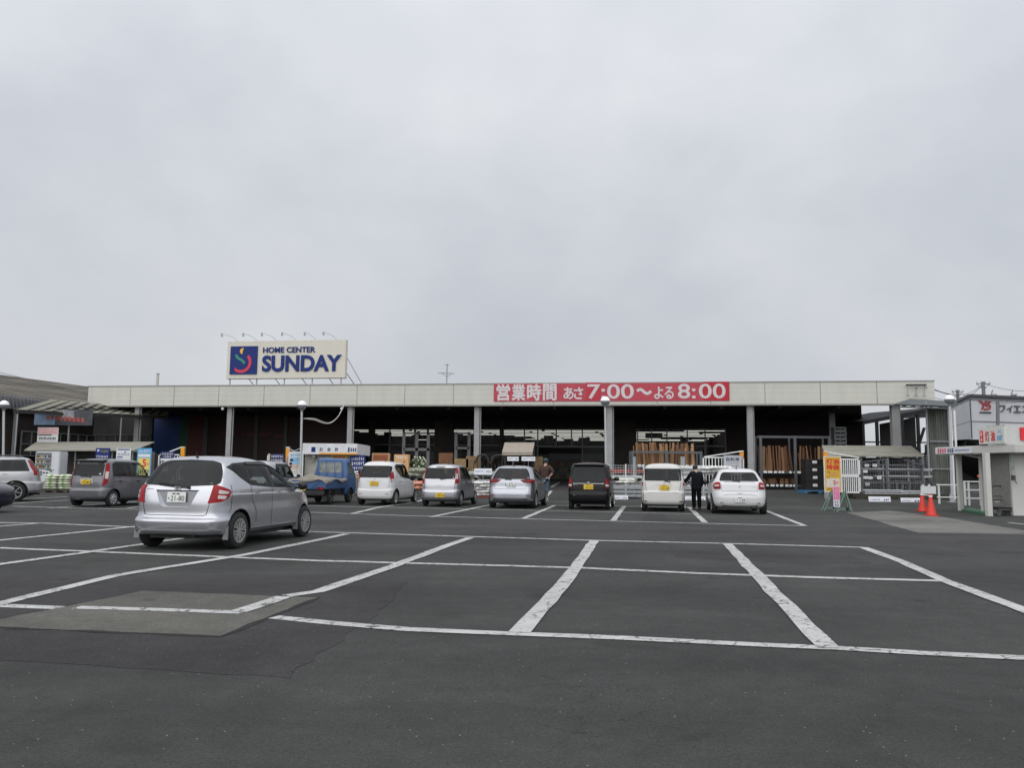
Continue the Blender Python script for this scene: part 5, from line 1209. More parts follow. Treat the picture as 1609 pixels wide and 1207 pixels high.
# low sheds with sloping beige roofs at both ends of the shop front
BROOF = M('beige_shed_roof', (.235, .225, .185), .8, var=.2, scale=1.5); SLAT = M('grey_brown_slat', (.16, .15, .135), .7, var=.2, scale=2)
def shed(label, tl, tr_, br, bl, Yb, Yf, mat):
    t = T('storage_shed', label, 'shed', GX((bl[0] + br[0]) / 2, Yf)); a, c, d, e = P(tl[0], tl[1], Yb), P(tr_[0], tr_[1], Yb), P(br[0], br[1], Yf), P(bl[0], bl[1], Yf)
    b = MB(); b.prism([a, c, d, e], (0, 0, -.05)); b.build('roof', mat, t, world=True); return t, a, c, d, e
t, a, c, d, e = shed('long low shed with beige sloping roof left of the shop', (57, 694.5), (243, 694.5), (211, 707.5), (38, 707.5), 44.5, 40.5, BROOF)
b = MB(); yb = 42.2
for i in range(17):
    z = .18 + i * .105; p0, p1 = Vector((P(84, 720, yb).x, yb, z + gz(-22, yb))), Vector((P(243, 720, yb).x, yb, z + gz(-22, yb))); b.bar(p0, p1, .03, .075)
b.build('slatted_wall', SLAT, t, world=True); b = MB(); b.prism([(P(70, 720, yb).x, yb + .05, 0), (P(246, 720, yb).x, yb + .05, 0), (P(246, 720, yb).x, yb + .05, 2.05), (P(70, 720, yb).x, yb + .05, 2.05)], (0, .08, 0)); b.build('back_wall', WALLD, t, world=True)
for q in (60, 118, 176, 208):
    b = MB(); x = P(q, 720, 40.9).x; b.cyl((x, 40.9, gz(x, 41)), (x, 40.9, P(q, 708, 40.9).z), .04, None, 8); b.build('post', GREY, t, world=True)
t, a, c, d, e = shed('open pipe shed with beige sloping roof at the right end of the shop', (1291, 700), (1432, 701), (1452, 716.5), (1298, 716.5), 41.5, 38.5, BROOF)
b = MB(); b.prism([(P(1352, 720, 41).x, 41, .2), (P(1456, 720, 41).x, 41, .2), (P(1456, 720, 41).x, 41, 2.15), (P(1352, 720, 41).x, 41, 2.15)], (0, .08, 0)); b.build('back_wall', M('pipe_shed_back', (.060, .060, .055), .8, var=.4, scale=1.5), t, world=True)
for q in (1352, 1394, 1449):
    b = MB(); x = P(q, 720, 38.7).x; b.bar((x, 38.7, gz(x, 38.7)), (x, 38.7, P(q, 716, 38.7).z), .09, .09); b.build('post', GREY, t, world=True)

# translucent lean-to with its stacked contents at the right end
lt = T('lean_to', 'grey translucent sheet lean-to on steel poles at the right end', 'lean-to', GX(1455, 40))
a0, a1, a2, a3 = P(1404, 636, 37.5), P(1430, 627.5, 42), P(1503, 632, 42.5), P(1489, 638.5, 37.5)
PCM = M('grey_polycarbonate', (.10, .11, .115), .8, var=.3, scale=2, spec=.2)
b = MB(); b.prism([a0, a3, a2, a1], (0, 0, .03)); b.build('roof_sheet', PCM, lt, world=True)
b = MB()
for u in np.linspace(0, 1, 7): b.bar(a0.lerp(a3, u) - Vector((0, 0, .06)), a1.lerp(a2, u) - Vector((0, 0, .06)), .07, .09)
for v in np.linspace(0, 1, 4): b.bar(a0.lerp(a1, v) - Vector((0, 0, .10)), a3.lerp(a2, v) - Vector((0, 0, .10)), .06, .07)
b.build('rafter', DGREY, lt, world=True)
SHEETS = M('grimy_clear_sheet', (.165, .175, .155), .4, var=.5, scale=1.5, stretch=(3, 3, .25))
b = MB(); q0, q1 = P(1459, 700, 38.6), P(1492, 700, 38.6); zt_ = P(1470, 642, 38.6).z; n = 26
for i in range(n):
    u, v = i / n, (i + 1) / n; o1, o2 = .04 * math.sin(i * 2.1), .04 * math.sin((i + 1) * 2.1)
    b.add([(q0.x + (q1.x - q0.x) * u, 38.6 + o1, .3), (q0.x + (q1.x - q0.x) * v, 38.6 + o2, .3), (q0.x + (q1.x - q0.x) * v, 38.6 + o2, zt_), (q0.x + (q1.x - q0.x) * u, 38.6 + o1, zt_)], [(0, 1, 2, 3)])
b.build('side_sheet', SHEETS, lt, world=True, smooth=60)
b = MB()
for z in (1.6, 2.9, zt_): b.bar((q0.x, 38.5, z), (q1.x, 38.5, z), .05, .05)
for q in (1458, 1492): x = P(q, 700, 38.5).x; b.cyl((x, 38.5, .25), (x, 38.5, zt_ + .3), .05, None, 8)
b.build('frame', GREY, lt, world=True)
# steel yard shed seen behind the fascia
ys = T('steel_yard_shed', 'dark open steel shed with a sloping roof behind the right end of the shop', 'shed', GX(1400, 52))
r0, r1 = P(1356, 662, 50), P(1468, 640, 50); DKS = M('dark_painted_steel', (.022, .023, .026), .8, spec=.2); r2, r3 = P(1468, 640, 50) + Vector((0, 9, .3)), P(1356, 662, 50) + Vector((0, 9, .3))
b = MB(); b.prism([r0, r1, r2, r3], (0, 0, -.22)); b.build('roof', DKS, ys, world=True)
b = MB()
for q in (1358, 1380, 1420, 1445, 1468): x = P(q, 700, 50).x; b.bar((x, 50.1, .3), (x, 50.1, P(q, 640 + (1468 - q) * .2, 50).z - .1), .16, .16)
for z in (1.8, 2.6, 3.3): b.bar((P(1358, 700, 50).x, 50.15, z), (P(1468, 700, 50).x, 50.15, z), .06, .08)
b.bar((P(1425, 700, 50).x, 49.9, 1.2), (P(1450, 650, 50).x, 49.9, 4.2), .2, .1); b.bar((P(1440, 700, 50).x, 49.8, 1.4), (P(1462, 660, 50).x, 49.8, 4.0), .25, .06)
b.build('steel_frame', DKS, ys, world=True)
b = MB(); x0, x1 = P(1384, 700, 52).x, P(1440, 700, 52).x; b.prism([(x0, 52, .3), (x1, 52, .3), (x1, 52, 5.0), (x0, 52, 4.55)], (0, .1, 0)); b.build('back_wall', M('black_tarp_wall', (.012, .011, .011), .8), ys, world=True)

# ------------------------------------------------------------------ white building on the right
yb_ = T('white_warehouse', 'white panelled warehouse with a red emblem and dark katakana behind the lamp', 'building', GX(1550, 62))
WP = M('white_panel_cool', (.50, .51, .53), .5, var=.05, scale=.5); c0 = P(1527, 690, 60); cL = P(1496, 690, 68); cR = P(1680, 690, 62.5)
zt0 = P(1527, 623, 60).z; zbm = P(1527, 662, 60).z; zlo = P(1527, 690, 60).z
cL.z = cR.z = c0.z
b = MB()
for p, q in ((cL, c0), (c0, cR)): b.add([(p.x, p.y, zlo), (q.x, q.y, zlo), (q.x, q.y, zt0), (p.x, p.y, zt0)], [(0, 1, 2, 3)])
b.prism([(cL.x, cL.y, zt0), (c0.x, c0.y, zt0), (cR.x, cR.y, zt0), (cR.x, cR.y + 14, zt0), (cL.x, cL.y + 14, zt0)], (0, 0, -.3)); b.build('wall', WP, yb_, world=True)
b = MB()
for p, q in ((cL, c0), (c0, cR)):
    p, q = p + Vector((0, -.03, 0)), q + Vector((0, -.03, 0))
    b.bar((p.x, p.y, zt0 + .06), (q.x, q.y, zt0 + .06), .25, .20); b.bar((p.x, p.y, zbm), (q.x, q.y, zbm), .03, .04)
b.bar((c0.x, c0.y - .03, zlo), (c0.x, c0.y - .03, zt0), .06, .06); b.build('trim', M('warehouse_trim', (.06, .06, .07), .5), yb_, world=True)
b = MB(); b.prism([(cL.x, cL.y + .5, 0), (c0.x, c0.y + .5, 0), (cR.x, cR.y + .5, 0), (cR.x, cR.y + .6, zlo), (c0.x, c0.y + .6, zlo), (cL.x, cL.y + .6, zlo)], (0, 4, 0)); b.build('lower_wall', M('warehouse_dark_base', (.018, .018, .019), .8), yb_, world=True)
sgn = T('company_sign', 'red emblem and dark katakana letters on the white warehouse wall', 'sign', (c0.x, c0.y - .02, zbm), math.atan2(cR.y - c0.y, cR.x - c0.x))
k = (cR.x - c0.x) / (1680 - 1527)
def yx(q): return (q - 1527) * k * 1.0
def yz(y): return P(1560, y, 60.8).z - zbm
def ypx(pts): return [(yx(1540.5 + u * 19), yz(631.5 + v * 13.5)) for u, v in pts]
b = MB(); LR = M('emblem_red', (.34, .03, .04), .5); w_ = .125
b.ribbon(ypx([(.02, .05), (.18, .06), (.38, .45)]), w_, -.02, .04); b.ribbon(ypx([(.66, .0), (.46, .3), (.22, .98)]), w_, -.022, .04); b.ribbon(ypx([(.46, .12), (.60, .5), (.72, .62)]), w_, -.024, .04)
b.ribbon(ypx([(1.0, .06), (.78, .08), (.74, .25), (.92, .52), (.90, .78), (.70, .92), (.40, .95)]), w_, -.026, .04); b.build('emblem', LR, sgn)
b = MB()
for i in range(8): b.box(yx(1541 + i * 2.3), yx(1542.6 + i * 2.3), -.05, -.02, yz(650.5), yz(648.3))
b.build('blurred_marks', INK, sgn)
KG = M('katakana_grey', (.09, .09, .10), .5)
for s_, q0, q1 in (('ワ', 1571.5, 1582), ('イ', 1584.5, 1594), ('エ', 1596, 1607), ('ス', 1609.5, 1620.5)): text(s_, yx(q0), yx(q1), yz(647.5), yz(637), -.03, KG, sgn, .03, .07)
for q in (1556.5, 1588):
    t = T('roof_floodlight', 'small floodlight on the warehouse roof edge, %s' % ('above the red emblem' if q < 1570 else 'above the katakana letters'), 'lamp', P(q, 623, 60), 0, 'floodlights on the warehouse roof edge')
    b = MB(); b.cyl((0, 0, 0), (0, -.3, .45), .04, None, 6); b.build('lamp_arm', GREY, t); b = MB(); b.blob((0, -.45, .1), .2, 0, 10, 6, sx=(1, 1, .7)); b.build('lamp_head', LGREY, t, smooth=60)
t = T('steel_pole', 'dark grey steel pole in front of the katakana letters', 'pole', GX(1569, 45)); b = MB(); p = P(1567.5, 629, 45); b.cyl((0, 0, 0), (p.x - t.location.x, 0, p.z - t.location.z), .10, .09, 10); b.build('pole', M('pole_grey', (.16, .16, .17), .5), t, smooth=50)
# utility poles and wires
UG = M('utility_pole_grey', (.16, .165, .17), .7)
tops = []
for q, yt, Y, lab in ((1553, 600, 78, 'tall utility pole with crossarm rising behind the white warehouse'), (1511.5, 613, 95, 'farther utility pole with a transformer left of the taller one')):
    t = T('utility_pole', lab, 'utility pole', GX(q, Y), 0, 'utility poles behind the warehouse'); zt_ = P(q, yt, Y).z - t.location.z
    b = MB(); b.cyl((0, 0, 0), (0, 0, zt_), .20, .16, 10); b.build('pole', UG, t, smooth=50)
    b = MB(); b.bar((-.65, 0, zt_ - .2), (.7, 0, zt_ - .2), .09, .09); b.bar((-.2, 0, zt_ - .6), (.25, 0, zt_ - .6), .09, .12); b.bar((-.3, 0, zt_ - .6), (-.05, 0, zt_ - .5), .05, .05); b.bar((-.35, 0, zt_ - .55), (-.65, 0, zt_ - .2), .04, .04); b.bar((.2, 0, zt_ - .55), (.66, 0, zt_ - .22), .04, .04); b.build('crossarm', UG, t)
    b = MB()
    for x in (-.62, .66, -.2, .22): b.cyl((x, 0, zt_ - .16), (x, 0, zt_ + .05), .05, .04, 8)
    b.build('insulator', LGREY, t)
    tops.append((Vector((t.location.x, Y, t.location.z + zt_ - .15))))
def wire(label, a, c, sag, r=.02, mat=None, n=14):
    a, c = Vector(a), Vector(c); b = MB(); pts = [a.lerp(c, i / n) - Vector((0, 0, sag * 4 * (i / n) * (1 - i / n))) for i in range(n + 1)]
    o = b.tube(pts, r, 5).build('overhead_wire', mat or INK, None); tag(o, label, 'wire'); return o
ir = [FW(FL(q, 605, -.25)[0], -.25, FL(q, 605, -.25)[1]) for q in (1427, 1440, 1453)]
rk = T('wire_rack', 'dark insulator rack on the right end of the fascia', 'bracket', ir[0], -ALF)
b = MB(); wl = (ir[2] - ir[0]).length; b.box(-.1, wl + .1, .02, .10, -.04, .04); b.build('crossbar', INK, rk)
for i, x in enumerate((0, wl / 2, wl)): b = MB(); b.cyl((x, .06, -.03), (x, .12, -.50), .014, None, 6); b.cyl((x - .03, .10, -.50), (x + .05, .06, -.58), .05, .04, 8); b.build('insulator', GREY, rk)
wire('dark wire from the fascia rack to the taller utility pole', ir[2], tops[0], .8); wire('wire sagging low across the white warehouse', ir[2] + Vector((0, 0, -.1)), P(1625, 628, 58), .5, .016)
wire('thin wire from the fascia rack to the farther utility pole', ir[1] + Vector((0, 0, -.15)), tops[1] + Vector((0, 0, -.5)), .6, .02); wire('wire running right from the taller utility pole', tops[0], P(1640, 612, 76), .4, .02)
wire('wire between the two utility poles', tops[1], tops[0], .8, .025); wire('long thin wire over the roof of the old hall', P(-60, 566, 60), P(190, 608, 62), .6, .022, UG)
# ------------------------------------------------------------------ street lamps
GLOBE = M('milky_lamp_globe', (.88, .89, .90), .25, var=.02, coat=.4); GLOBE2 = M('clear_lamp_bowl', (.20, .21, .22), .2, var=.1)
def lamp(q, y, Y, label, xb=None):
    g = GX(q if xb is None else xb, Y); t = T('street_lamp', label, 'street lamp', g, 0, 'globe lamps in the car park'); h = P(q, y, Y); dx = h.x - g.x; zz = h.z - g.z; r = .205
    b = MB(); b.cyl((0, 0, 0), (dx, 0, zz - r), .055, .048, 12); b.cyl((0, 0, 0), (0, 0, .35), .09, .09, 12); b.box(-.14, .14, -.14, .14, 0, .02); b.build('pole', LGREY, t, smooth=40)
    b = MB(); b.lathe([(.001, zz + r)] + [(r * math.cos(a), zz + r * math.sin(a)) for a in np.linspace(1.45, 0, 9)] + [(r * .98, zz - .02)], (dx, 0, 0), 22); b.build('lamp_shade', GLOBE, t, smooth=60)
    b = MB(); b.lathe([(r * 1.02, zz), (r * .97, zz - .06), (r * .72, zz - .15), (.07, zz - .19), (.065, zz - .27), (.04, zz - .30)], (dx, 0, 0), 22); b.build('lamp_bowl', GLOBE2, t, smooth=50)
    return t, Vector((g.x + dx, Y, h.z))
_, lt2 = lamp(474.5, 637, 35.5, 'globe lamp left of the checkout booth with a cable slung from it', 471.5)
lamp(951, 630.5, 34.5, 'globe lamp in the middle crossing the red banner', 953); lamp(6.5, 636.5, 36, 'globe lamp at the left edge in front of the old hall', 4.5); lamp(1492, 628, 34.5, 'globe lamp beside the grey lean-to at the right', 1496)
CORD = M('white_cord', (.45, .45, .42), .6)
b = MB(); cp_ = [(477, 658), (485, 657.5), (494, 658), (502, 661), (510, 664), (518, 664.5), (525, 661), (531, 655), (536, 646), (540, 637)]
for off in (0, 2.4):
    ct = [P(q + off * .6, y + off * math.sin(i * .6), 35.6 + (46.6 - 35.6) * (i / 9)) for i, (q, y) in enumerate(cp_)]; sm_ = []
    for i in range(len(ct) - 1):
        p0_, p1_, p2_, p3_ = ct[max(i - 1, 0)], ct[i], ct[i + 1], ct[min(i + 2, len(ct) - 1)]
        for k in range(4): u = k / 4; sm_.append(.5 * (2 * p1_ + (p2_ - p0_) * u + (2 * p0_ - 5 * p1_ + 4 * p2_ - p3_) * u * u + (3 * p1_ - p0_ - 3 * p2_ + p3_) * u ** 3))
    b.tube(sm_ + [ct[-1]], .022, 6)
tag(b.build('slung_cable', CORD), 'pale twisted cable slung from the lamp to the shop eave', 'cable')

# ------------------------------------------------------------------ boards, gates and other shop-front furniture
def marks(b, x0, x1, z0, z1, y, n, seed, mi=0):
    """small blurred strokes standing in for print too far off to read"""
    r_ = random.Random(seed); w = (x1 - x0) / n
    for i in range(n):
        q = x0 + w * i
        for j in range(2):
            zz = z0 + (z1 - z0) * r_.uniform(.1, .8); b.box(q + w * .1, q + w * r_.uniform(.55, .85), y - .003 - .0007 * j, y, zz, zz + (z1 - z0) * .16, mi)
        b.box(q + w * r_.uniform(.3, .5), q + w * r_.uniform(.55, .7), y - .0048, y, z0, z1, mi)
def board(name, label, cat, px, Y, face, prints=(), txts=(), mk=(), legs=True, frame=None, group=None, tilt=0, kids=None, d=.035):
    x0, y0, x1, y1 = px; a, c = P(x0, y1, Y), P(x1, y0, Y); w, h = c.x - a.x, c.z - a.z; gx = (a.x + c.x) / 2; g = gz(gx, Y)
    t = T(name, label, cat, (gx, Y, g if legs else a.z), 0, group); z0 = a.z - g if legs else 0
    b = MB(); b.box(-w / 2, w / 2, 0, d, z0, z0 + h); o = b.build('panel', face, t)
    if tilt: o.rotation_euler = (0, R(tilt), 0)
    for (u0, v0, u1, v1, m) in prints:
        b = MB(); b.box(-w / 2 + w * u0, -w / 2 + w * u1, -.004, .001, z0 + h * v0, z0 + h * v1); b.build('printed_patch', m, o)
    for (s, u0, v0, u1, v1, m, bo) in txts: text(s, -w / 2 + w * u0, -w / 2 + w * u1, z0 + h * v0, z0 + h * v1, -.006, m, o, .003, bo)
    for i, (u0, v0, u1, v1, n, m) in enumerate(mk):
        b = MB(); marks(b, -w / 2 + w * u0, -w / 2 + w * u1, z0 + h * v0, z0 + h * v1, -.0055, n, int(x0) * 7 + i); b.build('blurred_marks', m, o)
    if frame:
        b = MB(); f = .03
        for q in ((-w / 2 - f, -w / 2, z0 - f, z0 + h + f), (w / 2, w / 2 + f, z0 - f, z0 + h + f), (-w / 2, w / 2, z0 - f, z0), (-w / 2, w / 2, z0 + h, z0 + h + f)): b.box(q[0], q[1], -.01, d + .01, q[2], q[3])
        b.build('frame', frame, o)
    if legs and z0 > .02:
        b = MB()
        for s in (-1, 1): b.box(s * w * .4 - .02, s * w * .4 + .02, .005, .03, 0, z0); b.box(s * w * .4 - .02, s * w * .4 + .02, -.15, .25, 0, .03)
        b.build('leg', GREY, t)
    return t, o, w, h, z0
def gate(label, xs, ytop, ybot, Y, n, mid=.5, stay=None, group='white folding gates along the shop front', seed=0):
    """white barred gate leaf between photo columns xs"""
    a, c = P(xs[0], ybot, Y), P(xs[1], ytop, Y); w, h = c.x - a.x, c.z - a.z
    t = T('barred_gate', label, 'gate', (a.x, Y, gz(a.x, Y)), 0, group); z0 = max(.08, a.z - gz(a.x, Y))
    b = MB(); b.box(0, w, 0, .06, z0 + h - .06, z0 + h); b.box(0, w, 0, .06, z0, z0 + .06); b.box(0, w, 0, .06, z0 + h * mid - .06, z0 + h * mid + .06); b.box(0, .06, 0, .06, z0, z0 + h); b.box(w - .06, w, 0, .06, z0, z0 + h); b.build('gate_frame', W_, t)
    for i in range(1, n): b = MB(); x = w * i / n; b.box(x - .02, x + .02, .015, .045, z0 + .06, z0 + h - .06); b.build('bar', W_, t)
    b = MB(); b.cyl((w * .15, .03, 0), (w * .15, .03, z0), .06, None, 10); b.cyl((w * .85, .03, 0), (w * .85, .03, z0), .06, None, 10); b.build('caster', DGREY, t)
    if stay:
        p = [P(q, y, Y + .02) for q, y in stay]; b = MB(); b.bar(p[0], p[1], .05, .05); b.build('stay', W_, t, world=True)
    return t
def gpost(label, x, y0, y1, Y):
    a, c = P(x, y1, Y), P(x, y0, Y); t = T('gate_post', label, 'post', (a.x, Y, gz(a.x, Y)), 0, 'orange topped gate posts'); h = c.z - gz(a.x, Y)
    b = MB(); b.box(-.08, .08, 0, .16, h - .62, h); b.build('orange_top', ORANGE, t); b = MB(); b.box(-.075, .075, .004, .156, 0, h - .62); b.build('post', LGREY, t); b = MB(); b.box(-.085, .085, -.005, .165, h, h + .03); b.build('cap', W_, t)
Wt = MT['white_paint']; PALEB = M('pale_blue_print', (.45, .55, .66), .5)
# left group of signs
board('shop_sign', 'dark blue sign with a round mark left of the white one', 'sign', (149.5, 704.5, 173, 722), 37.5, BLUE, [(.10, .70, .26, .88, PALEB)], mk=[(.34, .58, .9, .85, 7, M('dull_gold', (.35, .28, .08), .6)), (.06, .12, .92, .36, 8, LETTER)])
board('shop_sign', 'white notice board with blue bars behind the grey hatchback', 'sign', (182, 704.5, 206, 726), 37.5, M('white_board', (.66, .68, .70), .5), [(.08, .86, .92, .94, BLUE), (.08, .30, .45, .38, BLUE), (.55, .66, .66, .74, NAVY)], mk=[(.1, .46, .9, .62, 9, M('grey_blue_ink', (.20, .26, .38), .6))])
board('price_sign', 'tall sky blue sign with yellow panel and large red 5', 'sign', (213, 704.5, 238.5, 760), 37.2, LBLUE, [(.08, .18, .92, .72, M('pale_yellow_print', (.72, .60, .16), .5)), (.08, .75, .92, .83, W_)], [('5', .40, .47, .68, .69, RED, .03)], [(.1, .86, .9, .95, 7, W_), (.72, .50, .9, .60, 2, RED), (.1, .25, .9, .4, 6, BLUE)])
board('shop_sign', 'navy sign on the gate behind the silver hatchback roof', 'sign', (252, 710, 274, 724), 37.6, NAVY, [(.0, .0, 1, .25, W_)], mk=[(.08, .62, .92, .85, 7, LETTER), (.2, .34, .8, .55, 5, LETTER)])
gate('white barred gate leaf behind the navy sign at left', (246, 284), 714, 764, 38.2, 7, stay=((262, 712), (284, 703.5))); gpost('orange topped gate post right of the navy sign', 283.5, 703, 764, 38.2)
t = gate('white barred gate leaf beside the fish poster', (418, 446), 714, 764, 38.2, 6); gpost('orange topped gate post left of the seaside poster', 449.5, 703.5, 764, 38.2)
board('shop_sign', 'navy and white sign left of the orange gate post', 'sign', (420.5, 713.5, 446, 736), 37.6, NAVY, [(.0, .0, 1, .30, PALEB), (.0, .0, .12, 1, M('cream_edge', (.55, .5, .3), .5))], mk=[(.2, .74, .95, .90, 7, LETTER), (.2, .40, .95, .64, 7, LETTER)])
board('poster_stand', 'upright poster stand with seaside picture and red marks', 'poster stand', (453.5, 711, 476, 748), 37.3, M('poster_pale', (.58, .64, .68), .5), [(.06, .50, .94, .78, M('poster_sky', (.22, .42, .60), .5, var=.4, scale=4)), (.06, .27, .94, .50, M('poster_sand', (.50, .42, .36), .5, var=.4, scale=5)), (.06, .08, .94, .24, M('poster_cream', (.52, .50, .44), .5, var=.3, scale=6)), (.0, .46, .22, .56, RED), (.02, .34, .20, .42, RED), (.06, .62, .3, .7, GREENP)], mk=[(.1, .82, .92, .94, 6, M('poster_blue_ink', (.10, .25, .42), .5))], frame=W_)
t = T('arched_rack', 'white arched metal frame behind the seaside poster', 'frame', GX(466, 37.9)); b = MB(); b.tube([(-.5, 0, 0), (-.5, 0, 1.72), (-.3, 0, 1.93), (.25, 0, 1.96), (.48, 0, 1.78), (.5, 0, 0)], .025, 6); b.bar((.36, -.02, 0), (.36, -.02, 1.7), .05, .05); b.build('frame', LGREY, t, smooth=50)
b = MB(); b.bar(P(451, 704, 37.9), P(462, 709, 37.9), .04, .04); b.bar(P(462, 709, 37.9), P(474, 704, 37.9), .03, .03); b.build('stay', LGREY, t, world=True)

# checkout booth
g = GX(518, 37.6); ck = T('checkout_booth', 'small checkout booth with white and orange header behind the blue truck', 'booth', g)
a, c = P(475, 714, 37.0), P(561.5, 697.5, 37.0); ox = g.x
BEI = M('booth_beige', (.42, .405, .36), .6, var=.06)
b = MB(); b.box(P(480, 700, 37.6).x - ox, P(556, 700, 37.6).x - ox, .0, 2.6, 0, c.z - g.z - .1); b.build('wall', BEI, ck, bevel=.01)
b = MB(); x0, x1, z0, z1 = a.x - ox, c.x - ox, a.z - g.z, c.z - g.z; b.box(x0, x1, -.6, 2.8, z0, z1); hd = b.build('header', M('booth_white', (.66, .67, .68), .5), ck, bevel=.01)
def kx(q): return x0 + (q - 475) / 86.5 * (x1 - x0)
def kz(y): return z0 + (714 - y) / 16.5 * (z1 - z0)
b = MB(); b.box(kx(501.5), kx(561), -.606, -.599, kz(713.8), kz(711.5)); b.build('orange_stripe', ORANGE, hd); b = MB(); b.box(kx(489), kx(495.5), -.606, -.599, kz(710.5), kz(703)); b.build('blue_square', BLUE, hd)
for s_, q0, q1 in (('お', 502, 507.5), ('会', 514, 519.5), ('計', 526.5, 532)): text(s_, kx(q0), kx(q1), kz(709), kz(703.5), -.605, NAVY, hd, .004, .03)
b = MB(); b.box(kx(547), kx(549.5), -.606, -.599, kz(710.5), kz(703)); 
for q in (551, 554.5, 558): b.box(kx(q), kx(q + 2), -.606, -.599, kz(709.5), kz(704))
b.build('blurred_marks', NAVY, hd)
b = MB(); b.box(kx(488), kx(493), -.3, -.02, kz(719), kz(714.5)); b.tube([(kx(490), -.1, kz(719)), (kx(489), -.1, kz(723)), (kx(485), -.1, kz(725))], .03); b.build('meter_box', LGREY, ck)
def bb_(q0, y0, q1, y1, m, nm='notice'):
    p, r_ = P(q0, y1, 37.58), P(q1, y0, 37.58); b = MB(); b.box(p.x - ox, r_.x - ox, -.02 if nm == 'notice' else -.025, .01, p.z - g.z, r_.z - g.z); return b.build(nm, m, ck)
bb_(500, 708, 522.5, 722, W_); o = bb_(521, 716, 545.5, 724, YEL, 'yellow_notice')
b = MB(); p = P(500, 722, 37.55); marks(b, P(502, 711, 37.55).x - ox, P(512, 711, 37.55).x - ox, P(500, 712, 37.55).z - g.z, P(500, 709.5, 37.55).z - g.z, -.08, 4, 3); b.build('blurred_marks', RED, ck)
b = MB(); marks(b, P(502, 716, 37.55).x - ox, P(521, 716, 37.55).x - ox, P(500, 719, 37.55).z - g.z, P(500, 715, 37.55).z - g.z, -.08, 9, 4); b.build('blurred_marks', INK, ck)
b = MB(); marks(b, P(524, 716, 37.55).x - ox, P(543, 716, 37.55).x - ox, P(500, 723, 37.55).z - g.z, P(500, 717, 37.55).z - g.z, -.085, 5, 5); b.build('blurred_marks', RED, ck)
# leaning and crate-like signs right of the booth
board('shop_sign', 'blue and white sign leaning beside the white kei wagon', 'sign', (553, 716.5, 578, 752), 37.2, BLUE, [(.04, .18, .96, .34, W_), (.04, .02, .96, .14, M('dull_gold2', (.45, .36, .1), .5))], mk=[(.08, .80, .95, .93, 7, LETTER), (.08, .58, .95, .74, 6, LETTER), (.08, .40, .95, .52, 7, LETTER)], tilt=-4)
OR2 = M('orange_brown_card', (.42, .17, .07), .7, var=.15); TAN = M('tan_card', (.52, .36, .20), .7)
t = board('display_crate', 'orange brown lattice crate on a stand behind the white kei wagon', 'crate', (585, 713.5, 610.5, 742), 37.8, OR2, [(.06, .66, .94, .92, M('lattice_dark', (.22, .06, .025), .7))], frame=TAN, d=.35)
o = t[1]; b = MB()
for i in range(7):
    for s in (-1, 1): x = -t[2] * .4 + t[2] * .8 * i / 6; b.bar((x - .07 * s, -.008, t[4] + t[3] * .68), (x + .07 * s, -.008, t[4] + t[3] * .90), .012, .012)
b.build('lattice', OR2, o)
board('display_crate', 'pale orange box sign with white letters right of the lattice crate', 'crate', (618.5, 714.5, 642, 750), 37.8, M('pale_orange_card', (.62, .36, .16), .6), mk=[(.10, .80, .90, .94, 6, W_), (.62, .64, .8, .72, 1, INK), (.1, .2, .9, .6, 5, TAN)], d=.6)

# vending machine, meter box, bags of soil
vm_ = T('vending_machine', 'white drinks vending machine under the long low shed', 'vending machine', GX(71, 39.7)); a, c = P(50, 765, 39.7), P(92.5, 710, 39.7); w = c.x - a.x; z1 = c.z - vm_.location.z
b = MB(); b.box(-w / 2, w / 2, 0, .75, .08, z1); vb = b.build('cabinet', M('vending_white', (.60, .62, .64), .4), vm_, bevel=.03)
b = MB(); b.box(-w * .46, w * .16, -.012, .0, z1 * .54, z1 * .97); vp_ = b.build('display_window', M('vending_inside', (.14, .15, .15), .3), vb)
CANS = [M('can_%s' % n_, c_, .35) for n_, c_ in (('red', (.45, .03, .04)), ('white', (.6, .6, .58)), ('blue', (.05, .12, .38)), ('green', (.06, .28, .10)), ('brown', (.20, .09, .04)), ('yellow', (.6, .45, .06)))]
for rw in range(3):
    zz = z1 * (.58 + .13 * rw)
    b = MB(); b.box(-w * .46, w * .16, -.03, -.0125, zz - .025, zz - .005); b.build('shelf', W_, vp_)
    for k in range(9): b = MB(); x = -w * .42 + w * .56 * k / 8; b.cyl((x, -.03, zz), (x, -.03, zz + .11), .024, None, 8); b.build('can', random.choice(CANS), vp_)
b = MB(); b.box(-w * .44, -w * .18, -.012, 0, z1 * .38, z1 * .50); b.build('picture', M('vending_print', (.20, .12, .10), .4, var=.5, scale=20), vb)
b = MB(); b.box(w * .0, w * .30, -.012, 0, z1 * .52, z1 * .535); b.box(-w * .14, -w * .06, -.012, 0, z1 * .44, z1 * .47); b.box(w * -.02, w * .06, -.012, 0, z1 * .44, z1 * .47); b.box(w * .14, w * .22, -.012, 0, z1 * .48, z1 * .51); b.build('controls', INK, vb)
b = MB(); b.box(-w * .42, w * .30, -.012, 0, z1 * .10, z1 * .24); b.build('take_out_flap', GREY, vb)
t = T('meter_box', 'small cream box on the slatted wall right of the vending machine', 'box', P(96, 737, 42.1)); b = MB(); b.box(-.12, .12, -.12, 0, -.02, .33); b.build('box', CREAM, t, bevel=.01); b = MB(); b.box(-.10, .10, -.13, -.118, .05, .28); b.build('door', LGREY, t)
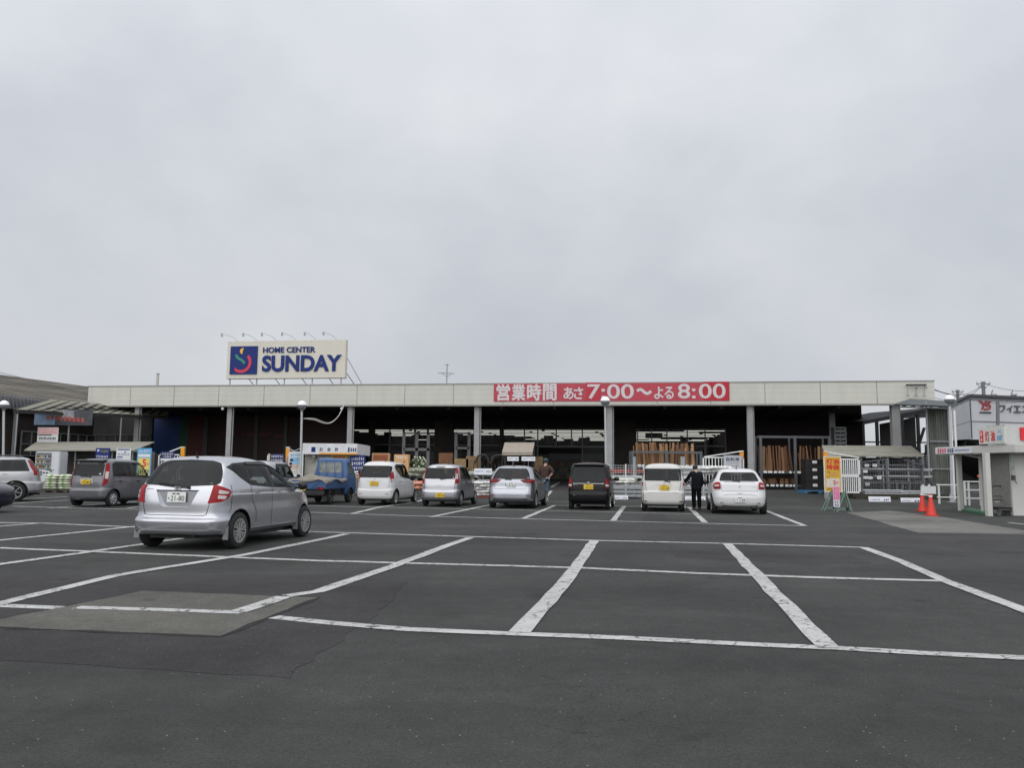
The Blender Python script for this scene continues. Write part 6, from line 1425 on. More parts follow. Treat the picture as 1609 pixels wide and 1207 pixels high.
def bag_bm(w, d, h, seed, mats, parent, nm='bag'):
    r_ = random.Random(seed); b = MB(); nx_, ny_ = 9, 6
    for top in (0, 1):
        for j in range(ny_):
            for i in range(nx_):
                u, v = i / (nx_ - 1) * 2 - 1, j / (ny_ - 1) * 2 - 1; k = (1 - u ** 4) * (1 - v ** 4)
                b.v.append((u * w / 2, v * d / 2, (h * (.5 + .5 * k * (1 + r_.uniform(-.12, .12))) if top else h * .5 - h * .5 * k)))
    m = nx_ * ny_
    for top in (0, 1):
        for j in range(ny_ - 1):
            for i in range(nx_ - 1): a0 = top * m + j * nx_ + i; b.f.append((a0, a0 + 1, a0 + nx_ + 1, a0 + nx_)); b.m.append(1 if top and 3 <= i <= 4 else 0)
    return b
BAGW = M('bag_white_green', (.52, .55, .44), .5, var=.4, scale=9); BAGG = M('bag_green', (.22, .34, .14), .5, var=.3, scale=9); BAGP = M('bag_white_plastic', (.60, .60, .58), .45, var=.3, scale=12)
proto = None; r_ = random.Random(5)
base = GX(91, 38.4)
for lvl in range(6):
    for k in range(2):
        if proto is None:
            proto = T('soil_bag', 'white and green soil bag in the low stack by the vending machine', 'bag', (0, 0, 0), 0, 'soil bags stacked by the vending machine'); bag_bm(.60, .42, .17, 3, None, None).build('bag_body', [BAGW, BAGG], proto, smooth=60); o = proto
        else: o = copy_tree(proto)
        o.location = (base.x - .28 + k * .60 + r_.uniform(-.03, .03), base.y + r_.uniform(-.03, .03), base.z + .10 + lvl * .115); o.rotation_euler = (0, 0, r_.uniform(-.08, .08))
t = T('wooden_pallet', 'low dark pallet under the stacked soil bags', 'pallet', base); b = MB()
for i in range(6): b.box(-.62, .62, -.25 + i * .10, -.18 + i * .10, .07, .10)
for x in (-.5, 0, .5): b.box(x - .05, x + .05, -.25, .32, 0, .07)
b.build('boards', M('old_pallet_wood', (.10, .08, .06), .9), t)

# long display benches with goods between the cars
MESH = M('white_wire', (.52, .53, .53), .4, .2); BENCH = M('galvanised_bench', (.36, .375, .385), .4, .5, var=.15)
def bench(label, q0, q1, Y, zt=.55, rows=3):
    a, c = GX(q0, Y), GX(q1, Y); t = T('display_bench', label, 'bench', a, 0, 'galvanised benches in front of the shop'); w = c.x - a.x
    b = MB()
    for i in range(rows): z = zt - i * .17; b.box(0, w, -.03 + i * .01, .0 + i * .01, z - .13, z - .01)
    b.box(0, w, .0, .6, zt - .01, zt + .02); b.build('slat_front', BENCH, t)
    b = MB(); 
    for x in np.arange(.1, w, 1.2): b.box(x - .03, x + .03, .06, .12, 0, zt - .02); b.box(x - .03, x + .03, .48, .54, 0, zt - .02)
    b.build('leg', DGREY, t); return t, a, w
bench('galvanised bench between the black and cream wagons', 955, 1010, 35.8); bench('galvanised bench behind the man in black', 1066, 1120, 35.6); bench('galvanised bench seen between the silver wagon and middle hatchback', 742, 778, 36.6, .75)
def fence(label, q0, q1, Y, z0, z1, n, m=8):
    a, c = GX(q0, Y), GX(q1, Y); t = T('wire_fence', label, 'fence', a); w = c.x - a.x
    b = MB()
    for i in range(int(w / .12)): b.cyl((i * .12, 0, z0), (i * .12, 0, z1), .006, None, 4)
    for j in range(m): z = z0 + (z1 - z0) * j / (m - 1); b.cyl((0, 0, z), (w, 0, z), .007, None, 4)
    b.build('wire_mesh', MESH, t)
    for i in range(n): b = MB(); x = w * i / max(1, n - 1); b.cyl((x, .03, 0), (x, .03, z1 + .06), .035, None, 8); b.build('post', W_, t)
    return t
fence('white wire fence behind the benches near the cream wagon', 955, 1012, 37.4, .62, 1.42, 3); fence('white wire fence behind the man in black', 1064, 1106, 37.2, .62, 1.42, 2)
fence('long white wire fence with posts behind the pipe racks at right', 1350, 1508, 39.6, .15, 1.95, 5, 14)
def pcard(label, q0, y0, q1, y1, Y, txt=None, lean=14):
    a, c = P(q0, y1, Y), P(q1, y0, Y); w = c.x - a.x; h = c.z - a.z
    t = T('price_card', label, 'price card', (a.x, Y, a.z), 0, 'white price cards along the shop front'); b = MB(); b.box(0, w, 0, .015, 0, h); o = b.build('card', M('price_card_white', (.70, .72, .76), .4), t); o.rotation_euler = (-R(lean), 0, 0)
    b = MB(); marks(b, w * .06, w * .5, h * .42, h * .62, -.001, 8, int(q0)); marks(b, w * .56, w * .66, h * .32, h * .38, -.001, 3, int(q1)); b.build('blurred_marks', NAVY, o)
    if txt: text(txt, w * .68, w * .93, h * .36, h * .66, -.001, NAVY, o, .003, .03)
    else: b = MB(); marks(b, w * .68, w * .93, h * .34, h * .66, -.001, 4, int(q1) + 3); b.build('blurred_marks', INK, o)
    b = MB(); b.cyl((w * .5, .03, h * .5), (w * .5, .12, -(a.z - gz(a.x, Y))), .015, None, 6); b.build('stand', GREY, t); return t
pcard('white price card at the foot of the bench right of the black wagon', 962, 778.5, 987, 787, 35.2); pcard('white price card at the feet of the man in black', 1077, 780, 1109, 789.5, 35.0)
pcard('white price card under the left half of the pipe rack', 1366, 780.5, 1400, 791, 34.6, '547'); pcard('white price card under the right half of the pipe rack', 1416.5, 782.5, 1447, 792.5, 34.4, '64')
pcard('white price card above the white bags behind the silver wagons', 745, 736.5, 773, 746, 36.2, None, 4); pcard('left grey price card under the beige awning', 797, 718, 815, 724.5, 43.0, None, 3); pcard('right grey price card under the beige awning', 819.5, 718, 841, 724.5, 43.0, None, 3)
# goods: bags and boxes on benches
def heap(label, q0, q1, Y, z, n, mat, group, size=(.5, .36, .15), lv=2, dz=.11, seed=1):
    rr = random.Random(seed); a, c = GX(q0, Y), GX(q1, Y); pr = None
    for l in range(lv):
        for i in range(n):
            if pr is None:
                pr = T('goods_bag', label, 'bag', (0, 0, 0), 0, group); bag_bm(size[0], size[1], size[2], seed, None, None).build('bag_body', [mat, mat], pr, smooth=50); o = pr
            else: o = copy_tree(pr)
            o.location = (a.x + (c.x - a.x) * (i + .5) / n + rr.uniform(-.06, .06), Y + rr.uniform(-.1, .1), a.z + z + l * dz); o.rotation_euler = (rr.uniform(-.12, .12), rr.uniform(-.1, .1), rr.uniform(-.3, .3))
heap('crumpled white plastic bag heaped low between the silver wagon and middle hatchback', 750, 777, 36.1, .05, 3, BAGP, 'white plastic bags heaped on the ground', lv=5, dz=.13, seed=11)
t = T('wooden_pallet', 'red brown pallet under the crumpled white bags', 'pallet', GX(763, 36.1)); b = MB(); b.box(-.42, .42, -.3, .3, .0, .05); b.box(-.40, .40, -.28, .28, .05, .055); b.build('boards', M('red_pallet', (.25, .05, .03), .7), t)
heap('small white packet on the wire fence bench near the cream wagon', 972, 996, 36.6, .62, 4, M('white_packets', (.62, .62, .56), .6, var=.2, scale=9), 'white packets on the bench', (.34, .3, .14), 2, .1, 21)
heap('grey goods sack behind the wire fence right of the black wagon', 958, 1008, 38.2, .35, 5, M('grey_sacks', (.33, .33, .32), .7, var=.4, scale=7), 'grey sacks behind the wire fence', (.55, .4, .24), 3, .18, 23)
heap('white wrapped goods behind the man in black', 1066, 1105, 38.0, .7, 4, M('white_wrapped', (.50, .51, .50), .5, var=.4, scale=7), 'white wrapped goods behind the man', (.5, .4, .28), 3, .22, 29)
heap('white wrapped goods along the barred gate', 1106, 1150, 37.2, 1.05, 6, M('white_wrap2', (.58, .58, .57), .5, var=.3, scale=7), 'white wrapped goods by the bicycle sign', (.42, .4, .22), 2, .16, 33)
heap('speckled plant pot tray in the long row right of the white kei wagon', 640, 665, 38.0, .75, 5, M('plant_goods', (.24, .25, .19), .8, var=.8, scale=14), 'plant trays in front of the shop', (.4, .4, .3), 2, .2, 41)
heap('orange and white packets low beside the silver wagon', 648, 664, 37.0, .25, 3, M('orange_packets', (.50, .22, .14), .6, var=.6, scale=12), 'orange packets beside the wagons', (.3, .3, .22), 2, .2, 43)
heap('speckled plant tray behind the price card and silver wagons', 735, 790, 38.4, .8, 8, M('plant_goods2', (.26, .27, .24), .8, var=.8, scale=16), 'plant trays behind the silver wagons', (.45, .4, .3), 1, .2, 47)
for i, (q, Y, zz, hh, lab) in enumerate(((655, 38.2, .9, .75, 'pot of white flowers beside the silver wagon roof'), (646, 38.4, .9, .55, 'pot of green leaves right of the white kei wagon'), (664, 38.6, .95, .7, 'pot of cream and green flowers left of the silver wagon lamp'))):
    g0 = GX(q, Y); t = T('flower_pot', lab, 'potted plant', g0 + Vector((0, 0, zz)), 0, 'potted flowers by the silver wagon'); b = MB(); b.cyl((0, 0, 0), (0, 0, .2), .09, .13, 12); b.build('pot', M('brown_pot', (.16, .08, .05), .8), t)
    rr = random.Random(i); b = MB()
    for k in range(160):
        a_ = rr.uniform(0, 6.28); rd = abs(rr.gauss(0, .13)); h_ = .2 + rr.random() * hh * .8; c_ = Vector((rd * math.cos(a_), rd * math.sin(a_), h_)); d1 = Vector((rr.uniform(-1, 1), rr.uniform(-1, 1), rr.uniform(-.4, .8))).normalized() * .06; d2 = d1.cross(Vector((rr.uniform(-1, 1), .3, rr.uniform(-1, 1)))).normalized() * .025
        b.add([c_ - d1, c_ + d2, c_ + d1, c_ - d2], [(0, 1, 2, 3)])
    b.build('leaves', M('leaf_green', (.06, .13, .035), .6, var=.4, scale=20), t)
    if i != 1:
        b = MB()
        for k in range(14): b.blob((rr.gauss(0, .13), rr.gauss(0, .13), .35 + rr.random() * hh * .65), .045, 0, 6, 4)
        b.build('flowers', M('cream_petals', (.62, .60, .48), .7), t)

# awning stall in front of the entrance
t = T('awning_stall', 'small stall with a beige fabric awning by the entrance', 'stall', GX(818, 43.5)); a0, a1, a2, a3 = P(793, 696, 45.2), P(840, 696, 45.2), P(837, 711, 43.3), P(789, 711, 43.3)
b = MB(); b.prism([a0, a1, a2, a3], (0, 0, .02)); p = [a3, a2]; b.prism([a3, a2, a2 - Vector((0, 0, .16)), a3 - Vector((0, 0, .16))], (0, .02, 0)); b.build('awning', M('beige_awning', (.33, .29, .235), .8), t, world=True)
b = MB()
for q, Y in ((794, 45.2), (839, 45.2)): x = P(q, 700, Y).x; b.cyl((x, Y, gz(x, Y)), (x, Y, P(q, 697, Y).z), .03)
b.build('post', DGREY, t, world=True)
b = MB(); x0, x1 = P(800, 700, 44).x, P(842, 700, 44).x; g0 = gz(x0, 44); b.box(x0, x1, 43.9, 44.7, g0, g0 + 1.0); b.build('counter', M('red_brown_counter', (.13, .045, .028), .8, var=.3), t, world=True)
b = MB(); x0 = P(840, 700, 44.6).x; b.box(x0, x0 + .45, 44.4, 44.9, g0, g0 + 1.75); tag(b.build('timber_stack', M('dark_timber', (.15, .10, .05), .8, var=.4, scale=3)), 'upright timber pack right of the awning stall', 'timber')
# dim furniture inside the canopy: shelving with goods
shp = None
for i, (q, dy, ln) in enumerate(((585, 15.5, 7), (660, 15.0, 6), (740, 16, 6), (905, 19, 5), (1045, 15, 7), (620, 22, 8), (820, 23, 9))):
    lx = FL(q, 700, dy)[0]
    if shp is None:
        shp = T('store_shelf', 'dark shelving unit with dim goods inside the shop', 'shelf', (0, 0, 0), -ALF, 'shelving units inside the shop'); b = MB()
        for z in (.1, .6, 1.1, 1.6): b.box(-2.2, 2.2, -.4, .4, z, z + .04)
        b.box(-2.2, 2.2, -.02, .02, 0, 2.1); b.build('rack', DGREY, shp)
        b = MB(); rr = random.Random(2)
        for z in (.14, .64, 1.14):
            x = -2.15
            while x < 2.0: w = rr.uniform(.15, .4); b.box(x, x + w - .02, -.38, -.1, z, z + rr.uniform(.2, .42), rr.randrange(4)); x += w
        b.build('goods', [M('goods_a', (.14, .06, .04), .7), M('goods_b', (.10, .12, .14), .7), M('goods_c', (.16, .13, .07), .7), M('goods_d', (.05, .07, .05), .7)], shp); o = shp
    else: o = copy_tree(shp)
    o.location = FW(lx, dy, .62)
# framed shed models / racks under the canopy left of centre
t = T('window_display', 'pale window frame display under the canopy left of the third column', 'display', GX(662, 50)); b = MB(); a, c = P(634, 706, 50), P(676, 680, 50); ox = t.location.x; oz = t.location.z
for q in (634.5, 655, 673): x = P(q, 690, 50).x - ox; b.box(x - .09, x + .09, 0, .1, 0, P(q, 680, 50).z - oz)
b.box(a.x - ox, c.x - ox, .0, .1, a.z - oz - .1, a.z - oz + .08); b.box(a.x - ox, c.x - ox, .0, .1, c.z - oz - .1, c.z - oz); b.build('frame', M('dim_grey_frame', (.20, .20, .20), .6), t)
t = T('window_display', 'pale sash frame display just left of the fourth column', 'display', GX(725, 50)); b = MB(); ox = t.location.x; oz = t.location.z
for q in (716.5, 737): x = P(q, 690, 50).x - ox; b.box(x - .09, x + .09, 0, .1, 0, P(q, 679, 50).z - oz)
a, c = P(716, 704, 50), P(738, 680, 50); b.box(a.x - ox, c.x - ox, .0, .1, a.z - oz - .08, a.z - oz + .06); b.box(a.x - ox, c.x - ox, .0, .1, c.z - oz - .1, c.z - oz); b.build('frame', M('dim_grey_frame', (.20, .20, .20), .6), t)
for i, (q, yt, yb2, mat, lab) in enumerate(((700, 712, 730, (.16, .075, .035), 'brown goods pile under the canopy behind the silver wagon'), (725, 721, 735, (.28, .19, .09), 'tan cardboard boxes under the canopy left of the fourth column'), (743, 717, 735, (.22, .14, .07), 'brown cardboard boxes touching the fourth column'))):
    p = GX(q, 46.5); t = T('cardboard_boxes', lab, 'boxes', p); hh = P(q, yt, 46.5).z - p.z; b = MB(); b.box(-.5, .45, 0, .6, 0, hh * .6); b.box(-.42, .38, .02, .56, hh * .6 + .003, hh); b.build('box', M('card_%d' % i, mat, .8, var=.3, scale=3), t, bevel=.01)
    b = MB(); b.box(-.04, .02, -.004, .3, .02, hh * .58); b.build('tape', TAN, t)
t = T('wheelbarrow_rack', 'row of dark tools and barrows right of the fourth column', 'tool rack', GX(768, 46)); b = MB()
for i in range(9): b.bar((-.9 + i * .2, 0, 0), (-.9 + i * .2 + .05, .15, 1.5 + .3 * math.sin(i * 1.7)), .05, .05)
for k in (0, 1): b.tube([(-.8 + k * .9, -.2, 1.3), (-.6 + k * .9, -.2, 1.75), (-.2 + k * .9, -.2, 1.8), (.05 + k * .9, -.2, 1.35)], .06, 6)
b.build('tools', M('dark_tools', (.03, .026, .022), .6), t)

# timber rack in the centre right
WOODS = [M('timber_%d' % i, c_, .75, var=.2, scale=3, stretch=(1, 1, .2)) for i, c_ in enumerate(((.28, .155, .07), (.21, .105, .045), (.36, .22, .11), (.14, .066, .03)))]
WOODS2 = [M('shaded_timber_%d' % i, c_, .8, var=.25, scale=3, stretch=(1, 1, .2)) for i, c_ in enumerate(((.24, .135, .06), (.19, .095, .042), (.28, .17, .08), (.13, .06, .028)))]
def timber_rack(label, q0, q1, yt, ymid, ybot, Y, n, ptop, glabel, uprights, seed, ybase=None, dens=1.0):
    a = GX(q0, Y); t = T('timber_rack', label, 'rack', a); X0, X1 = P(q0, 700, Y).x, P(q1, 700, Y).x; zt_ = P(q0, yt, Y).z - a.z; zm = P(q0, ymid, Y).z - a.z; zb = max(.1, P(q0, ybot, Y).z - a.z); W = X1 - X0
    b = MB()
    for q in uprights: x = P(q, 700, Y).x - a.x; b.box(x - .07, x + .07, -.04, .06, 0, zt_); b.box(x - .05, x + .05, .9, 1.0, 0, zt_); b.bar((x, 0, .03), (x, 1, .03), .08, .06)
    b.box(0, W, -.02, .05, zt_ - .12, zt_ - .01); b.box(0, W, -.03, .05, zm - .10, zm); b.box(0, W, -.03, .05, zb - .06, zb); b.box(0, W, .05, .95, zm - .08, zm - .03); b.box(0, W, .95, 1.0, zt_ - .10, zt_ - .02); b.build('rack_frame', M('rack_grey', (.10, .107, .115), .5, .3), t)
    rr = random.Random(seed)
    for z in (zm, zb):
        x = .1
        while x < W - .2:
            w = rr.uniform(.14, .26)
            if rr.random() < .85: b = MB(); b.box(x, x + w - .03, -.036, -.031, z - .085, z + .03); b.build('price_tag', W_, t)
            x += w + rr.uniform(0, .1)
    pr = {}
    x = .12
    for i in range(n):
        k = rr.choice((0, 1, 1, 2, 3, 3)); w = rr.choice((.05, .09, .12, .16)); gap = rr.random() > dens
        x = .12 + (W - .3) * i / n
        if gap: continue
        hgt = ptop * rr.choice((rr.uniform(.62, 1.0), rr.uniform(.9, 1.0)))
        key = (k, w)
        if key not in pr:
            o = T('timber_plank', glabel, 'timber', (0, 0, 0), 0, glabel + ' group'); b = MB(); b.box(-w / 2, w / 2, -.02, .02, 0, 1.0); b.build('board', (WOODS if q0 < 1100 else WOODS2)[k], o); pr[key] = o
        else: o = copy_tree(pr[key])
        o.location = (a.x + x, Y + .18 + rr.uniform(0, .3), a.z + zm + .01); o.scale = (1, 1, hgt); o.rotation_euler = (-.10, rr.uniform(-.07, .07), rr.uniform(-.4, .4))
    return t, a, zm, zb, W
timber_rack('grey timber rack full of pale planks behind the cream wagon', 993, 1102, 708.5, 731, 762, 42.5, 46, 1.22, 'pale orange plank standing in the rack behind the cream wagon', (994, 1047, 1101), 3, dens=.93)
timber_rack('tall grey timber rack with label strips right of the white hatchback', 1192, 1304, 684.5, 741, 762, 44.5, 32, 1.45, 'brown plank leaning in the tall rack right of the white hatchback', (1195, 1249, 1303), 8, dens=.92)
# small lumber blocks on the lower shelf
pr = None
for i in range(6):
    if pr is None: pr = T('wood_block', 'short wood offcut on the bottom shelf of the tall rack', 'wood', (0, 0, 0), 0, 'wood offcuts on the bottom shelf'); b = MB(); b.box(-.16, .16, -.1, .1, 0, .2); b.box(-.13, .1, -.09, .09, .2, .3); b.build('block', WOODS2[1], pr, bevel=.008); o = pr
    else: o = copy_tree(pr)
    p = GX(1199 + i * 9 + (i % 2) * 3, 44.9); o.location = p + Vector((0, 0, .30)); o.rotation_euler = (0, 0, i * .4)
t = T('red_crate_row', 'long red display crate behind the wire fence right of the black wagon', 'crate', GX(960, 39.0)); b = MB(); w = GX(1012, 39).x - GX(960, 39).x; b.box(0, w, 0, .5, 1.05, 1.16); b.box(.02, w - .02, .02, .48, 1.16, 1.2); b.build('crate', M('dull_red_crate', (.30, .05, .035), .6), t); b = MB()
for x in (.1, w - .1): b.box(x - .03, x + .03, .2, .26, 0, 1.05)
b.build('leg', DGREY, t)
for i, (q, lab) in enumerate(((997, 'grey steel upright standing left of the cream wagon'), (1073.5, 'broad grey steel upright left of the man in black'))):
    p = GX(q, 38.6); t = T('steel_upright', lab, 'post', p); h = P(q, 718, 38.6).z - p.z; b = MB(); w = .06 if i == 0 else .10; b.box(-w, w, 0, .12, 0, h); b.build('upright', GREY, t); b = MB(); b.box(w + .003, w + .05, .01, .10, 0, h); b.build('flange', DGREY, t)
# bicycle sign and its gate
gate('white barred gate leaf with sloping stay beside the bicycle sign', (1105, 1169), 718.5, 768, 38.8, 13, .48, ((1107, 718), (1167, 709))); gpost('orange topped gate post right of the bicycle sign', 1167, 709.5, 768, 38.9)
board('bicycle_sign', 'white framed sign with three dark characters on the barred gate', 'sign', (1138, 716.5, 1164.5, 738), 38.5, M('bicycle_sign_grey', (.50, .51, .54), .5), txts=[('自転車', .12, .62, .90, .88, M('sign_dark_ink', (.07, .08, .13), .6), .01)], mk=[(.12, .44, .88, .54, 9, M('sign_grey_ink', (.25, .26, .30), .6)), (.12, .22, .88, .34, 9, M('sign_grey_ink', (.25, .26, .30), .6))], frame=GREY)

# black plastic containers on a blue pallet, grey containers above
pbase = GX(1283, 41.0); CB = M('black_container', (.014, .014, .015), .5); w = P(1302, 740, 41).x - P(1262, 740, 41).x
t = T('plastic_pallet', 'blue plastic pallet under the black containers', 'pallet', pbase); b = MB(); b.box(-w * .62, w * .60, -.5, .5, .10, .15)
for x in (-.55, 0, .55): b.box(x * w - .08, x * w + .08, -.48, .48, 0, .10)
for y in (-.45, -.2, .05, .3): b.box(-w * .6, w * .58, y, y + .08, .15, .165)
b.build('deck', M('pallet_blue', (.07, .20, .36), .5), t, bevel=.006)
pr = None; hh = (P(1283, 722, 41).z - pbase.z - .17) / 4
for l in range(4):
    for k in range(2):
        if pr is None:
            pr = T('black_container', 'black container with white labels stacked on the blue pallet', 'container', (0, 0, 0), 0, 'black containers on the blue pallet'); b = MB(); cw = w * .49
            b.box(-cw / 2, cw / 2, -.36, .36, 0, hh * .88); b.box(-cw / 2 - .012, cw / 2 + .012, -.375, .375, hh * .86, hh * .97); 
            for q in (-.3, -.1, .1, .3): b.box(cw * q - .012, cw * q + .012, -.372, -.36, .02, hh * .84)
            b.build('tub', CB, pr, bevel=.006); b = MB(); b.box(cw * .02, cw * .38, -.380, -.374, hh * .45, hh * .80); b.build('label', W_, pr); o = pr
        else: o = copy_tree(pr)
        o.location = (pbase.x + (-.25 + .5 * k) * w + .02 * (l % 2), pbase.y + .03 * (l % 2), pbase.z + .17 + l * hh)
pr = None
for l in range(5):
    p = GX(1323, 47); z0_ = P(1323, 702 - l * 6.2, 47).z
    if pr is None:
        pr = T('grey_container', 'grey slotted container stacked high above the beige shed roof', 'container', (0, 0, 0), 0, 'grey containers above the pipe shed'); b = MB(); cw = .72; b.box(-cw / 2, cw / 2, 0, .5, 0, .07); b.box(-cw / 2, cw / 2, 0, .5, .15, .215)
        for x in (-.34, -.01, .32): b.box(x, x + .04, .0, .5, .07, .15)
        b.build('tub', M('container_grey', (.18, .18, .18), .6), pr, bevel=.004); b = MB(); b.box(-.3, .3, -.004, .01, .155, .20); b.build('rim', GREY, pr); o = pr
    else: o = copy_tree(pr)
    o.location = (p.x + .02 * (l % 2), 47, z0_)
t = T('steel_stand', 'tall steel stand carrying the grey containers', 'stand', GX(1323, 47)); hh2 = P(1323, 702, 47).z - t.location.z; b = MB()
for x in (-.34, .34):
    for y in (.03, .47): b.box(x - .03, x + .03, y - .03, y + .03, 0, hh2 - .03)
b.box(-.4, .4, 0, .5, hh2 - .03, hh2); b.build('frame', DGREY, t)

# pipe rack with steel pipes
t = T('pipe_rack', 'grey steel rack of pipes under the beige shed roof at right', 'rack', GX(1352, 37)); a = t.location; ox, oz = a.x, a.z
def rx(q, Y=37): return P(q, 750, Y).x - ox
b = MB()
for q in (1353, 1394, 1450): b.box(rx(q) - .05, rx(q) + .05, 0, .10, 0, P(q, 722, 37).z - oz); b.box(rx(q) - .05, rx(q) + .05, .8, .9, 0, P(q, 722, 37).z - oz)
for y in (731, 739, 750, 759): z = P(1400, y, 37).z - oz; b.box(rx(1352), rx(1451), .02, .09, z - .03, z + .03)
for q in (1384, 1404.5, 1413, 1425, 1442): b.box(rx(q) - .04, rx(q) + .04, -.25, -.18, 0, P(q, 756, 37).z - oz)
b.box(rx(1352), rx(1446), -.24, -.19, P(1400, 758, 37).z - oz - .03, P(1400, 758, 37).z - oz + .02)
b.build('rack_frame', M('pipe_rack_steel', (.12, .128, .137), .5, .4), t)
b = MB(); b.bar((rx(1352), -.1, P(1352, 727, 37).z - oz), (rx(1390), -.1, P(1390, 722, 37).z - oz), .06, .06); b.build('brace', DGREY, t); b = MB(); b.bar((rx(1420), -.1, P(1420, 723, 37).z - oz), (rx(1452), -.1, P(1452, 732, 37).z - oz), .06, .06); b.build('brace', DGREY, t); b = MB(); b.bar((rx(1453), .2, P(1453, 740, 37).z - oz), (rx(1488), .2, .0), .10, .16); b.build('brace', DGREY, t)
PIPE = M('galvanised_pipe', (.42, .43, .44), .35, .7, var=.15)
pr = {}
for (q0, q1, ys) in ((1351, 1412, (770.5, 773, 776, 778.5)), (1409, 1445, (772, 774.5, 777, 779.5)), (1354, 1468, (737, 739)), (1380, 1466, (748.5, 750))):
    for i, y in enumerate(ys):
        for k in range(2):
            key = (q0,); x0_, x1_ = rx(q0) + ox, rx(q1) + ox; yy = 36.65 + k * .09 if y > 760 else 37.15 + k * .1; z = P(q0, y, yy).z
            if key not in pr:
                o = T('steel_pipe', {1351: 'bright steel pipe in the low left bundle of the pipe rack', 1409: 'bright steel pipe in the low right bundle of the pipe rack', 1354: 'long grey pipe on the upper shelf of the pipe rack', 1380: 'long grey pipe on the middle shelf of the pipe rack'}[q0], 'pipe', (0, 0, 0), 0, 'steel pipes in the rack from column %s' % {1351: 'one low', 1409: 'two low', 1354: 'upper shelf', 1380: 'middle shelf'}[q0]); b = MB(); b.cyl((0, 0, 0), (x1_ - x0_, 0, 0), .036, None, 10); b.build('tube', PIPE, o, smooth=50); pr[key] = o
            else: o = copy_tree(pr[key])
            o.location = (x0_ + random.uniform(-.05, .05), yy, z)
t = T('ground_kerb', 'low dark weathered sleeper bank behind the cones and price cards', 'kerb', GX(1345, 36.2)); b = MB(); x1_ = GX(1512, 36.2).x - t.location.x; b.box(0, x1_, .0, .3, -.1, .17); b.box(0, x1_, .3, 2.2, -.1, .24); b.build('bank', M('dark_weedy_bank', (.040, .036, .026), .95, var=.5, scale=6, bump=.4), t)
for i, (q, y, lab) in enumerate(((1362, 731.5, 'upper left white tag on the pipe rack'), (1374.5, 731.5, 'upper right white tag on the pipe rack'), (1359.5, 741, 'white tag on the second shelf of the pipe rack'), (1360, 750.5, 'left white tag on the third shelf of the pipe rack'), (1367.5, 751, 'middle white tag on the third shelf of the pipe rack'), (1381.5, 751, 'right white tag on the third shelf of the pipe rack'), (1363, 761, 'lowest white tag on the pipe rack'))):
    p = P(q, y, 36.95); t = T('price_tag', lab, 'price tag', p, 0, 'white tags on the pipe rack'); b = MB(); b.box(-.10, .10, -.01, 0, -.06, .06); o = b.build('tag', W_, t); b = MB(); marks(b, -.08, .08, -.02, .02, -.0105, 4, i); b.build('blurred_marks', INK, o)

# right gate, yellow sign, trestle sign
gate('white barred gate leaf right of the yellow kerosene sign', (1321, 1351), 721, 775, 36.6, 10, .5, ((1302, 711), (1350, 719.5))); gpost('orange topped gate post behind the yellow kerosene sign', 1300, 710, 781, 36.7)
YS = M('sign_ochre_yellow', (.62, .38, .03), .5, var=.06)
board('kerosene_sign', 'tall yellow sign with large red characters and a price of 2', 'sign', (1297, 718.5, 1320, 772.5), 35.6, YS, [(.08, .12, .92, .38, M('price_panel', (.62, .58, .52), .5))],
      [('灯油', .12, .80, .90, .95, MT['sign_red'], .03), ('特価', .12, .63, .90, .78, MT['sign_red'], .03), ('2', .50, .20, .66, .32, RED, .03)], [(.15, .54, .35, .58, 2, INK), (.12, .40, .32, .44, 2, INK), (.3, .44, .85, .58, 5, M('sign_orange_ink', (.62, .32, .16), .5)), (.68, .22, .85, .30, 2, RED), (.12, .04, .9, .10, 7, M('sign_red_brown', (.3, .08, .03), .5))], frame=W_)
TG = M('pale_green_steel', (.17, .26, .21), .5, .1); tr2 = T('sign_trestle', 'pale green steel trestle holding a narrow pink and white sign', 'trestle', GX(1317, 28.9)); g = tr2.location
for i, q in enumerate((1307, 1327)):
    Yq = 29.3 - i * .75; p = GX(q, Yq); hz_ = .72; b = MB(); bx_ = p.x - g.x; by = Yq - g.y
    for s in (-1, 1): b.bar((bx_ + s * .26, by, 0), (bx_ + .06, by, hz_), .035, .035); b.bar((bx_ + s * .26, by + .3, 0), (bx_ + .06, by + .15, hz_), .035, .035)
    b.bar((bx_ - .22, by, .12), (bx_ + .22, by, .12), .03, .03); b.bar((bx_ - .24, by + .3, .05), (bx_ + .24, by + .3, .05), .03, .03); b.build('trestle_frame', TG, tr2)
    b = MB(); b.blob((bx_ + .1, by, .12), .07, 0, 8, 5); b.build('foot_weight', BLACK, tr2)
pa, pc = P(1309.5, 797, 28.5), P(1318.5, 765, 28.5); b = MB(); w = pc.x - pa.x; b.box(pa.x - g.x, pc.x - g.x, -.42, -.40, pa.z - g.z, pc.z - g.z); o = b.build('sign_panel', M('trestle_sign_white', (.58, .58, .62), .5), tr2)
b = MB(); h = pc.z - pa.z; b.box(pa.x - g.x + .012, pc.x - g.x - .012, -.425, -.419, pa.z - g.z + h * .36, pc.z - g.z - .01); b.build('pink_print', PINK, o)
b = MB(); marks(b, pa.x - g.x + w * .2, pa.x - g.x + w * .8, pa.z - g.z + h * .68, pa.z - g.z + h * .9, -.4255, 2, 4); marks(b, pa.x - g.x + w * .2, pa.x - g.x + w * .8, pa.z - g.z + h * .42, pa.z - g.z + h * .6, -.4255, 2, 5); b.build('blurred_marks', M('pale_pink', (.62, .38, .48), .5), o)
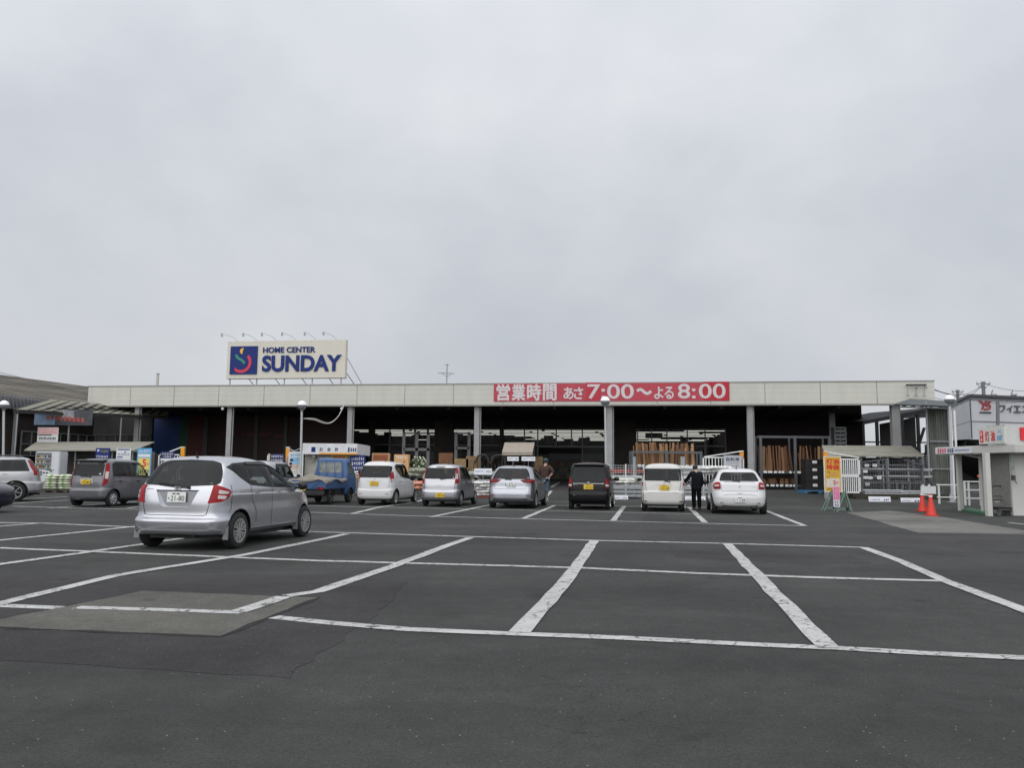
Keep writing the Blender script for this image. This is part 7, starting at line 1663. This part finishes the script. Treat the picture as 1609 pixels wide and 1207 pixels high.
b = MB(); marks(b, pa.x - g.x + w * .2, pa.x - g.x + w * .85, pa.z - g.z + h * .04, pa.z - g.z + h * .14, -.4205, 2, 6); marks(b, pa.x - g.x + w * .2, pa.x - g.x + w * .8, pa.z - g.z + h * .18, pa.z - g.z + h * .30, -.4205, 2, 7); b.build('blurred_marks', NAVY, o)

# cones and their notice board
CONE = M('cone_red_orange', (.62, .035, .018), .45, var=.05)
for i, (q, y, lab) in enumerate(((1450, 804, 'red traffic cone farther from the camera, under the white board'), (1463.5, 811, 'red traffic cone nearer the camera'))):
    t = T('traffic_cone', lab, 'traffic cone', G(q, y), .2 * i, 'red cones by the kerosene booth'); b = MB(); b.lathe([(.155, .03), (.15, .05), (.035, .66), (.03, .70), (.001, .702)], n=22); b.build('cone', CONE, t, smooth=50)
    b = MB(); b.box(-.19, .19, -.19, .19, 0, .032); b.build('base', CONE, t, bevel=.015); b = MB(); b.lathe([(.05, .60), (.055, .61), (.055, .64), (.045, .65)], n=16); b.build('ring', W_, t, smooth=40)
pa, pc = P(1446, 776, 27.3), P(1476, 764.5, 27.0); t = T('notice_panel', 'blank white panel held on the tops of the two cones', 'notice board', Vector((pa.x, 27.25, pa.z)), -.06); b = MB(); w = pc.x - pa.x; h = pc.z - pa.z
b.box(0, w, 0, .012, .0, h); o = b.build('panel', M('blank_panel_white', (.56, .58, .58), .45, var=.06), t); b = MB(); b.box(.05, .10, -.006, .02, h - .01, h + .05); b.box(w * .5, w * .5 + .05, -.006, .02, h - .01, h + .05); b.bar((-.02, .03, -.03), (w * .75, -.0, -.06), .025, .025); b.build('clip', W_, o)

# kerosene booth
kb = T('kerosene_booth', 'white kerosene filling booth with canopy and pillars at the right edge', 'booth', G(1556, 810)); g = kb.location
KW = M('booth_white_paint', (.52, .52, .49), .5, var=.06, scale=1.5)
def KP(q, y, Y): v = P(q, y, Y) - g; return v
YF, YN = 29.8, 26.3
a0, a1 = P(1469, 713, YF + .2), P(1594, 712, YN - .2)
b = MB(); zt0_, zb0_ = P(1469, 702, YF + .2).z, P(1469, 713.5, YF + .2).z; zt1_ = P(1594, 699.5, YN - .2).z; p0 = P(1469, 707, YF + .2); p1 = P(1594, 706, YN - .2); dp = (p1 - p0); dp.z = 0; nrm = Vector((-dp.y, dp.x, 0)).normalized()
ztop, zbot = (zt0_ + zt1_) / 2, (zb0_ + P(1594, 713, YN - .2).z) / 2
q_ = [Vector((v.x, v.y, zbot)) for v in (p0, p1, p1 + nrm * 2.4, p0 + nrm * 2.4)]; b.prism(q_, (0, 0, ztop - zbot)); cnp = b.build('canopy', KW, kb, world=True, bevel=.02)
fr = p0.lerp(p1, .50); b = MB(); b.prism([Vector((v.x, v.y, z)) - nrm * .012 for v, z in ((p0 + dp * .01, zbot + .03), (fr, zbot + .03), (fr, ztop - .03), (p0 + dp * .01, ztop - .03))], nrm * .010); b.build('sign_strip', M('booth_sign_white', (.62, .64, .68), .45), cnp, world=True)
def cpt(u, z, o): v = p0 + dp * u - nrm * o; return Vector((v.x, v.y, z))
for (u0, u1, n, m, zl, zh) in ((.04, .17, 4, RED, .2, .8), (.18, .27, 3, NAVY, .25, .75), (.28, .47, 9, M('grey_ink', (.22, .22, .26), .6), .4, .6)):
    b = MB(); H_ = ztop - zbot
    for i in range(n):
        ua, ub = u0 + (u1 - u0) * i / n, u0 + (u1 - u0) * (i + .78) / n
        for k in range(3): zz = zbot + H_ * (zl + (zh - zl) * (k * .36 + .05)); b.prism([cpt(ua, zz, .016 + .001 * k), cpt(ub, zz, .016 + .001 * k), cpt(ub, zz + H_ * (zh - zl) * .17, .016 + .001 * k), cpt(ua, zz + H_ * (zh - zl) * .17, .016 + .001 * k)], nrm * .004)
        um = (ua + ub) / 2; b.prism([cpt(um - .003, zbot + H_ * zl, .020), cpt(um + .004, zbot + H_ * zl, .020), cpt(um + .004, zbot + H_ * zh, .020), cpt(um - .003, zbot + H_ * zh, .020)], nrm * .004)
    b.build('blurred_marks', m, cnp, world=True)
for (q0, q1, yb3, Y) in ((1506.5, 1513, 803, YF), (1550, 1558, 811, YN + .1)):
    x0_, x1_ = P(q0, 760, Y).x, P(q1, 760, Y).x; gg = gz(x0_, Y); b = MB(); b.box(x0_, x1_, Y, Y + (x1_ - x0_), gg, zbot - .005); b.build('pillar', KW, kb, world=True, bevel=.008)
b = MB(); x0_, x1_ = P(1543, 760, 28.6).x, P(1549, 760, 28.6).x; b.box(x0_, x1_, 28.6, 28.75, 0, zbot - .01); b.build('pillar', KW, kb, world=True)
b = MB(); b.tube([P(1513, 714.5, YF - .3), P(1540, 719.5, 28.2), P(1546, 722, 28.0), Vector((P(1546, 722, 28).x, 28.0, .1))], .03, 8); b.build('drain_pipe', KW, kb, world=True, smooth=50)
b = MB(); b.prism([G(1512, 803.5), G(1552, 810.5), G(1560, 806), G(1525, 801)], (0, 0, .07)); b.build('floor_step', M('green_step', (.035, .13, .06), .7), kb, world=True)
GW = M('booth_shaded_grey', (.20, .20, .18), .7, var=.1)
x0_ = P(1590, 760, 26.9).x; b = MB(); b.box(x0_, x0_ + 5, 26.9, 28.1, 0, P(1600, 699, 26.9).z); b.build('wall', KW, kb, world=True, bevel=.01)
b = MB(); b.box(x0_ - .03, x0_ - .004, 26.98, 28.08, .02, zbot - .01); b.build('side_shade_panel', GW, kb, world=True)  # panel over the white side face; its grey is partly painted-in canopy shade
b = MB(); b.box(x0_ - .05, x0_ + 5, 27.0, 28.05, P(1600, 698.5, 26.9).z + .005, P(1600, 668, 27.2).z); b.build('upper_block', M('booth_upper_white', (.50, .51, .50), .5, var=.06), kb, world=True)
b = MB(); b.box(P(1603.5, 680, 26.96).x, P(1603.5, 680, 26.96).x + 1.2, 26.93, 26.99, P(1604, 692, 26.95).z, P(1604, 672, 26.95).z); b.build('red_sign', RED, kb, world=True)
b = MB(); b.box(P(1589.5, 740, 26.85).x, P(1594.5, 740, 26.85).x, 26.84, 26.89, P(1590, 750, 26.8).z, P(1590, 718, 26.8).z); o = b.build('notice', M('booth_notice', (.36, .40, .34), .5, var=.5, scale=4), kb, world=True)
b = MB(); pk = P(1592.5, 752, 26.8); b.box(pk.x - .03, pk.x + .03, 26.72, 26.89, pk.z - .06, pk.z + .10); b.tube([(pk.x, 26.75, pk.z - .05), (pk.x + .05, 26.72, pk.z - .16), (pk.x + .08, 26.8, pk.z - .12)], .015); b.build('hose_hook', DGREY, kb, world=True)
b = MB(); b.box(P(1543, 760, 31.5).x, P(1548, 760, 31.5).x, 31.5, 31.55, 1.2, 2.2); b.build('side_panel', M('dim_orange_panel', (.28, .10, .05), .6, var=.4, scale=4), kb, world=True)
# sign on top
pa, pc = P(1540.5, 702, 27.6) - nrm * .05, P(1580.5, 699.5, 26.45) - nrm * .05; t = T('roof_sign_board', 'white sign with red kerosene characters on the booth canopy', 'sign', Vector((pa.x, pa.y, ztop)), math.atan2(pc.y - pa.y, pc.x - pa.x))
w = math.hypot(pc.x - pa.x, pc.y - pa.y); h = P(1560, 675, 27.0).z - P(1560, 701, 27.0).z; z0_ = .03; b = MB(); b.box(0, w, 0, .10, z0_, z0_ + h); o = b.build('panel', M('roof_sign_white', (.58, .585, .54), .5), t, bevel=.01)
text('灯', w * .28, w * .43, z0_ + h * .18, z0_ + h * .80, -.004, RED, o, .006, .035); text('油', w * .50, w * .65, z0_ + h * .18, z0_ + h * .80, -.004, RED, o, .006, .035); text('18ℓ', w * .74, w * .93, z0_ + h * .20, z0_ + h * .52, -.004, LBLUE, o, .006, .015)
b = MB(); b.box(w * .06, w * .19, -.006, .001, z0_ + h * .12, z0_ + h * .84); b.build('red_label', RED, o); b = MB(); marks(b, w * .08, w * .17, z0_ + h * .18, z0_ + h * .42, -.0065, 1, 3); marks(b, w * .08, w * .17, z0_ + h * .48, z0_ + h * .78, -.0065, 1, 4); b.build('blurred_marks', W_, o); b = MB(); marks(b, w * .78, w * .90, z0_ + h * .64, z0_ + h * .82, -.0005, 2, 9); b.build('blurred_marks', LBLUE, o)
# trolley and red bin
t = T('platform_trolley', 'dark platform trolley with a black tray inside the kerosene booth', 'trolley', G(1580, 810)); g = t.location
b = MB(); b.box(-.42, .50, -.28, .30, .17, .20); b.build('platform', M('trolley_grey', (.10, .10, .10), .5), t, bevel=.01)
b = MB(); b.box(-.38, .55, -.26, .30, .20, .27); b.build('tray', BLACK, t, bevel=.01)
b = MB(); b.tube([(-.42, .0, .18), (-.42, .0, .90), (-.36, .0, .96), (.05, .26, .96), (.10, .28, .90), (.10, .28, .18)], .018, 8); b.bar((-.42, 0, .62), (.10, .28, .62), .03, .02); b.bar((-.42, 0, .50), (.10, .28, .50), .03, .02); b.build('handle', BLACK, t, smooth=50)
b = MB(); b.bar((-.30, .05, .44), (-.06, .18, .44), .01, .06); b.build('label', LGREY, t)
for x, y in ((-.34, -.2), (.42, -.2), (-.34, .22), (.42, .22)): b = MB(); b.cyl((x, y - .02, .07), (x, y + .02, .07), .07, None, 14); b.box(x - .03, x + .03, y - .03, y + .03, .09, .17); b.build('caster', DGREY, t)
t = T('red_bin', 'tall red metal bin at the right edge beside the trolley', 'bin', G(1612, 806)); hb = P(1605, 751, 26).z - t.location.z; b = MB(); b.box(-.20, .7, -.3, .4, .05, hb); b.box(-.22, .72, -.32, .42, hb, hb + .04); b.build('body', M('bin_red', (.42, .02, .03), .45), t, bevel=.012); b = MB(); b.box(-.15, .6, -.25, .3, 0, .05); b.build('base', DGREY, t)
# white guard rail, orange bits, far guard rail
for lab, q0, q1, yt, Y, n in (('short white guard rail inside the kerosene booth', 1517.5, 1542, 757, 32.5, 2), ('long low white guard rail behind the cones', 1473, 1508, 762, 33.5, 2)):
    a, c = GX(q0, Y), GX(q1, Y); t = T('guard_rail', lab, 'rail', a); w = c.x - a.x; h = P(q0, yt, Y).z - a.z; b = MB()
    for z in ((h, h * .65, h * .30) if n == 2 and q0 > 1500 else (h, h * .35)): b.bar((0, 0, z), (w, 0, z), .05, .05)
    b.build('rail', W_, t); b = MB()
    for x in ((0, w * .25, w) if q0 > 1500 else (w * .1, w)): b.bar((x, .02, 0), (x, .02, h + .03), .06, .06)
    b.build('post', W_, t)
t = T('white_drainpipes', 'pair of white pipes rising behind the booth canopy', 'pipe', GX(1499, 36)); b = MB()
for q in (1496, 1502): b.cyl((P(q, 700, 36).x - t.location.x, 0, 0), (P(q, 700, 36).x - t.location.x, 0, P(q, 645, 36).z - t.location.z), .05, None, 8)
b.build('pipe', W_, t, smooth=50)
t = T('road_barrier_light', 'small orange and red marker behind the booth pillar', 'marker', GX(1540, 36)); b = MB(); b.cyl((0, 0, 0), (0, 0, 1.0), .04, None, 8); b.build('post', DGREY, t); b = MB(); b.blob((0, 0, 1.05), .07, 0, 10, 6); b.build('lamp', M('orange_marker', (.6, .12, .04), .5), t)
# ------------------------------------------------------------------ people
def skinned(verts, edges, radii, name, mat, parent, sub=2):
    me = bpy.data.meshes.new(name); me.from_pydata(verts, edges, []); o = bpy.data.objects.new(name, me); COL.objects.link(o)
    md = o.modifiers.new('s', 'SKIN'); md.use_smooth_shade = True
    for i, r_ in enumerate(radii): me.skin_vertices[0].data[i].radius = r_ if isinstance(r_, tuple) else (r_, r_)
    me.skin_vertices[0].data[0].use_root = True
    ms = o.modifiers.new('u', 'SUBSURF'); ms.levels = ms.render_levels = sub
    dg = bpy.context.evaluated_depsgraph_get(); dg.update(); m2 = bpy.data.meshes.new_from_object(o.evaluated_get(dg)); bpy.data.objects.remove(o); bpy.data.meshes.remove(me)
    bm = bmesh.new(); bm.from_mesh(m2); return bm, m2
def chain(spec):
    """spec: {name: (pos, radius, parent)}"""
    names = list(spec); v = [spec[n][0] for n in names]; r_ = [spec[n][1] for n in names]; e = [(names.index(spec[n][2]), i) for i, n in enumerate(names) if spec[n][2]]
    return v, e, r_
def person(label, loc, rz, H, jac, trou, skin, hair, J, cap=None, cat='person'):
    """J: joint positions for a figure facing +y, in units of metres at height 1.6; scaled to H"""
    k = H / 1.62; t = T('person', label, cat, loc, rz)
    def S(p): return tuple(Vector(p) * k)
    spec = {'pel': (S((0, 0, .86)), (.135 * k, .10 * k), None), 'bel': (S((0, .0, 1.02)), (.130 * k, .10 * k), 'pel'), 'che': (S(J.get('che', (0, .0, 1.22))), (.155 * k, .105 * k), 'bel'), 'nek': (S(J.get('nek', (0, .02, 1.37))), .058 * k, 'che'), 'hed': (S(J.get('hed', (0, .05, 1.46))), .075 * k, 'nek'), 'top': (S(J.get('top', (0, .05, 1.555))), .070 * k, 'hed')}
    for s, n in ((-1, 'l'), (1, 'r')):
        spec['sh' + n] = (S((s * .175, 0, 1.30)), .062 * k, 'che'); spec['el' + n] = (S(J['el' + n]), .046 * k, 'sh' + n); spec['wr' + n] = (S(J['wr' + n]), .030 * k, 'el' + n)
        w = Vector(J['wr' + n]); d = (w - Vector(J['el' + n])).normalized(); spec['pa' + n] = (S(w + d * .06), (.036 * k, .018 * k), 'wr' + n)
        spec['kn' + n] = (S(J['kn' + n]), .062 * k, 'hp' + n); spec['hp' + n] = (S((s * .085, 0, .80)), .088 * k, 'pel'); spec['an' + n] = (S(J['an' + n]), .042 * k, 'kn' + n); spec['to' + n] = (S(Vector(J['an' + n]) + Vector((s * .03, .17, -.045))), (.042 * k, .03 * k), 'an' + n)
    order = ['pel', 'bel', 'che', 'nek', 'hed', 'top'] + [a + n for n in 'lr' for a in ('sh', 'el', 'wr', 'pa')] + [a + n for n in 'lr' for a in ('hp', 'kn', 'an', 'to')]
    spec = {n: spec[n] for n in order}
    thin = {n: (p_, (tuple(q * .78 for q in r_) if isinstance(r_, tuple) else r_ * .8) if n in ('pel', 'bel', 'che', 'shl', 'shr', 'hpl', 'hpr', 'knl', 'knr') else r_, pa_) for n, (p_, r_, pa_) in spec.items()}
    bm, m0 = skinned(*chain(thin), 'body', skin, t)
    # fingers: four of unequal length and a thumb from the side of the palm
    big = bpy.data.meshes.new('body'); allb = bmesh.new(); allb.from_mesh(m0); bm.free()
    for s, n in ((-1, 'l'), (1, 'r')):
        w = Vector(J['wr' + n]); d = (w - Vector(J['el' + n])).normalized(); side = d.cross(Vector((0, 1, 0))); side = side.normalized() if side.length > .1 else Vector((1, 0, 0)); cur = side.cross(d).normalized()
        for i, ln in enumerate((.070, .080, .075, .058)):
            b0 = w + d * .075 + side * (.024 - .016 * i); vs_ = [S(b0), S(b0 + d * ln * .5 + cur * .012), S(b0 + d * ln * .8 + cur * .035)]
            f, m1 = skinned(vs_, [(0, 1), (1, 2)], [.0095 * k, .0085 * k, .007 * k], 'f', skin, t, 1); allb.from_mesh(m1); f.free()
        b0 = w + d * .03 + side * .028; f, m1 = skinned([S(b0), S(b0 + side * .022 + d * .03), S(b0 + side * .026 + d * .055 + cur * .01)], [(0, 1), (1, 2)], [.011 * k, .010 * k, .008 * k], 'f', skin, t, 1); allb.from_mesh(m1); f.free()
    # face: nose, ears
    hx = Vector(J.get('hed', (0, .05, 1.46))); 
    allb.to_mesh(big); allb.free(); big.materials.append(skin); big.polygons.foreach_set('use_smooth', [True] * len(big.polygons)); big.polygons.foreach_set('material_index', [0] * len(big.polygons))
    bo = bpy.data.objects.new('body', big); COL.objects.link(bo); bo.parent = t
    b = MB(); b.blob(S(hx + Vector((0, .085, .03))), .016 * k, 0, 8, 5)
    for s in (-1, 1): b.blob(S(hx + Vector((s * .078, -.0, .03))), .028 * k, 0, 8, 6, sx=(.4, .7, 1))
    b.build('face_features', skin, bo, smooth=60)
    b = MB()
    for s in (-1, 1): b.blob(S(hx + Vector((s * .03, .068, .05))), .011 * k, 0, 6, 5)
    b.build('eyes', INK, bo)
    # clothing: jacket and trousers follow the body
    js = {n: spec[n] for n in ('bel', 'pel', 'che', 'shl', 'ell', 'wrl', 'shr', 'elr', 'wrr')}; ex = 1.2
    def grow(r_, a=.012): return tuple(q * ex + a * k for q in r_) if isinstance(r_, tuple) else r_ * ex + a * k
    par = {'bel': None, 'pel': 'bel', 'che': 'bel', 'shl': 'che', 'ell': 'shl', 'wrl': 'ell', 'shr': 'che', 'elr': 'shr', 'wrr': 'elr'}
    sl = J.get('sleeve', .92)
    q = {n: (js[n][0], grow(js[n][1]), par[n]) for n in js}
    q['che2'] = (S(Vector(J.get('nek', (0, .02, 1.37))) - Vector((0, .01, .05))), .085 * k, 'che')
    q['pel'] = (S((0, 0, .80)), (.165 * k, .13 * k), 'bel')
    for n in 'lr': e_, w_ = Vector(q['el' + n][0]), Vector(q['wr' + n][0]); q['wr' + n] = (tuple(e_.lerp(w_, sl)), grow(.036 * k), 'el' + n)
    bm, m0 = skinned(*chain(q), 'jacket', jac, t); bm.free(); m0.name = 'jacket'; m0.materials.clear(); m0.materials.append(jac); o = bpy.data.objects.new('jacket', m0); COL.objects.link(o); o.parent = bo
    q = {'pel': (spec['pel'][0], (.150 * k, .115 * k), None)}
    for n in 'lr':
        q['hp' + n] = (spec['hp' + n][0], .105 * k, 'pel'); q['kn' + n] = (spec['kn' + n][0], .084 * k, 'hp' + n); a_ = Vector(spec['an' + n][0]); q['an' + n] = (tuple(a_ + Vector((0, .0, .0))), .072 * k, 'kn' + n)
    bm, m0 = skinned(*chain(q), 'trousers', trou, t); bm.free(); m0.name = 'trousers'; m0.materials.clear(); m0.materials.append(trou); o = bpy.data.objects.new('trousers', m0); COL.objects.link(o); o.parent = bo
    for n, s in (('l', -1), ('r', 1)):
        a_ = Vector(J['an' + n]); b = MB(); b.blob(S(a_ + Vector((s * .012, .06, -.03))), .05 * k, 0, 12, 8, sx=(.95 * k, 2.4 * k, .9 * k)); b.box(*sorted((S(a_ + Vector((-.045, 0, 0)))[0], S(a_ + Vector((.05, 0, 0)))[0])), S(a_ + Vector((0, -.06, 0)))[1], S(a_ + Vector((0, .18, 0)))[1], 0, .025 * k); b.build('shoe', J.get('shoe', INK), bo, smooth=50)
    b = MB(); b.blob(S(hx + Vector((0, -.012, .065))), .098 * k, 0, 16, 10, sx=(.92, 1.0, .98)); b.build('hair', hair, bo, smooth=70)
    if cap:
        b = MB(); b.lathe([(.102 * k, .0), (.100 * k, .05 * k), (.075 * k, .09 * k), (.001, .105 * k)], S(hx + Vector((0, .0, .085))), 18); b.prism([S(hx + Vector((-.08, .09, .09))), S(hx + Vector((.08, .09, .09))), S(hx + Vector((.05, .18, .08))), S(hx + Vector((-.05, .18, .08)))], (0, 0, .01 * k)); b.build('cap', cap, bo, smooth=60)
    return t
SKIN = M('skin', (.42, .26, .19), .55, var=.05); HAIR = M('black_hair', (.012, .010, .009), .6, var=.3, scale=30)
DJ = M('black_navy_jacket', (.006, .007, .012), .9, var=.25, scale=6, bump=.2, spec=.2); DT = M('black_trousers', (.005, .005, .006), .9, var=.2, spec=.2)
p = G(1094.5, 802.5)
person('man in black with his back to the camera between two white cars', p, -R(6), 1.60, DJ, DT, SKIN, HAIR,
       dict(ell=(-.29, .08, 1.10), wrl=(-.44, .20, .97), elr=(.205, -.02, 1.04), wrr=(.185, .06, .80), knl=(-.085, .03, .46), anl=(-.085, -.02, .075), knr=(.10, .02, .46), anr=(.105, -.01, .075), hed=(-.02, .085, 1.455), top=(-.02, .10, 1.54), nek=(0, .035, 1.37)))
BR = M('dark_brown_shirt', (.048, .024, .019), .85, var=.2, scale=6); JN = M('blue_jeans', (.055, .085, .12), .8, var=.2, scale=8); CAPM = M('dark_teal_cap', (.02, .05, .06), .7)
p = GX(856.5, 34.2)
person('man in brown shirt, jeans and dark cap beside the middle hatchback', p, -R(25), 1.74, BR, JN, SKIN, HAIR,
       dict(ell=(-.25, .05, 1.05), wrl=(-.20, .22, .92), elr=(.34, .0, 1.10), wrr=(.20, -.04, .93), knl=(-.085, .10, .46), anl=(-.085, .06, .075), knr=(.09, -.02, .46), anr=(.09, -.16, .10), sleeve=.25, shoe=W_), cap=CAPM)
